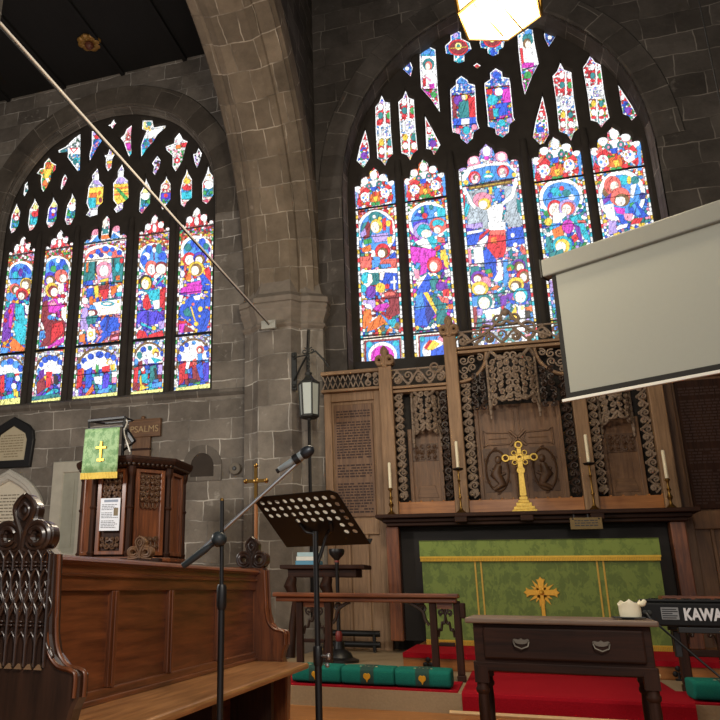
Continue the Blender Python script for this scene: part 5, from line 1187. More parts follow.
# brass altar cross with ring ends
t = thing('altar_cross', 'tall brass cross with open ring ends in the middle of the altar shelf', 'cross', (.21, 9.22, 1.69))
mb = MB(); cx, cy = .21, 9.22
for w, z0, z1 in ((.135, 1.69, 1.72), (.115, 1.72, 1.755), (.085, 1.755, 1.8), (.06, 1.8, 1.83), (.045, 1.83, 1.87), (.03, 1.87, 1.9)): mb.box(cx - w, cx + w, cy - w * .6, cy + w * .6, z0, z1)
obj('stepped_base', mb, M['brass'], t, bevel=.005)
mb = MB(); zc = 2.32
mb.plate([(cx - .04, 1.88), (cx + .04, 1.88), (cx + .034, 2.1), (cx + .03, zc), (cx - .03, zc), (cx - .034, 2.1)], [], cy - .02, cy + .02, P_xz(0), chamfer=.006)
def ringp(x, z, r, h=.5):
    mb.plate([(x + r * math.cos(a), z + r * math.sin(a)) for a in [2 * PI * i / 18 for i in range(18)]], [[(x + r * h * math.cos(a), z + r * h * math.sin(a)) for a in [2 * PI * i / 12 for i in range(12)]]], cy - .022, cy + .022, P_xz(0), chamfer=.005)
ringp(cx, zc, .05, .4)
for dx, dz in ((0, 1), (1, 0), (-1, 0), (0, -1)):
    ringp(cx + dx * .155, zc + dz * .15, .048, .5)
    mb.box(cx + dx * .04 - (.022 if dx == 0 else 0), cx + dx * .115 + (.022 if dx == 0 else 0), cy - .018, cy + .018, zc + dz * .04 - (.022 if dz == 0 else 0), zc + dz * .112 + (.022 if dz == 0 else 0))
for dx in (-1, 1):
    for dz in (-1, 1): ringp(cx + dx * .058, zc + dz * .055, .034, .5)
obj('cross_body', mb, M['brass'], t)
# candlesticks and their candles
def candlestick(x, tall, lab, clab):
    t = thing('candlestick', lab, 'candlestick', (x, 9.2, 1.69), group=None)
    zt = 2.215 if tall else 2.0
    mb = MB()
    if tall:
        prof = [(.06, 1.69), (.062, 1.70), (.05, 1.715), (.03, 1.73), (.014, 1.76), (.012, 1.86), (.02, 1.875), (.02, 1.885), (.011, 1.9), (.01, 2.06), (.02, 2.075), (.01, 2.09), (.012, 2.18), (.02, 2.2)]
    else:
        prof = [(.055, 1.69), (.057, 1.70), (.045, 1.715), (.02, 1.74), (.014, 1.78), (.024, 1.8), (.03, 1.82), (.02, 1.84), (.012, 1.87), (.024, 1.9), (.012, 1.92), (.014, 1.98), (.026, 2.0)]
    mb.lathe([(r, z - 1.69) for r, z in prof], (x, 9.2, 1.69), 14)
    obj('stem', mb, M['oldbrass'], t, smooth=40)
    mb = MB()
    if tall: mb.lathe([(.015, 0), (.05, .006), (.066, .02), (.064, .026), (.03, .022), (.018, .04)], (x, 9.2, 2.195), 14)
    else: mb.lathe([(.012, 0), (.028, .006), (.03, .016), (.016, .03)], (x, 9.2, 1.99), 14)
    obj('drip_pan', mb, M['iron'] if tall else M['oldbrass'], t, smooth=40)
    z0 = 2.22 if tall else 2.02; z1 = 2.55 if tall else 2.33
    c = thing('candle', clab, 'candle', (x, 9.2, z0))
    mb = MB(); mb.lathe([(.0185, 0), (.0185, z1 - z0 - .01), (.012, z1 - z0)], (x, 9.2, z0), 12); obj('wax', mb, M['wax'], c, smooth=40)
    mb = MB(); mb.tube([(x, 9.2, z1 - .003), (x + .002, 9.2, z1 + .012)], .002, 5); obj('wick', mb, M['iron'], c)
candlestick(-1.3, False, 'short brass candlestick beside the lettered oak board', 'white candle in the short candlestick beside the lettered board')
candlestick(-.49, True, 'tall brass candlestick with dark pan between the lettered board and brass cross', 'tall white candle between the lettered board and brass cross')
candlestick(.94, True, 'tall brass candlestick with dark pan just below the screen corner', 'tall white candle just below the screen corner')
candlestick(1.7, False, 'short brass candlestick at the shadowed end of the shelf', 'white candle at the shadowed end of the shelf')
pq = thing('hanging_plaque', 'dull brass plate hung under the altar shelf', 'plaque', (.81, 8.96, 1.47))
mb = MB(); mb.box(.655, .975, 8.965, 8.985, 1.475, 1.6); obj('plate', mb, plain('dull bronze plate', (112, 92, 58), .5, .6, .2), pq, bevel=.003)
mb = MB(); words(mb, .70, .93, 1.5, 1.58, 8.965, .026, 4, .4); obj('engraving', mb, M['iron'], pq)
for x in (.7, .84):
    mb = MB(); mb.box(x - .006, x + .006, 8.99, 9.0, 1.56, 1.645); mb.box(x - .006, x + .006, 8.99, 9.03, 1.635, 1.6449); obj('hook', mb, M['iron'], pq)
for x in (.685, .945):
    mb = MB(); mb.ball((x, 8.964, 1.585), .009, 8); obj('screw', mb, M['iron'], pq)
# carpets and rods of the steps
M['red'] = plain('crimson carpet', (158, 20, 34), .95, noise=.22, nscale=90, bump=.25, spec=.08)
mb = MB(); mb.box(-1.02, 2.4, 7.49, 8.64, .272, .282); mb.box(-1.02, 2.4, 7.485, 7.497, .24, .282)
solo('altar_carpet', mb, M['red'], 'crimson carpet covering the altar pace under the green frontal', 'carpet')
mb = MB()
prof = [(7.49, .15), (7.46, .147), (6.0, .147), (5.955, .14), (5.948, .12), (5.955, .01)]
mb.sweep([(-.41, 0), (.3, 0), (1.06, 0)], prof, lambda p, q: (p[0], q[0], q[1])); solo('step_carpet', mb, M['red'], 'crimson carpet runner over the step behind the small table', 'carpet')
for x0, x1 in ((-2.3, -.44), (1.06, 3.4)):
    mb = MB(); mb.box(x0, x1, 5.99, 6.62, .135, .146)
    solo('kneeling_strip', mb, M['red'], 'red carpet strip under the row of three green kneelers' if x0 < 0 else 'red carpet strip under the lone green kneeler', 'carpet')
M['rod'] = plain('pale brass rod', (226, 190, 140), .5, .3, .05)
for y, z, lab in ((5.935, .012, 'brass stair rod at the foot of the crimson runner'), (7.45, .168, 'brass stair rod at the back of the crimson runner')):
    mb = MB(); mb.tube([(-.5 if y < 6 else -.35, y, z), (1.1, y, z)], .016, 8)
    solo('stair_rod', mb, M['rod'], lab, 'stair rod', smooth=40)
for x, z, lab in ((at(428, 664, 7.46).x, .2, 'small black iron trefoil on the pace step beside the kneelers'), (at(679, 673, 7.46).x, .2, 'small black iron trefoil on the step below the keyboard')):
    mb = MB()
    for k in range(3):
        a = PI / 2 + 2 * PI * k / 3
        mb.ball((x + .028 * math.cos(a), 7.47, z + .028 * math.sin(a)), .024, 8, (1, .5, 1))
    mb.tube([(x, 7.47, z), (x, 7.47, .15)], .01, 6); mb.box(x - .03, x + .03, 7.45, 7.49, .135, .15)
    solo('iron_trefoil', mb, M['iron'], lab, 'iron ornament')
# ------------------------------------------------------------------ choir stall
XB = -1.54
st = thing('choir_stall', 'long polished oak choir stall with panelled back and fleur-de-lis ends', 'pew', (-1.5, 3.5, 0))
mb = MB(); mb.box(XB - .13, -1.2, 2.295, 4.70, .385, .42); seat = obj('seat', mb, M['seatY'], st, bevel=.014)
mb = MB(); mb.box(XB - .06, XB - .02, 2.295, 4.72, .1, .94); obj('back_board', mb, M['pewY'], st)
mb = MB()      # moulded capping
mb.sweep([(2.295, 0), (4.72, 0)], [(XB - .10, .92), (XB - .10, .948), (XB - .085, .96), (XB - .0, .96), (XB + .022, .952), (XB + .028, .942), (XB + .015, .935), (XB + .015, .93), (XB - .0, .925), (XB - .0, .905), (XB + .012, .895), (XB + .012, .888), (XB - .01, .882)], lambda p, q: (q[0], p[0], q[1]))
obj('cap_rail', mb, M['pewY'], st)
mb = MB(); mb.box(XB - .03, XB, 2.295, 4.72, .42, .47); mb.box(XB - .03, XB + .012, 2.295, 4.72, .42, .44); obj('bottom_rail', mb, M['pewY'], st, bevel=.006)
mb = MB(); mb.box(XB - .03, XB, 2.295, 4.72, .835, .89); obj('top_rail', mb, M['pewY'], st, bevel=.004)
ys = [2.295, 2.86, 3.42, 4.06, 4.72]
for y in ys[1:-1]:
    mb = MB(); mb.box(XB - .03, XB, y - .03, y + .03, .47, .835); mb.box(XB, XB + .008, y - .012, y + .012, .47, .835); obj('stile', mb, M['pewZ'], st, bevel=.004)
for a, b in zip(ys, ys[1:]):
    mb = MB(); mb.plate([(a + .03, .47), (b - .03, .47), (b - .03, .835), (a + .03, .835)], [], 0, -.018, lambda u, v, d: (XB - .022 + d, u, v))
    obj('panel', mb, M['pewpanel'], st)
def bench_end(parent_or_none, y0, y1, dx=0.0, carved=True, name='bench_end', zoff=0.0, bev=.008, left=-1.83):
    """end of a stall: tall back, swept arm, poppy head on top"""
    R = [(left, 0), (left, .955), (left + .03, .975), (-1.50, .975), (-1.475, .955), (-1.468, .80), (-1.462, .70), (-1.445, .64), (-1.41, .605), (-1.365, .595), (-1.345, .58), (-1.345, .515), (-1.362, .48), (-1.372, .44), (-1.35, .39), (-1.34, .33), (-1.35, 0)]
    mb = MB(); mb.plate([(x + dx, z + zoff) for x, z in R], [], y0, y1, P_xz(0), chamfer=.01)
    e = obj(name, mb, M['bench'] if carved else M['pewZ'], parent_or_none)
    mb = MB()      # bead along the moulded front edge
    edge = cr(R[4:12], 5)
    for o in (-.012, .004): mb.tube([(x + dx + o, y0 - .003 if o < 0 else (y0 + y1) / 2, z + zoff) for x, z in edge], .008, 6)
    obj('edge_moulding', mb, M['pewZ'], e, smooth=60)
    return e
def poppy_head(parent, xc, zb, w, h, y0, y1, mat):
    ph = thing_part('poppy_head', parent, xc, zb, w, h, y0, y1, mat); return ph
def thing_part(nm, parent, xc, zb, w, h, y0, y1, mat):
    mb = MB()
    out = [(-.10, 0), (-.12, .08), (-.26, .05), (-.42, .12), (-.5, .28), (-.47, .44), (-.36, .53), (-.24, .54), (-.2, .62), (-.21, .76), (-.14, .88), (0, 1.0)]
    pts = [(xc + x * w, zb + y * h) for x, y in cr(out + [(-x, y) for x, y in reversed(out[:-1])], 4)]
    hl = lambda s: [(xc + s * .25 * w + .06 * w * math.cos(a), zb + .27 * h + .075 * h * math.sin(a)) for a in [2 * PI * i / 12 for i in range(12)]]
    mb.plate(pts, [hl(-1), hl(1)], y0, y1, P_xz(0), chamfer=.012)
    k = w * .045
    for s in (-1, 1):
        for rr, off in ((1.0, 0), (.62, .004)):
            sp = [(xc + s * (.25 + .2 * rr * math.cos(a)) * w, zb + (.29 + .22 * rr * math.sin(a)) * h) for a in [math.radians(-150 + 310 * i / 22) * 1 for i in range(23)]]
            if s < 0: sp = [(2 * xc - (xc + (.25 + .2 * rr * math.cos(a)) * w), zb + (.29 + .22 * rr * math.sin(a)) * h) for a in [math.radians(-150 + 310 * i / 22) for i in range(23)]]
            else: sp = [(xc + (.25 + .2 * rr * math.cos(a)) * w, zb + (.29 + .22 * rr * math.sin(a)) * h) for a in [math.radians(-150 + 310 * i / 22) for i in range(23)]]
            for yy in (y0, y1): mb.tube([(x, yy - off * (1 if yy == y0 else -1), z) for x, z in sp], [k * (.7 + .4 * math.sin(PI * i / 22)) for i in range(23)], 7)
        mb.tube([(xc + s * x * w, y0 - .002, zb + z * h) for x, z in cr([(.02, .02), (.03, .3), (.13, .58), (.17, .76), (.1, .9), (0, .98)], 5)], k * .8, 7)
        mb.tube([(xc + s * x * w, y0 - .004, zb + z * h) for x, z in cr([(0, .56), (.07, .64), (.08, .75), (0, .84)], 5)], k * .6, 7)
        mb.tube([(xc + s * x * w, y0 - .002, zb + z * h) for x, z in cr([(.02, .1), (.12, .03), (.3, .0), (.46, -.02)], 5)], k * .7, 7)
    mb.ball((xc, y0, zb + .72 * h), w * .05, 8, (1, .5, 1.4)); mb.ball((xc, y0 - .002, zb + .3 * h), w * .035, 8, (1, .6, 2.4))
    return obj(nm, mb, mat, parent, smooth=45)
e1 = bench_end(st, 2.24, 2.30, dx=.022, left=-1.72)
thing_part('poppy_head', e1, -1.585, .955, .235, .205, 2.246, 2.294, M['bench'])
mb = MB()      # blind tracery on the near end
Y0 = 2.236; PT = .0375; NX = [-1.715 + i * PT for i in range(8)]
for x in NX: mb.tube([(x, Y0, .60), (x, Y0 - .002, .70)], .0075, 6)
for i in range(7):
    a, b = NX[i], NX[i + 1]; m = (a + b) / 2
    for z in (.725, .737, .915, .927):
        for o in (-1, 1): mb.ball((m + o * .009, Y0, z), .010, 8, (1.0, .6, .5))
    for o in (-1, 1):
        mb.tube([(m + o * x, Y0 - .004, z) for x, z in cr([(.018, .70), (.016, .77), (.003, .80), (.015, .835), (.018, .87), (.009, .895), (.0, .905)], 5)], .0062, 6)
        mb.tube([(m + o * x, Y0 - .003, z) for x, z in cr([(.001, .865), (.02, .82), (.034, .785), (.018, .745)], 5)], .005, 6)
        mb.tube([(m + o * x, Y0 - .002, z) for x, z in cr([(.018, .90), (.017, .94), (.0, .966)], 5)], .006, 6)
        mb.tube([(m + o * x, Y0 - .002, z) for x, z in cr([(.019, .6), (.014, .68), (.0, .705)], 5)], .005, 6)
    mb.ball((m, Y0 - .002, .83), .009, 8, (.8, .5, 1.8))
mb.tube([(-1.452, Y0 - .002, .62), (-1.458, Y0 - .003, .955)], .009, 6)
mb.tube([(x, Y0 - .002, z) for x, z in cr([(-1.455, .72), (-1.446, .67), (-1.418, .63), (-1.433, .655), (-1.45, .648)], 5)], .006, 6)
obj('blind_tracery', mb, M['bench'], e1, smooth=60)
for i in range(7):      # pale chamfered stops at the foot of the flutes
    m = NX[i] + PT / 2
    mb = MB(); mb.plate([(m - .014, .592), (m + .014, .592), (m, .608)], [], Y0 - .008, Y0 + .004, P_xz(0)); obj('flute_stop', mb, M['oakX'], e1)
e2 = bench_end(st, 4.70, 4.78, carved=False)
thing_part('poppy_head', e2, -1.575, .965, .215, .2, 4.71, 4.77, M['bench'])
for y in (2.5, 3.4, 4.3):
    mb = MB(); mb.box(XB - .05, -1.32, y, y + .05, 0, .385); obj('seat_support', mb, M['dkZ'], st)
mb = MB(); mb.box(XB - .06, XB - .02, 2.33, 4.72, 0, .1)
obj('plinth', mb, M['dkZ'], st)

# second stall behind: only its end and poppy head rise over the front stall
pb = at(141, 556, 5.3)
s2 = thing('rear_stall', 'dark poppy headed stall end rising behind the choir stall in front of the pulpit', 'pew', (pb.x, 5.3, 0))
mb = MB(); mb.box(pb.x - .17, pb.x + .17, 5.27, 5.33, 0, pb.z - .015); obj('bench_end', mb, M['dkZ'], s2, bevel=.01)
thing_part('poppy_head', s2, pb.x, pb.z - .02, .215, .165, 5.275, 5.325, M['midZ'])
mb = MB(); mb.box(pb.x - .1, pb.x - .06, 3.6, 5.3, .1, .8); obj('back_board', mb, M['pewY'], s2)
mb = MB(); mb.box(pb.x - .06, pb.x + .25, 3.6, 5.3, .36, .4); obj('seat', mb, M['seatY'], s2, bevel=.01)

# ------------------------------------------------------------------ pulpit
PCX, PCY, PR = -3.89, 7.5, .55
pu = thing('pulpit', 'carved octagonal oak pulpit standing under the aisle window', 'pulpit', (PCX, PCY, 0))
PH = math.radians(-66)
vt = [(PCX + PR * math.cos(PH + k * PI / 4), PCY + PR * math.sin(PH + k * PI / 4)) for k in range(8)]
def octa(mb, r, z0, z1, r2=None):
    mb.lathe([(r, z0), (r2 or r, z1)], (PCX, PCY, 0), 8, phase=PH)
mb = MB(); octa(mb, .3, 0, .9); octa(mb, .34, .9, 1.0, .58); mb.lathe([(.5, 0), (.5, .12)], (PCX, PCY, 0), 8, phase=PH); obj('stem', mb, M['dkZ'], pu)
mb = MB(); octa(mb, .61, 1.1, 1.14); octa(mb, .58, 1.0, 1.11); obj('base_moulding', mb, M['pewX'], pu, bevel=.008)
mb = MB(); octa(mb, .515, 1.13, 2.08); obj('core', mb, M['dkZ'], pu)
mb = MB(); octa(mb, .57, 2.05, 2.09, .60); octa(mb, .63, 2.09, 2.13, .65); octa(mb, .65, 2.13, 2.165); obj('cornice', mb, M['dkX'], pu, bevel=.006)
mb = MB()
for k in range(8):      # billets under the cornice
    a, b = Vector(vt[k]), Vector(vt[(k + 1) % 8])
    for i in range(9):
        p = a.lerp(b, (i + .5) / 9); n = (p - Vector((PCX, PCY))).normalized()
        q = Vector((PCX, PCY)) + n * (.605 * (p - Vector((PCX, PCY))).length / PR)
        mb.ball((q.x, q.y, 2.085), .024, 6)
obj('cornice_carving', mb, M['carved'], pu, smooth=60)
for k in range(8):
    x, y = vt[k]
    mb = MB(); mb.lathe([(.03, 1.14), (.045, 1.18), (.03, 1.2), (.03, 1.62), (.042, 1.64), (.03, 1.66), (.028, 1.95), (.045, 2.0), (.05, 2.06)], (x, y, 0), 8)
    obj('buttress', mb, M['dkZ'], pu)
for k in (7, 0, 1, 6, 5):
    a, b = Vector(vt[k]), Vector(vt[(k + 1) % 8])
    t = (b - a).normalized(); n = Vector((t.y, -t.x)); L = (b - a).length
    def fn(u, v, d, a=a, t=t, n=n, L=L):
        p = a + t * (L / 2 + u) + n * (d - .005); return (p.x, p.y, v)
    mb = MB(); w = L / 2 - .045
    mb.plate([(-w, 1.16), (w, 1.16), (w, 2.04), (-w, 2.04)], [[(-w + .05, 1.2), (w - .05, 1.2), (w - .05, 2.0), (-w + .05, 2.0)]], .02, -.02, fn, chamfer=.008)
    fr_ = obj('panel_frame', mb, M['pewZ'], pu)
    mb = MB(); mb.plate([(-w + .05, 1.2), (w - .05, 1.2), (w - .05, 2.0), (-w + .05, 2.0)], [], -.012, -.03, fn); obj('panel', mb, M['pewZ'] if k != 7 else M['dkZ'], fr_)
    if k in (7, 0):
        mb = MB(); scrolls(mb, 2 * w - .11, .3, lambda u, v, d, fn=fn: fn(u, 1.69 + v, d - .004), .011, 3 + k, .065)
        for i in range(4):
            u = -w + .08 + (2 * w - .16) * (i + .5) / 4; mb.tube([fn(u - .03, 1.69, .0), fn(u - .02, 1.65, .004), fn(u, 1.635, .004), fn(u + .02, 1.65, .004), fn(u + .03, 1.69, .0)], .01, 5)
        obj('carving', mb, M['relief'], fr_, smooth=60); mb = MB()
        scrolls(mb, 2 * w - .11, .14, lambda u, v, d, fn=fn: fn(u, 1.215 + v, d - .004), .010, 13 + k, .065)
        obj('carving', mb, M['relief'], fr_, smooth=60)
# paper pinned to one face
a, b = Vector(vt[7]), Vector(vt[0]); t_ = (b - a).normalized(); n_ = Vector((t_.y, -t_.x)); Lf = (b - a).length
def pf(u, v, d): p = a + t_ * (Lf / 2 + u) + n_ * (.03 + d); return (p.x, p.y, v)
pn = thing('notice_sheet', 'white printed notice pinned to the dark face of the pulpit', 'notice', pf(0, 1.4, 0))
mb = MB(); mb.plate([(-.11, 1.40), (.115, 1.40), (.115, 1.73), (-.11, 1.73)], [], .004, 0, pf); obj('sheet', mb, plain('white paper', (226, 232, 240), .7, noise=.02), pn)
M['print'] = plain('grey print', (110, 116, 126), .7); mb = MB(); rg = random.Random(5)
for i in range(15):
    z = 1.66 - i * .0165; u = -.095
    if i in (4, 9):
        obj('printing', mb, M['print'], pn); mb = MB(); continue
    mx = .03 if 2 < i < 8 else rg.uniform(.05, .098)
    while u < mx:
        w = rg.uniform(.012, .035); mb.plate([(u, z), (min(u + w, mx), z), (min(u + w, mx), z + .007), (u, z + .007)], [], .0055, .004, pf); u += w + .006
obj('printing', mb, M['print'], pn)
mb = MB(); mb.plate([(-.07, 1.69), (.09, 1.69), (.09, 1.715), (-.07, 1.715)], [], .0055, .004, pf); obj('heading', mb, plain('blue grey heading', (140, 152, 170), .7), pn)
mb = MB(); mb.plate([(.045, 1.55), (.095, 1.55), (.095, 1.63), (.045, 1.63)], [], .0055, .004, pf); obj('picture', mb, plain('small dark picture', (120, 108, 84), .7, noise=.6, nscale=60), pn)
# book rest and hanging
PFX = PCX + .055
mb = MB(); A0, A1 = Vector((PFX - .31, 6.86, 2.5)), Vector((PFX + .12, 6.86, 2.52))
br_ = thing('book_rest', 'black metal book rest raised above the pulpit edge behind the green cloth', 'book rest', (PFX - .1, 6.95, 2.165))
b0_, b1_ = at(89, 421, 6.86), at(125, 417.5, 6.86)
mb.tube([tuple(b0_), tuple(b1_)], .02, 6); mb.tube([tuple(b0_), (b0_.x + .01, 6.86, b0_.z - .09)], .012, 6); mb.tube([tuple(b1_), (b1_.x - .01, 6.86, b1_.z - .09)], .012, 6); mb.tube([tuple(b0_), (b0_.x + .05, 7.1, b0_.z + .02), (b1_.x - .03, 7.1, b1_.z + .02), tuple(b1_)], .012, 6)
mb.tube([(b0_.x, 6.85, b0_.z - .09), (b1_.x - .005, 6.85, b1_.z - .095)], .009, 6)
obj('desk_frame', mb, M['iron'], br_)
mb = MB(); mb.tube([(PFX + .02, 7.05, 2.165), (PFX + .02, 7.05, b1_.z)], .018, 8); c1_, c2_ = at(126, 430, 6.93), at(134, 442, 6.93); mb.tube([tuple(c1_), tuple(c2_)], .03, 6); mb.tube([tuple(c2_), tuple(at(124, 450, 6.98))], .014, 6); obj('stand', mb, M['iron'], br_)
mb = MB(); mb.tube([tuple(at(x, y, 6.9)) for x, y in cr([(121, 418), (125, 418.5), (127, 421.5), (126, 426), (124, 430), (125, 437), (127.5, 444), (130, 452)], 6)], .008, 7); obj('gooseneck', mb, M['white'], br_, smooth=60)
fa = thing('pulpit_hanging', 'pale green pulpit cloth with gold cross and fringe', 'pulpit cloth', (PFX - .1, 6.82, 2.0))
mb = MB()
def wave(x, z): return 6.815 - .012 * math.sin((x + 3.97) * 22) * (2.55 - z)
gx = [PFX - .31 + i * .41 / 16 for i in range(17)]; gz = [1.97, 2.08, 2.2, 2.32, 2.40, 2.445]
bidx = len(mb.v)
for z in gz:
    for x in gx: mb.v.append((x + (2.5 - z) * -.02, wave(x, z), z))
for z in gz[::-1]: pass
for j in range(len(gz) - 1):
    for i in range(16): mb.face((j * 17 + i, j * 17 + i + 1, (j + 1) * 17 + i + 1, (j + 1) * 17 + i))
o = obj('cloth', mb, damask('pale green damask', (108, 152, 96), (156, 192, 138), 16), fa, smooth=60); sm = o.modifiers.new('thickness', 'SOLIDIFY'); sm.thickness = .006
mb = MB()
for i in range(26):
    x = PFX - .325 + i * .425 / 26; mb.box(x, x + .013, wave(x, 2.0) - .006, wave(x, 2.0) + .004, 1.915, 1.98)
obj('fringe', mb, plain('yellow fringe', (222, 190, 72), .6, .1, .2, 50), fa)
mb = MB(); X0 = PFX - .1
mb.plate([(X0 - .012, 2.09), (X0 + .012, 2.09), (X0 + .012, 2.225), (X0 + .06, 2.225), (X0 + .06, 2.25), (X0 + .012, 2.25), (X0 + .012, 2.30), (X0 - .012, 2.30), (X0 - .012, 2.25), (X0 - .06, 2.25), (X0 - .06, 2.225), (X0 - .012, 2.225)], [], 6.795, 6.815, P_xz(0), chamfer=.002)
mb.box(X0 - .04, X0 + .04, 6.797, 6.815, 2.12, 2.095)
obj('cross', mb, M['gold'], fa)

# ------------------------------------------------------------------ things on the aisle wall
def text_obj(name, s, size, loc, mat, parent, extrude=.003, rot=(PI / 2, 0, 0), offset=0.0, spacing=1.0, sx=1.0):
    c = bpy.data.curves.new(name, 'FONT'); c.body = s; c.size = size; c.extrude = extrude; c.offset = offset; c.space_character = spacing
    tmp = bpy.data.objects.new(name + '_tmp', c); COL.objects.link(tmp)
    dg = bpy.context.evaluated_depsgraph_get(); me = bpy.data.meshes.new_from_object(tmp.evaluated_get(dg)); bpy.data.objects.remove(tmp)
    R = Matrix.Translation(Vector(loc)) @ (Matrix.Rotation(rot[2], 4, 'Z') @ Matrix.Rotation(rot[0], 4, 'X'))
    if parent is not None: R = INV[root_of(parent).name] @ R
    me.transform(R @ Matrix.Diagonal((sx, 1, 1, 1))); me.materials.clear(); me.materials.append(mat)
    o = bpy.data.objects.new(name, me); COL.objects.link(o); o.parent = parent
    return o
hb = thing('hymn_board', 'dark wooden board headed PSALMS on the stone wall', 'hymn board', (-5.0, 9.86, 2.4))
mb = MB(); mb.box(-5.24, -4.72, 9.83, 9.885, 2.98, 3.24); obj('header', mb, M['midX'], hb, bevel=.008)
mb = MB(); mb.box(-5.17, -4.88, 9.84, 9.885, 2.35, 2.98)
obj('body', mb, M['midZ'], hb, bevel=.006)
for z in (2.78, 2.58, 2.38):
    mb = MB(); mb.box(-5.19, -4.86, 9.825, 9.85, z, z + .03); obj('number_rail', mb, M['dkX'], hb)
text_obj('lettering', 'PSALMS', .14, (-5.215, 9.828, 3.05), plain('pale gilt lettering', (176, 150, 108), .6), hb)
mb = MB(); mb.ball((-5.02, 9.86, 3.27), .035, 8); mb.box(-5.24, -4.72, 9.83, 9.885, 3.24, 3.252); obj('finial', mb, M['midX'], hb)

t1 = thing('memorial_tablet', 'cream memorial tablet in a black gabled frame on the aisle wall', 'memorial tablet', (-7.3, 9.87, 2.62))
O = [(-7.68, 2.62), (-6.93, 2.62), (-6.90, 3.05), (-6.93, 3.2), (-7.02, 3.3), (-7.3, 3.44), (-7.58, 3.3), (-7.67, 3.2), (-7.70, 3.05)]
I = [(-7.56, 2.74), (-7.05, 2.74), (-7.03, 3.06), (-7.07, 3.16), (-7.3, 3.29), (-7.53, 3.16), (-7.57, 3.06)]
mb = MB(); mb.plate(O, [I], 9.83, 9.89, P_xz(0), chamfer=.015); obj('frame', mb, plain('black slate', (26, 27, 30), .45), t1)
mb = MB(); mb.plate(I, [], 9.86, 9.89, P_xz(0)); p1 = obj('panel', mb, plain('cream marble', (196, 184, 154), .6, noise=.08), t1)
mb = MB()
for i in range(9): words(mb, -7.52 + (.08 if i < 2 else 0), -7.1 - (.08 if i < 2 else 0), 2.78 + i * .042, 2.822 + i * .042, 9.86, .04, i, .4)
obj('inscription', mb, plain('faded lettering', (150, 136, 108), .7), p1)
t2 = thing('memorial_tablet', 'white gothic arched stone memorial behind the carved bench end', 'memorial tablet', (-7.3, 9.87, 1.4))
def gothic(cx, w, zb, zs, za): return [(cx - w, zb), (cx + w, zb)] + cr([(cx + w, zs), (cx + w * .9, zs + (za - zs) * .35), (cx + w * .55, zs + (za - zs) * .72), (cx, za)], 5) + cr([(cx, za), (cx - w * .55, zs + (za - zs) * .72), (cx - w * .9, zs + (za - zs) * .35), (cx - w, zs)], 5)[1:]
mb = MB(); mb.plate(gothic(-7.28, .66, 1.4, 1.9, 2.6), [gothic(-7.28, .5, 1.5, 1.9, 2.42)], 9.80, 9.89, P_xz(0), chamfer=.03); mb.tube([(x, 9.81, z) for x, z in gothic(-7.28, .58, 1.5, 1.9, 2.52)[1:]], .022, 6)
obj('frame', mb, plain('pale grey limestone', (200, 196, 184), .85, noise=.15, nscale=8, bump=.2), t2)
mb = MB(); mb.plate(gothic(-7.28, .5, 1.5, 1.9, 2.42), [], 9.86, 9.89, P_xz(0)); p2 = obj('panel', mb, plain('white marble', (226, 218, 196), .6, noise=.06), t2)
mb = MB()
for i in range(12): words(mb, -7.28 - (.32 if i < 9 else .2), -7.28 + (.32 if i < 9 else .2), 1.62 + i * .05, 1.67 + i * .05, 9.86, .045, 30 + i, .35)
obj('inscription', mb, plain('grey incised lettering', (128, 118, 98), .7), p2)
t3 = thing('wall_panel', 'pale moulded stone panel beside the pulpit', 'wall panel', (-6.25, 9.87, 1.2))
mb = MB(); mb.plate([(-6.52, 1.2), (-5.98, 1.2), (-5.98, 2.68), (-6.52, 2.68)], [[(-6.32, 1.32), (-6.06, 1.32), (-6.06, 2.5), (-6.32, 2.5)]], 9.85, 9.892, P_xz(0), chamfer=.02); obj('frame', mb, plain('pale limestone', (190, 186, 170), .85, noise=.2, nscale=7, bump=.2), t3)
mb = MB(); mb.box(-6.34, -6.04, 9.87, 9.89, 1.3, 2.52); mb.box(-6.26, -6.12, 9.86, 9.88, 1.4, 2.4); obj('panel', mb, plain('grey green stone', (164, 164, 148), .85, noise=.2, nscale=7), t3)
rf = thing('wall_socket_cover', 'small round stone coloured cover on the wall beside the pier', 'wall fitting', (-3.55, 9.87, 2.45))
def roundY(mb, x, y0, y1, z, r, n=18): mb.plate([(x + r * math.cos(a), z + r * math.sin(a)) for a in [2 * PI * i / n for i in range(n)]], [], y0, y1, P_xz(0), chamfer=.008)
mb = MB(); roundY(mb, -3.55, 9.84, 9.9, 2.45, .085); obj('disc', mb, plain('grey putty', (120, 112, 100), .8), rf)
mb = MB(); roundY(mb, -3.55, 9.825, 9.845, 2.45, .03, 12); obj('boss', mb, M['iron'], rf)

# ------------------------------------------------------------------ wall lantern, conduit, tie rod
mb = MB(); mb.tube([(-2.40, 9.60, .5), (-2.40, 9.60, 4.0), (-2.38, 9.59, 4.3)], .022, 6)
solo('conduit', mb, M['iron'], 'black conduit pipe running up the stone pier behind the wall lantern', 'pipe', smooth=50)
wl = thing('wall_lantern', 'iron bracket lantern with frosted panes on the stone pier', 'lantern', (-2.56, 9.5, 3.4))
mb = MB(); mb.box(-2.60, -2.53, 9.46, 9.50, 3.42, 3.95); mb.ball((-2.565, 9.45, 3.9), .03, 8); mb.ball((-2.565, 9.45, 3.47), .03, 8); obj('back_plate', mb, M['ironw'], wl, bevel=.008)
LX, LY = -2.27, 9.1
mb = MB()
mb.tube([(-2.565, 9.46, 3.55), (-2.42, 9.28, 3.68), (LX, LY, 3.80)], .014, 6); mb.tube([(-2.565, 9.46, 3.85), (-2.5, 9.4, 3.86), (LX, LY, 3.78)], .009, 6)
mb.tube([(LX, LY, 3.80), (LX + .1, LY, 3.82), (LX + .2, LY + .02, 3.7), (LX + .26, LY + .05, 3.6)], .013, 6)
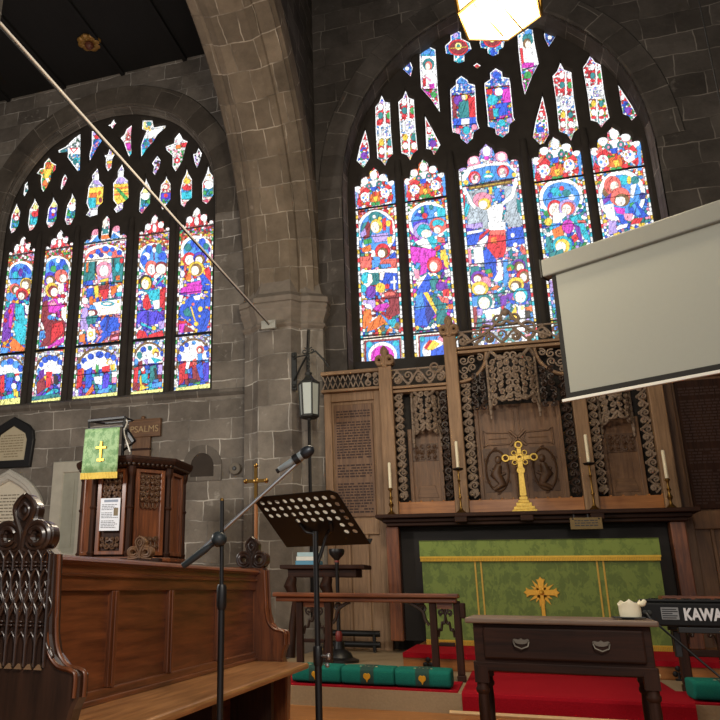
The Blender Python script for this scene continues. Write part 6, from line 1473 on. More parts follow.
for s in (-1, 1):
    sp = spiral(LX + s * .05, 3.83, .05, .012, 90, s * 1.2, 12); mb.tube([(x, LY, z) for x, z in sp], .009, 5)
obj('bracket', mb, M['ironw'], wl, smooth=60)
mb = MB()
for z in (3.76, 3.71, 3.66, 3.61, 3.56): mb.tube([(LX + .016 * math.cos(a), LY + (.016 * math.sin(a) if int(z * 100) % 10 < 5 else 0), z + .02 * math.sin(a)) for a in [2 * PI * i / 10 for i in range(10)]], .006, 5, closed=True)
obj('chain', mb, M['ironw'], wl)
def hexl(mb, prof, ph=0): mb.lathe(prof, (LX, LY, 0), 6, phase=ph)
mb = MB(); hexl(mb, [(.02, 3.545), (.05, 3.53), (.04, 3.50), (.07, 3.45), (.12, 3.41), (.145, 3.395), (.15, 3.375)]); obj('cap', mb, M['ironw'], wl)
mb = MB(); hexl(mb, [(.10, 2.925), (.13, 2.94), (.13, 2.96), (.115, 2.97)]); mb.ball((LX, LY, 2.92), .03, 8); obj('base', mb, M['ironw'], wl)
for k in range(6):
    a = 2 * PI * k / 6
    mb = MB(); mb.tube([(LX + .118 * math.cos(a), LY + .118 * math.sin(a), 2.96), (LX + .135 * math.cos(a), LY + .135 * math.sin(a), 3.38)], .011, 5); obj('bar', mb, M['ironw'], wl)
    b2 = a + PI / 3
    mb = MB(); r0, r1 = .112, .130
    q = [(LX + r0 * math.cos(a), LY + r0 * math.sin(a), 2.965), (LX + r0 * math.cos(b2), LY + r0 * math.sin(b2), 2.965), (LX + r1 * math.cos(b2), LY + r1 * math.sin(b2), 3.38), (LX + r1 * math.cos(a), LY + r1 * math.sin(a), 3.38)]
    mb.quad(*q); obj('pane', mb, plain('frosted glass', (196, 206, 200), .35, noise=.05) if k == 0 else bpy.data.materials['frosted glass'], wl)
tr = thing('tie_rod', 'long pale metal tie rod crossing in front of the aisle window to the pier', 'tie rod', (-2.79, 2.75, 4.32))
mb = MB(); mb.tube([(-2.80, 2.75, 4.317), (-2.865, 9.45, 4.345)], .0105, 10); obj('rod', mb, plain('white painted tube', (232, 229, 222), .35, 0, .03), tr, smooth=60)
mb = MB(); mb.tube([(-2.81, 2.75, 4.306), (-2.875, 9.45, 4.334)], .0075, 8); obj('cable', mb, M['iron'], tr, smooth=60)
mb = MB(); mb.box(-2.985, -2.78, 9.30, 9.36, 4.28, 4.40); obj('end_plate', mb, plain('pale plate', (176, 176, 166), .5), tr, bevel=.006)

# ------------------------------------------------------------------ hanging lantern overhead
hc = EYE + ray(500, 15) * 6.2
hl_ = thing('hanging_lantern', 'bright hexagonal hanging lantern above the great window', 'lantern', (hc.x, hc.y, hc.z))
HM = emit('glowing lantern glass', (255, 236, 176), 2.3)
HR = .345; ph0 = math.radians(20)
def hx(r, k): a = ph0 + k * PI / 3; return hc.x + r * math.cos(a), hc.y + r * math.sin(a)
mb = MB(); n0_ = len(mb.v); mb.v += [(*hx(HR * .96, k), hc.z) for k in range(6)]; mb.face([5, 4, 3, 2, 1, 0]); mb.v += [(*hx(HR * .96, k), hc.z + .006) for k in range(6)]; mb.face([6, 7, 8, 9, 10, 11]); obj('bottom_pane', mb, HM, hl_)
for k in range(6):
    mb = MB(); a, b = hx(HR * .97, k), hx(HR * .97, k + 1); c, d = hx(HR * 1.12, k + 1), hx(HR * 1.12, k)
    mb.quad((*a, hc.z + .03), (*b, hc.z + .03), (*c, hc.z + .62), (*d, hc.z + .62)); obj('side_pane', mb, HM, hl_)
    mb = MB(); mb.tube([(*hx(HR, k), hc.z + .01), (*hx(HR * 1.14, k), hc.z + .62)], .016, 6); mb.tube([(*hx(HR, k), hc.z + .01), (*hx(HR, k + 1), hc.z + .01)], .013, 6); obj('frame_bar', mb, M['oldbrass'], hl_)
for o in (-.07, .1):
    mb = MB(); mb.tube([(hc.x - .13 + o, hc.y - .2, hc.z - .004), (hc.x + .09 + o, hc.y + .26, hc.z - .004)], .007, 6); obj('bottom_rib', mb, M['oldbrass'], hl_)
mb = MB(); mb.lathe([(HR * 1.2, .62), (HR * 1.0, .7), (.1, .85), (.04, .95)], tuple(hc), 6, phase=ph0); obj('cap', mb, M['ironw'], hl_)
mb = MB(); mb.tube([(hc.x, hc.y, hc.z + .9), (hc.x, hc.y, 11.9)], .012, 6); obj('chain', mb, M['ironw'], hl_)

# ------------------------------------------------------------------ projection screen
S0 = at(549, 278, 6.2); S1 = at(570.5, 401, 6.2)
ang = math.atan2(-.515, .86)
Hs = S0.z - S1.z
sx, sy = (S0.x + S1.x) / 2, 6.2
sc_ = thing('projection_screen', 'large white pull-down projection screen hanging across the corner', 'projection screen', (sx, sy, S1.z), ang)
z1 = Hs
LW = 2.2
WS = plain('matt white screen cloth', (152, 155, 147), .85, noise=.02)
mb = MB(); mb.box(.035, LW - .035, -.004, .004, .06, z1 + .02); obj('screen_cloth', mb, WS, sc_, local=True)
mb = MB(); mb.box(0, .036, -.005, .005, .02, z1 + .02); mb.box(LW - .036, LW, -.005, .005, .02, z1 + .02); mb.box(0.0, LW, -.0055, .0055, .018, .062); obj('black_border', mb, plain('black border cloth', (22, 22, 22), .8), sc_, local=True)
mb = MB(); mb.box(-.035, LW + .03, -.014, .014, -.004, .02); obj('bottom_bar', mb, M['white'], sc_, local=True, bevel=.004)
mb = MB(); mb.box(-.06, LW + .06, -.05, .06, z1 + .01, z1 + .165); obj('casing', mb, plain('pale grey casing', (128, 130, 124), .5, noise=.03), sc_, local=True, bevel=.012)
mb = MB(); mb.box(-.068, -.058, -.055, .065, z1 + .005, z1 + .17); obj('end_cap', mb, M['ironw'], sc_, local=True)
mb = MB(); mb.tube([(1.22, 0, 0), (1.2, -.01, -.04), (1.23, -.01, -.07), (1.29, 0, -.075), (1.33, 0, -.04), (1.33, 0, 0)], .006, 6); obj('pull_loop', mb, M['white'], sc_, local=True, smooth=60)
for x in (1.4, 2.1):
    mb = MB(); mb.tube([(x, 0, z1 + .12), (x, 0, 11.9 - S1.z)], .005, 5); obj('hanging_wire', mb, M['iron'], sc_, local=True)

# ------------------------------------------------------------------ altar rails and kneelers
def tracery_bay(mb, x0, x1, z0, z1, y):
    w = x1 - x0; xc = (x0 + x1) / 2
    for s in (-1, 1):
        mb.tube([(xc + s * u * w, y, z0 + v * (z1 - z0)) for u, v in cr([(.5, .0), (.42, .25), (.3, .2), (.22, .45), (.1, .4), (0, .62)], 4)], .011, 6)
        mb.tube([(xc + s * a, y, b) for a, b in spiral(w * .24, z0 + .74 * (z1 - z0), w * .2, w * .05, -90, 1.2, 12)], .009, 6)
        mb.tube([(xc + s * u * w, y, z0 + v * (z1 - z0)) for u, v in cr([(0, .62), (.12, .8), (.3, .95), (.48, 1.0)], 4)], .009, 6)
    mb.tube([(xc, y, z0 + .6 * (z1 - z0)), (xc, y, z1)], .01, 6)
def rail_post(par, x, z0=.135, w=.034, lean=0.0):
    mb = MB(); n = len(mb.v)
    mb.box(x - w, x + w, 6.66, 6.74, z0, z0 + .05); mb.box(x - w * .85, x + w * .85, 6.67, 6.73, z0 + .05, .755)
    return obj('post', mb, M['dkZ'], par, bevel=.008)
r1 = thing('altar_rail', 'dark oak altar rail with traceried posts behind the row of green kneelers', 'altar rail', (-1.2, 6.7, .135))
mb = MB(); mb.box(-2.02, -.425, 6.62, 6.78, .775, .812); mb.box(-2.0, -.445, 6.65, 6.75, .735, .775); obj('top_rail', mb, M['pewX'], r1, bevel=.01)
for x in (-1.79, -1.535, -.645, -.45): rail_post(r1, x)
for a, b in ((-1.755, -1.57), (-.612, -.484)):
    mb = MB(); tracery_bay(mb, a, b, .47, .73, 6.70); obj('tracery', mb, M['carved'], r1, smooth=60)
    mb = MB(); mb.box(a, b, 6.68, 6.72, .40, .43); obj('cross_bar', mb, M['dkX'], r1, bevel=.005)
    mb = MB(); mb.box(a, b, 6.69, 6.71, .69, .735); obj('upper_bar', mb, M['pewX'], r1)
for x, s in ((-1.5, 1), (-.68, -1)):
    mb = MB(); mb.tube([(x + s * u, 6.7, z) for u, z in cr([(0, .56), (.03, .6), (.05, .67), (.12, .72), (.16, .735)], 4)], .014, 6); mb.tube([(x + s * a, 6.7, b) for a, b in spiral(.05, .69, .04, .01, 0, 1.2, 10)], .01, 5); obj('spandrel', mb, M['carved'], r1, smooth=60)
mb = MB(); mb.box(-.425, -.385, 6.64, 6.76, .62, .74); obj('end_block', mb, M['dkZ'], r1, bevel=.008)
r2 = thing('altar_rail', 'dark oak altar rail section partly hidden by the black keyboard', 'altar rail', (1.8, 6.7, .135))
mb = MB(); mb.box(1.06, 2.7, 6.62, 6.78, .775, .812); mb.box(1.08, 2.7, 6.65, 6.75, .735, .775); obj('top_rail', mb, M['pewX'], r2, bevel=.01)
for x in (1.165, 1.43, 2.3, 2.55): rail_post(r2, x, w=.04)
mb = MB(); tracery_bay(mb, 1.205, 1.39, .47, .73, 6.70); obj('tracery', mb, M['carved'], r2, smooth=60)
mb = MB(); mb.box(1.2, 1.4, 6.68, 6.72, .38, .43); obj('cross_bar', mb, M['dkX'], r2, bevel=.005)
KG = plain('teal green kneeler wool', (30, 112, 98), .95, noise=.25, nscale=120, bump=.3, spec=.1)
KB = plain('dark band of woven motif', (52, 78, 70), .95, noise=.35, nscale=150, spec=.1)
def kneeler(x, w, lab):
    t = thing('kneeler', lab, 'kneeler', (x, 6.2, .147), group=None)
    ZK = .151
    mb = MB()
    def fn(u, v, q): return None
    # plump cushion: rounded box
    n1, n2 = 14, 10
    prof = [(0, 0)]
    segs = 16
    P = []
    for i in range(segs + 1):
        a = -PI / 2 + PI * i / segs
        P.append((math.copysign(abs(math.cos(a)) ** .35, math.cos(a)), math.copysign(abs(math.sin(a)) ** .45, math.sin(a))))
    ring_ = [(.15 * c, .062 + .062 * s) for c, s in P] + [(-.15 * c, .062 + .062 * s) for c, s in reversed(P[1:-1])]
    xs = [(-1, .8), (-.985, .93), (-.95, .985), (-.9, 1), (-.5, 1.02), (0, 1.03), (.5, 1.02), (.9, 1), (.95, .985), (.985, .93), (1, .8)]
    b = 0; m = len(ring_)
    for fx, g in xs:
        for y, z in ring_: mb.v.append((x + fx * w / 2, 6.2 + y * g, ZK + .062 + (z - .062) * g))
    for i in range(len(xs) - 1):
        for k in range(m): mb.face((i * m + k, (i + 1) * m + k, (i + 1) * m + (k + 1) % m, i * m + (k + 1) % m))
    mb.face(list(range(m))[::1]); mb.face([(len(xs) - 1) * m + k for k in range(m)][::-1])
    obj('cushion', mb, KG, t, smooth=60)
    mb = MB()
    hw = .05
    for fx in (-1, 1):
        for y, z in ring_: mb.v.append((x + fx * hw, 6.2 + y * 1.045, ZK + .062 + (z - .062) * 1.05))
    for k in range(m): mb.face((k, m + k, m + (k + 1) % m, (k + 1) % m))
    mb.face(range(m)); mb.face([m + k for k in range(m)][::-1])
    obj('woven_band', mb, KB, t, smooth=60)
    mb = MB(); zc = .147 + .062
    mb.plate([(x + u, zc + v) for u, v in cr([(0, -.036), (.008, -.018), (.024, -.004), (.026, .016), (.014, .028), (0, .024), (-.014, .028), (-.026, .016), (-.024, -.004), (-.008, -.018)], 3, True)], [], 6.2 - .166, 6.2 - .150, P_xz(0), chamfer=.002)
    obj('gold_motif', mb, plain('gold wool', (208, 152, 44), .9, spec=.1) if 'gold wool' not in bpy.data.materials else bpy.data.materials['gold wool'], t)
    mb = MB()
    for i in range(5): mb.ball((x - .06 + i * .03, 6.2 - .06 + .03 * (i % 2), .147 + .127), .014, 6, (1, 1, .35))
    obj('flower_motif', mb, plain('pale wool', (186, 172, 136), .9, spec=.1) if 'pale wool' not in bpy.data.materials else bpy.data.materials['pale wool'], t)
kneeler(-1.50, .385, 'green kneeler closest to the choir stall, crossed by the music stand pole')
kneeler(-1.10, .405, 'middle green kneeler of the row of three')
kneeler(-.69, .41, 'green kneeler at the open end of the row, near the small table')
kneeler(1.29, .42, 'lone green kneeler below the black keyboard')

# ------------------------------------------------------------------ small side table
tb = thing('side_table', 'small dark oak side table with one drawer and two drop handles', 'table', (.205, 4.4, 0), math.radians(-2.5))
def tl(x, y, z): return (x, y, z)
mb = MB(); mb.box(-.445, .445, -.22, .25, .683, .71); obj('table_top', mb, wood('lit table top oak', (104, 84, 68), (158, 134, 114), 'X', .5), tb, local=True, bevel=.008)  # paler than the carcase: light falling on the top is put into the colour
mb = MB(); mb.box(-.41, .41, -.175, .2, .47, .683); obj('carcase', mb, M['dkX'], tb, local=True, bevel=.005)
mb = MB(); mb.box(-.36, .375, -.2, -.17, .515, .665); dr = obj('drawer', mb, M['dkX'], tb, local=True, bevel=.009)
mb = MB(); mb.box(-.42, .42, -.185, -.165, .455, .5); obj('apron', mb, M['dkX'], tb, local=True, bevel=.006)
for xh in (-.18, .185):
    mb = MB()
    P = cr([(-.05, .01), (-.04, .028), (-.015, .022), (0, .034), (.015, .022), (.04, .028), (.05, .01), (.03, -.012), (0, -.02), (-.03, -.012)], 3, True)
    mb.plate([(xh + x * .8, .598 + z * .55) for x, z in P], [], -.205, -.199, lambda u, v, d: (u, d, v), chamfer=.001)
    mb.tube([(xh - .036, -.205, .602), (xh - .036, -.218, .6), (xh - .03, -.224, .58), (xh, -.226, .568), (xh + .03, -.224, .58), (xh + .036, -.218, .6), (xh + .036, -.205, .602)], .0045, 6)
    obj('handle', mb, plain('dull pewter', (120, 112, 100), .4, .9) if 'dull pewter' not in bpy.data.materials else bpy.data.materials['dull pewter'], dr, local=True, smooth=50)
for lx in (-.385, .385):
    for ly in (-.155, .175):
        mb = MB(); mb.box(lx - .033, lx + .033, ly - .033, ly + .033, .40, .48)
        s = -1 if lx > 0 else 1
        mb.lathe([(.02, 0), (.026, .01), (.026, .05), (.018, .06), (.024, .09), (.026, .2), (.027, .3), (.024, .345), (.032, .355), (.034, .37), (.028, .38), (.028, .4)], (lx, ly, 0), 14)
        obj('leg', mb, M['dkZ'], tb, local=True, smooth=40)
sa = thing('candle_plate', 'flat black plate under the melted candle on the table', 'plate', (.53, 4.33, .71))
mb = MB(); mb.box(.46, .605, 4.27, 4.39, .716, .723); mb.lathe([(.03, 0), (.028, .007)], (.53, 4.33, .71), 14); obj('plate_body', mb, M['iron'], sa, bevel=.003)
cd = thing('melted_candle', 'thick cream candle with ragged melted rim on the black plate', 'candle', (.545, 4.33, .723))
mb = MB(); n = 26; rg = random.Random(2)
top = [.062 + .012 * math.sin(3 * 2 * PI * k / n + .6) + rg.uniform(-.006, .008) for k in range(n)]
for fr_, zf in ((.96, 0), (1, .15), (1, .5), (.99, .8), (1.04, .97), (.97, 1.02), (.8, .9), (.6, .62), (.0, .55)):
    for k in range(n):
        a = 2 * PI * k / n; r = .05 * fr_ * (1 + .07 * math.sin(5 * a) * zf)
        mb.v.append((.545 + r * math.cos(a), 4.33 + r * math.sin(a), .723 + zf * top[k] + (.012 if zf > .9 and 18 < k < 24 else 0)))
for i in range(8):
    for k in range(n): mb.face((i * n + k, i * n + (k + 1) % n, (i + 1) * n + (k + 1) % n, (i + 1) * n + k))
mb.face(list(range(n))[::-1])
mb.ball((.597, 4.31, .785), .017, 8, (1.2, 1, .8)); mb.ball((.61, 4.31, .795), .012, 8)
obj('wax', mb, M['wax'], cd, smooth=60)
mb = MB(); mb.tube([(.545, 4.33, .755), (.547, 4.33, .778)], .0025, 5); obj('wick', mb, M['iron'], cd)

# ------------------------------------------------------------------ electronic keyboard on its stand
kb = thing('keyboard', 'black electronic keyboard seen from its lettered back', 'keyboard', (1.1, 4.95, .67))
KBM = plain('black plastic case', (13, 13, 14), .5, noise=.05, spec=.25)
k0 = at(640, 601, 4.75)
mb = MB(); mb.box(.648, 1.95, 4.75, 5.08, .665, .785); mb.box(.66, 1.94, 4.77, 4.9, .785, .803); obj('case', mb, KBM, kb, bevel=.014)
mb = MB()
for i in range(48): mb.box(.72 + i * .0238, .72 + i * .0238 + .022, 4.93, 5.075, .785, .797)
obj('white_keys', mb, M['white'], kb)
mb = MB()
for i in range(47):
    if i % 7 in (0, 1, 3, 4, 5): mb.box(.735 + i * .0238, .735 + i * .0238 + .012, 4.93, 5.02, .797, .807)
obj('black_keys', mb, KBM, kb)
text_obj('brand_lettering', 'KAWAI', .083, (.855, 4.747, .700), plain('white lettering', (232, 232, 232), .5, noise=.02), kb, .002, offset=.0035, spacing=1.0, sx=.72)
mb = MB(); mb.box(.748, .832, 4.746, 4.75, .70, .762); lb = obj('rating_label', mb, plain('grey label', (150, 152, 152), .6), kb)
mb = MB()
for r, w in ((.75, .07), (.739, .076), (.728, .05), (.717, .072), (.706, .066)): mb.box(.752, .752 + w, 4.744, 4.747, r, r + .005)
obj('label_print', mb, M['iron'], lb)
for x in (.67, .69):
    mb = MB(); mb.lathe([(.012, 0), (.012, .02), (.007, .022)], (x, 4.752, .735), 10, M=Matrix.Rotation(PI / 2, 4, 'X')); obj('socket', mb, M['ironw'], kb)
mb = MB(); mb.tube(cr([(.672, 4.725, .735), (.69, 4.68, .70), (.8, 4.6, .58), (.97, 4.5, .40), (1.15, 4.45, .2), (1.35, 4.5, .012)], 5), .006, 6)
solo('keyboard_cable', mb, M['iron'], 'thin black cable hanging from the keyboard in front of the lone kneeler', 'cable', smooth=60)
ks = thing('keyboard_stand', 'black folding stand under the keyboard', 'stand', (1.1, 4.9, 0))
for x in (1.3, 1.8):
    for d in (-1, 1):
        mb = MB(); mb.tube([(x, 4.92 - .15 * d, .64), (x, 4.92 + .2 * d, .02)], .017, 8); obj('leg', mb, M['iron'], ks, smooth=50)
mb = MB(); mb.box(.815, .85, 4.9, 4.94, .5, .636); obj('end_strut', mb, M['iron'], ks, bevel=.004)
for y in (4.77, 5.07):
    mb = MB(); mb.box(.82, 1.73, y - .015, y + .015, .632, .662); obj('support_bar', mb, M['iron'], ks, bevel=.004)

# ------------------------------------------------------------------ microphone stand
YM = 2.6
def mp(x, y, Y=YM): return at(x, y, Y)
bx = mp(221, 640).x
ms = thing('microphone_stand', 'black boom microphone stand in front of the choir stall', 'microphone stand', (bx, YM, 0))
mb = MB(); mb.tube([(bx, YM, .05), (bx, YM, .82)], .0115, 10); obj('lower_tube', mb, M['iron'], ms, smooth=50)
mb = MB(); mb.tube([(bx, YM, .8), (mp(222, 500).x, YM, mp(222, 500).z)], .0075, 10); obj('upper_tube', mb, M['iron'], ms, smooth=50)
mb = MB(); mb.tube([(bx, YM, .775), (bx, YM, .79), (bx, YM, .85), (bx, YM, .86)], [.014, .018, .018, .014], 10); obj('height_clutch', mb, M['iron'], ms, smooth=40)
mb = MB(); mb.ball((mp(222, 500).x, YM, mp(222, 500).z), .0085, 8); obj('tip', mb, M['oldbrass'], ms)
J = mp(220, 539)
CL = plain('dark blue grey plastic', (40, 48, 52), .4)
mb = MB(); mb.lathe([(.0, -.024), (.02, -.024), (.026, -.018), (.027, 0), (.024, .012), (.014, .02), (.0, .022)], (J.x, YM - .015, J.z), 14, M=Matrix.Rotation(math.radians(75), 4, 'X') @ Matrix.Rotation(.3, 4, 'Y')); mb.ball((J.x, YM, J.z), .026, 12); obj('boom_clutch', mb, CL, ms, smooth=50)
B0, B1 = mp(183, 566), mp(302, 459, 2.71)
mb = MB(); mb.tube([tuple(B0), tuple(B1)], .0068, 10); obj('boom', mb, M['steel'], ms, smooth=50)
d_ = (J - B0)
mb = MB(); mb.tube([tuple(B0), tuple(B0 + d_ * .06), tuple(B0 + d_ * .62), tuple(B0 + d_ * .72)], [.012, .0125, .0125, .009], 10); mb.tube([tuple(B0 + d_ * .72), tuple(B0 + d_ * 1.0)], .009, 10); obj('counterweight', mb, CL, ms, smooth=40)
for k in range(3):
    a = 2 * PI * k / 3 + .5
    mb = MB(); mb.tube([(bx, YM, .16), (bx + .3 * math.cos(a), YM + .3 * math.sin(a), .012)], .009, 8); obj('leg', mb, M['iron'], ms, smooth=50)
mb = MB(); mb.tube([(bx, YM, .05), (bx, YM, .17), (bx, YM, .19)], [.018, .018, .013], 10); obj('hub', mb, M['iron'], ms, smooth=40)
E0, E1 = mp(279, 470, 2.7), mp(313, 448, 2.7)
ax = (E1 - E0)
mc = thing('microphone', 'silver grey hand microphone clipped to the boom', 'microphone', tuple(E0))
mb = MB(); mb.tube([tuple(E0 + ax * t) for t in (.0, .02, .3, .62, .68)], [.009, .0115, .013, .0165, .0175], 14); obj('handle', mb, plain('blue grey enamel', (150, 162, 166), .35, .2), mc, smooth=40)
mb = MB(); mb.tube([tuple(E0 + ax * t) for t in (.66, .7, .76, .84, .93, .99, 1.02)], [.016, .020, .0225, .0225, .0195, .012, .003], 14); obj('grille', mb, plain('dark wire mesh', (58, 62, 68), .4, .7, .4, 300), mc, smooth=40)
mb = MB(); mb.tube([tuple(E0 - ax * .07), tuple(E0 + ax * .02)], .0095, 10); obj('plug', mb, M['iron'], mc, smooth=40)
mb = MB(); c_ = E0 + ax * .5
mb.tube([tuple(E0 + ax * .44), tuple(E0 + ax * .58)], .0195, 12, cap=True); mb.tube([tuple(c_), tuple(B1 + (B1 - B0).normalized() * .008)], .008, 8); obj('clip', mb, M['iron'], mc, smooth=40)

# ------------------------------------------------------------------ music stand
YS = 3.35
c0 = at(309.5, 520, YS); base = at(316.5, 640, YS)
mu = thing('music_stand', 'black music stand with a perforated slanting desk, seen from behind', 'music stand', (base.x, YS + .02, 0))
ux = Vector((.92, -.39, 0)).normalized(); nx_ = Vector((.39, .92, 0)).normalized()
tilt = math.radians(50)
dn = nx_ * math.sin(tilt) - Vector((0, 0, 1)) * math.cos(tilt)       # down the desk, away from us
nn = ux.cross(dn).normalized()
if nn.y > 0: nn = -nn
def dk(u, v, d): p = c0 + ux * u - dn * v + nn * d; return tuple(p)
mb = MB(); hs = []
W2, H2 = .236, .165
rows = [(.125, range(0, 10)), (.083, range(0, 10)), (.041, range(0, 10)), (0, range(3, 10)), (-.042, range(8, 10)), (-.084, range(8, 10))]
for v, cols in rows:
    for i in cols:
        u = -.2 + i * .0445 + (.0 if int(round(v * 100)) % 2 else .0)
        hs.append([(u + .0125 * math.cos(a), v + .0125 * math.sin(a)) for a in [2 * PI * k / 14 for k in range(14)]])
mb.plate([(-W2, -H2), (W2, -H2), (W2, H2 - .02), (W2 - .03, H2), (-W2 + .03, H2), (-W2, H2 - .02)], hs, .0015, -.0015, dk); obj('desk', mb, M['iron'], mu)
mb = MB()
P = [(-W2, -H2, 0), (W2, -H2, 0), (W2, -H2, -.03), (-W2, -H2, -.03)]
b4 = [dk(*p) for p in P] + [dk(p[0], p[1] - .003, p[2]) for p in P]
mb.v += b4
for q in ((0, 1, 2, 3), (7, 6, 5, 4), (0, 4, 5, 1), (1, 5, 6, 2), (2, 6, 7, 3), (3, 7, 4, 0)): mb.face(q)
obj('lip', mb, M['iron'], mu)
def sheetmat():
    m, nt, b, N, L = newmat('thin white paper'); out = nt.nodes['Material Output']
    t = N('ShaderNodeBsdfTranslucent'); t.inputs['Color'].default_value = (.92, .92, .9, 1); d = N('ShaderNodeBsdfDiffuse'); d.inputs['Color'].default_value = (.9, .9, .88, 1)
    mx = N('ShaderNodeMixShader'); mx.inputs['Fac'].default_value = .8; L(t.outputs[0], mx.inputs[2]); L(d.outputs[0], mx.inputs[1]); L(mx.outputs[0], out.inputs['Surface'])
    return m
mb = MB(); mb.plate([(-.075, -.15), (.17, -.15), (.17, .14), (-.075, .14)], [], -.004, -.0045, dk); mb2 = MB(); mb2.plate([(-.225, -.15), (-.09, -.15), (-.09, .12), (-.225, .12)], [], -.004, -.0045, dk)
SM = sheetmat()
solo('music_sheet', mb, SM, 'wide white music sheet glimpsed through most holes of the black music desk', 'sheet music', 'music sheets on the stand', tuple(c0))
solo('music_sheet', mb2, SM, 'narrow white music sheet behind the desk holes nearest the microphone', 'sheet music', 'music sheets on the stand', tuple(c0))
pt_ = Vector(dk(.02, -.08, .012)); bz = pt_ + Vector((0, 0, -.05))
mb = MB()
for s in (-1, 1): mb.tube(cr([dk(.02 + s * .085, -.02, .006), dk(.02 + s * .07, -.06, .014), dk(.02 + s * .03, -.09, .02), (base.x, YS + .02, .93)], 5), .008, 7)
obj('desk_bracket', mb, M['iron'], mu, smooth=60)
mb = MB(); mb.tube([(base.x, YS + .02, .55), (base.x, YS + .02, c0.z - .05)], .0125, 12); obj('upper_tube', mb, M['iron'], mu, smooth=50)
mb = MB(); mb.tube([(base.x, YS + .02, .1), (base.x, YS + .02, .58)], .0155, 12); obj('lower_tube', mb, M['iron'], mu, smooth=50)
mb = MB(); mb.tube([(base.x, YS + .02, .53), (base.x, YS + .02, .54), (base.x, YS + .02, .6), (base.x, YS + .02, .61)], [.018, .021, .021, .017], 12); obj('collar', mb, M['iron'], mu, smooth=40)
mb = MB(); mb.tube([(base.x, YS + .02, .57), (base.x + .05, YS - .0, .57)], .005, 8); mb.ball((base.x + .052, YS, .57), .014, 10, (.7, 1, 1)); mb.ball((base.x + .045, YS, .535), .010, 8); obj('knob', mb, M['steel'], mu, smooth=60)
for k in range(3):
    a = 2 * PI * k / 3 - .4
    mb = MB(); mb.tube([(base.x, YS + .02, .12), (base.x + .28 * math.cos(a), YS + .02 + .28 * math.sin(a), .012)], .011, 8); obj('leg', mb, M['iron'], mu, smooth=50)

# ------------------------------------------------------------------ processional cross, credence, candle stand
XC = at(256, 500, 5.6)
pc = thing('processional_cross', 'old brass cross on a pale wooden staff behind the far stall end', 'cross', (XC.x, 5.6, 0))
ct = at(256, 481, 5.6)
mb = MB(); mb.tube([(XC.x, 5.6, 0), (XC.x, 5.6, at(256, 500, 5.6).z)], .014, 8); obj('staff', mb, M['orangeZ'], pc, smooth=50)
mb = MB()
mb.box(ct.x - .012, ct.x + .012, 5.59, 5.61, ct.z - .15, ct.z + .12); mb.box(ct.x - .085, ct.x + .085, 5.59, 5.61, ct.z - .013, ct.z + .013)
for dx, dz in ((-.085, 0), (.085, 0), (0, .12)): mb.ball((ct.x + dx, 5.6, ct.z + dz), .02, 8)
mb.ball((ct.x, 5.6, ct.z - .16), .024, 8); mb.ball((ct.x, 5.6, ct.z), .026, 8, (1, .6, 1))
obj('cross_head', mb, M['oldbrass'], pc, smooth=50)
q0 = at(282, 565, 8.3); q1 = at(366, 565, 8.3)
ct_ = thing('credence_table', 'dark carved side table against the pier behind the altar rail', 'side table', ((q0.x + q1.x) / 2, 8.4, .135))
zt = q0.z
mb = MB(); mb.box(q0.x, q1.x, 8.2, 8.65, zt - .045, zt); obj('table_top', mb, M['dkX'], ct_, bevel=.01)
mb = MB(); mb.box(q0.x + .08, q1.x - .1, 8.25, 8.6, zt - .13, zt - .045); obj('frieze', mb, M['dkX'], ct_, bevel=.008)
for lx in (q0.x + .12, q0.x + .52):
    mb = MB(); mb.tube([(lx, 8.28, z) for z in ()] or [(lx, 8.3, zt - .13), (lx - .02, 8.26, zt - .22), (lx + .03, 8.3, zt - .38), (lx, 8.3, .5), (lx - .02, 8.26, .135)], [.05, .07, .035, .04, .05], 8); obj('leg', mb, M['dkZ'], ct_, smooth=50)
for i, (c, n_, lb_) in enumerate((((90, 150, 180), 'blue printed cover', 'blue booklet at the bottom of the small pile on the dark side table'), ((226, 226, 216), 'white printed cover', 'white booklet in the middle of the small pile on the dark side table'), ((170, 200, 206), 'pale blue cover', 'pale blue booklet topping the small pile on the dark side table'))):
    mb = MB(); mb.box(q0.x + .16 + i * .01, q0.x + .42 - i * .012, 8.28, 8.5, zt + i * .045, zt + i * .045 + .0445)
    solo('booklet', mb, plain(n_, c, .6, noise=.1, nscale=30), lb_, 'booklet', 'booklets on the side table', (q0.x + .28, 8.38, zt + i * .045), bevel=.003)
cs = at(339, 640, 8.0)
ps = thing('candle_stand', 'tall black floor candle stand with a red collar behind the altar rail', 'candle stand', (cs.x, 8.0, .135))
zt2 = at(339, 549, 8.0).z
mb = MB(); mb.lathe([(.02, .38), (.02, zt2 - .16), (.026, zt2 - .14), (.02, zt2 - .12)], (cs.x, 8.0, 0), 12); obj('shaft', mb, M['iron'], ps, smooth=40)
mb = MB(); mb.lathe([(.02, zt2 - .12), (.035, zt2 - .1), (.08, zt2 - .05), (.085, zt2 - .02), (.08, zt2), (.05, zt2 - .01)], (cs.x, 8.0, 0), 16); obj('cup', mb, M['iron'], ps, smooth=40)
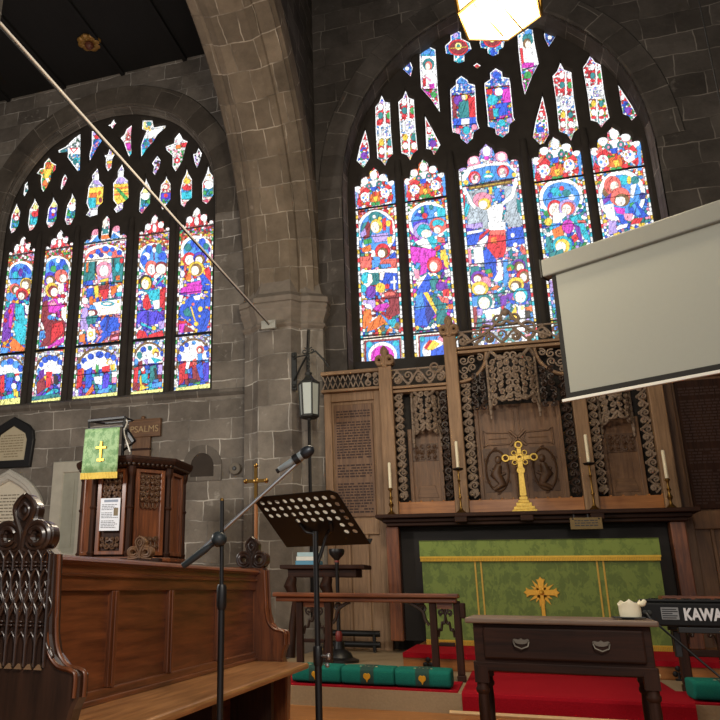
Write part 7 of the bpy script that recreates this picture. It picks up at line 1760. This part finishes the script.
mb = MB(); mb.lathe([(.028, .0), (.036, .02), (.036, .07), (.024, .1)], (cs.x, 8.0, .33), 14); mb.lathe([(.024, 0), (.026, .012), (.022, .024)], (cs.x, 8.0, zt2 - .14), 14); obj('red_collar', mb, plain('dull red enamel', (120, 40, 34), .45), ps, smooth=40)
mb = MB(); mb.lathe([(.2, .135), (.2, .16), (.14, .18), (.12, .22), (.06, .26), (.05, .33)], (cs.x, 8.0, 0), 18); obj('foot', mb, M['iron'], ps, smooth=40)
# ------------------------------------------------------------------ light
W = bpy.data.worlds.new('world'); SC.world = W; W.use_nodes = True
bg = W.node_tree.nodes['Background']; bg.inputs['Color'].default_value = (.95, .97, 1, 1); bg.inputs['Strength'].default_value = .55
def lamp(name, loc, power, col=(1, .86, .68), size=.25):
    l = bpy.data.lights.new(name, 'POINT'); l.energy = power; l.color = col; l.shadow_soft_size = size
    o = bpy.data.objects.new(name, l); COL.objects.link(o); o.location = loc
    return o
# lamp inside the hanging lantern shines down through its bottom pane; nave, aisle and sanctuary fills: unseen point lights added to brighten the room
lamp('hanging_lantern_lamp', (hc.x, hc.y, hc.z - .12), 130, (1, .84, .62), .3)
lamp('nave_fill', (0.9, -0.4, 3.4), 340, (1, .9, .77), .35)
lamp('aisle_fill', (-5.4, 4.0, 2.7), 330, (1, .95, .88), .3)
lamp('sanctuary_fill', (-1.2, 5.4, 3.6), 120, (1, .84, .62), .25)
VS = SC.view_settings
VS.view_transform = 'Standard'; VS.look = 'None'; VS.exposure = 0.12; VS.gamma = 1.0; VS.use_curve_mapping = False
SC.cycles.max_bounces = 6
SC.cycles.sample_clamp_indirect = 4.0

GR = dict(candlestick='candlesticks on the altar shelf', candle='candles on the altar shelf', kneeler='green kneelers before the altar rails', altar_rail='altar rail sections', memorial_tablet='memorial tablets on the aisle wall',
          stair_rod='stair rods of the crimson runner', iron_trefoil='black iron trefoils on the pace step', commandment_board='lettered oak boards beside the reredos', kneeling_strip='red carpet strips under the kneelers')
for o in SC.objects:
    k = o.name.split('.')[0]
    if o.parent is None and k in GR and 'group' not in o: o['group'] = GR[k]
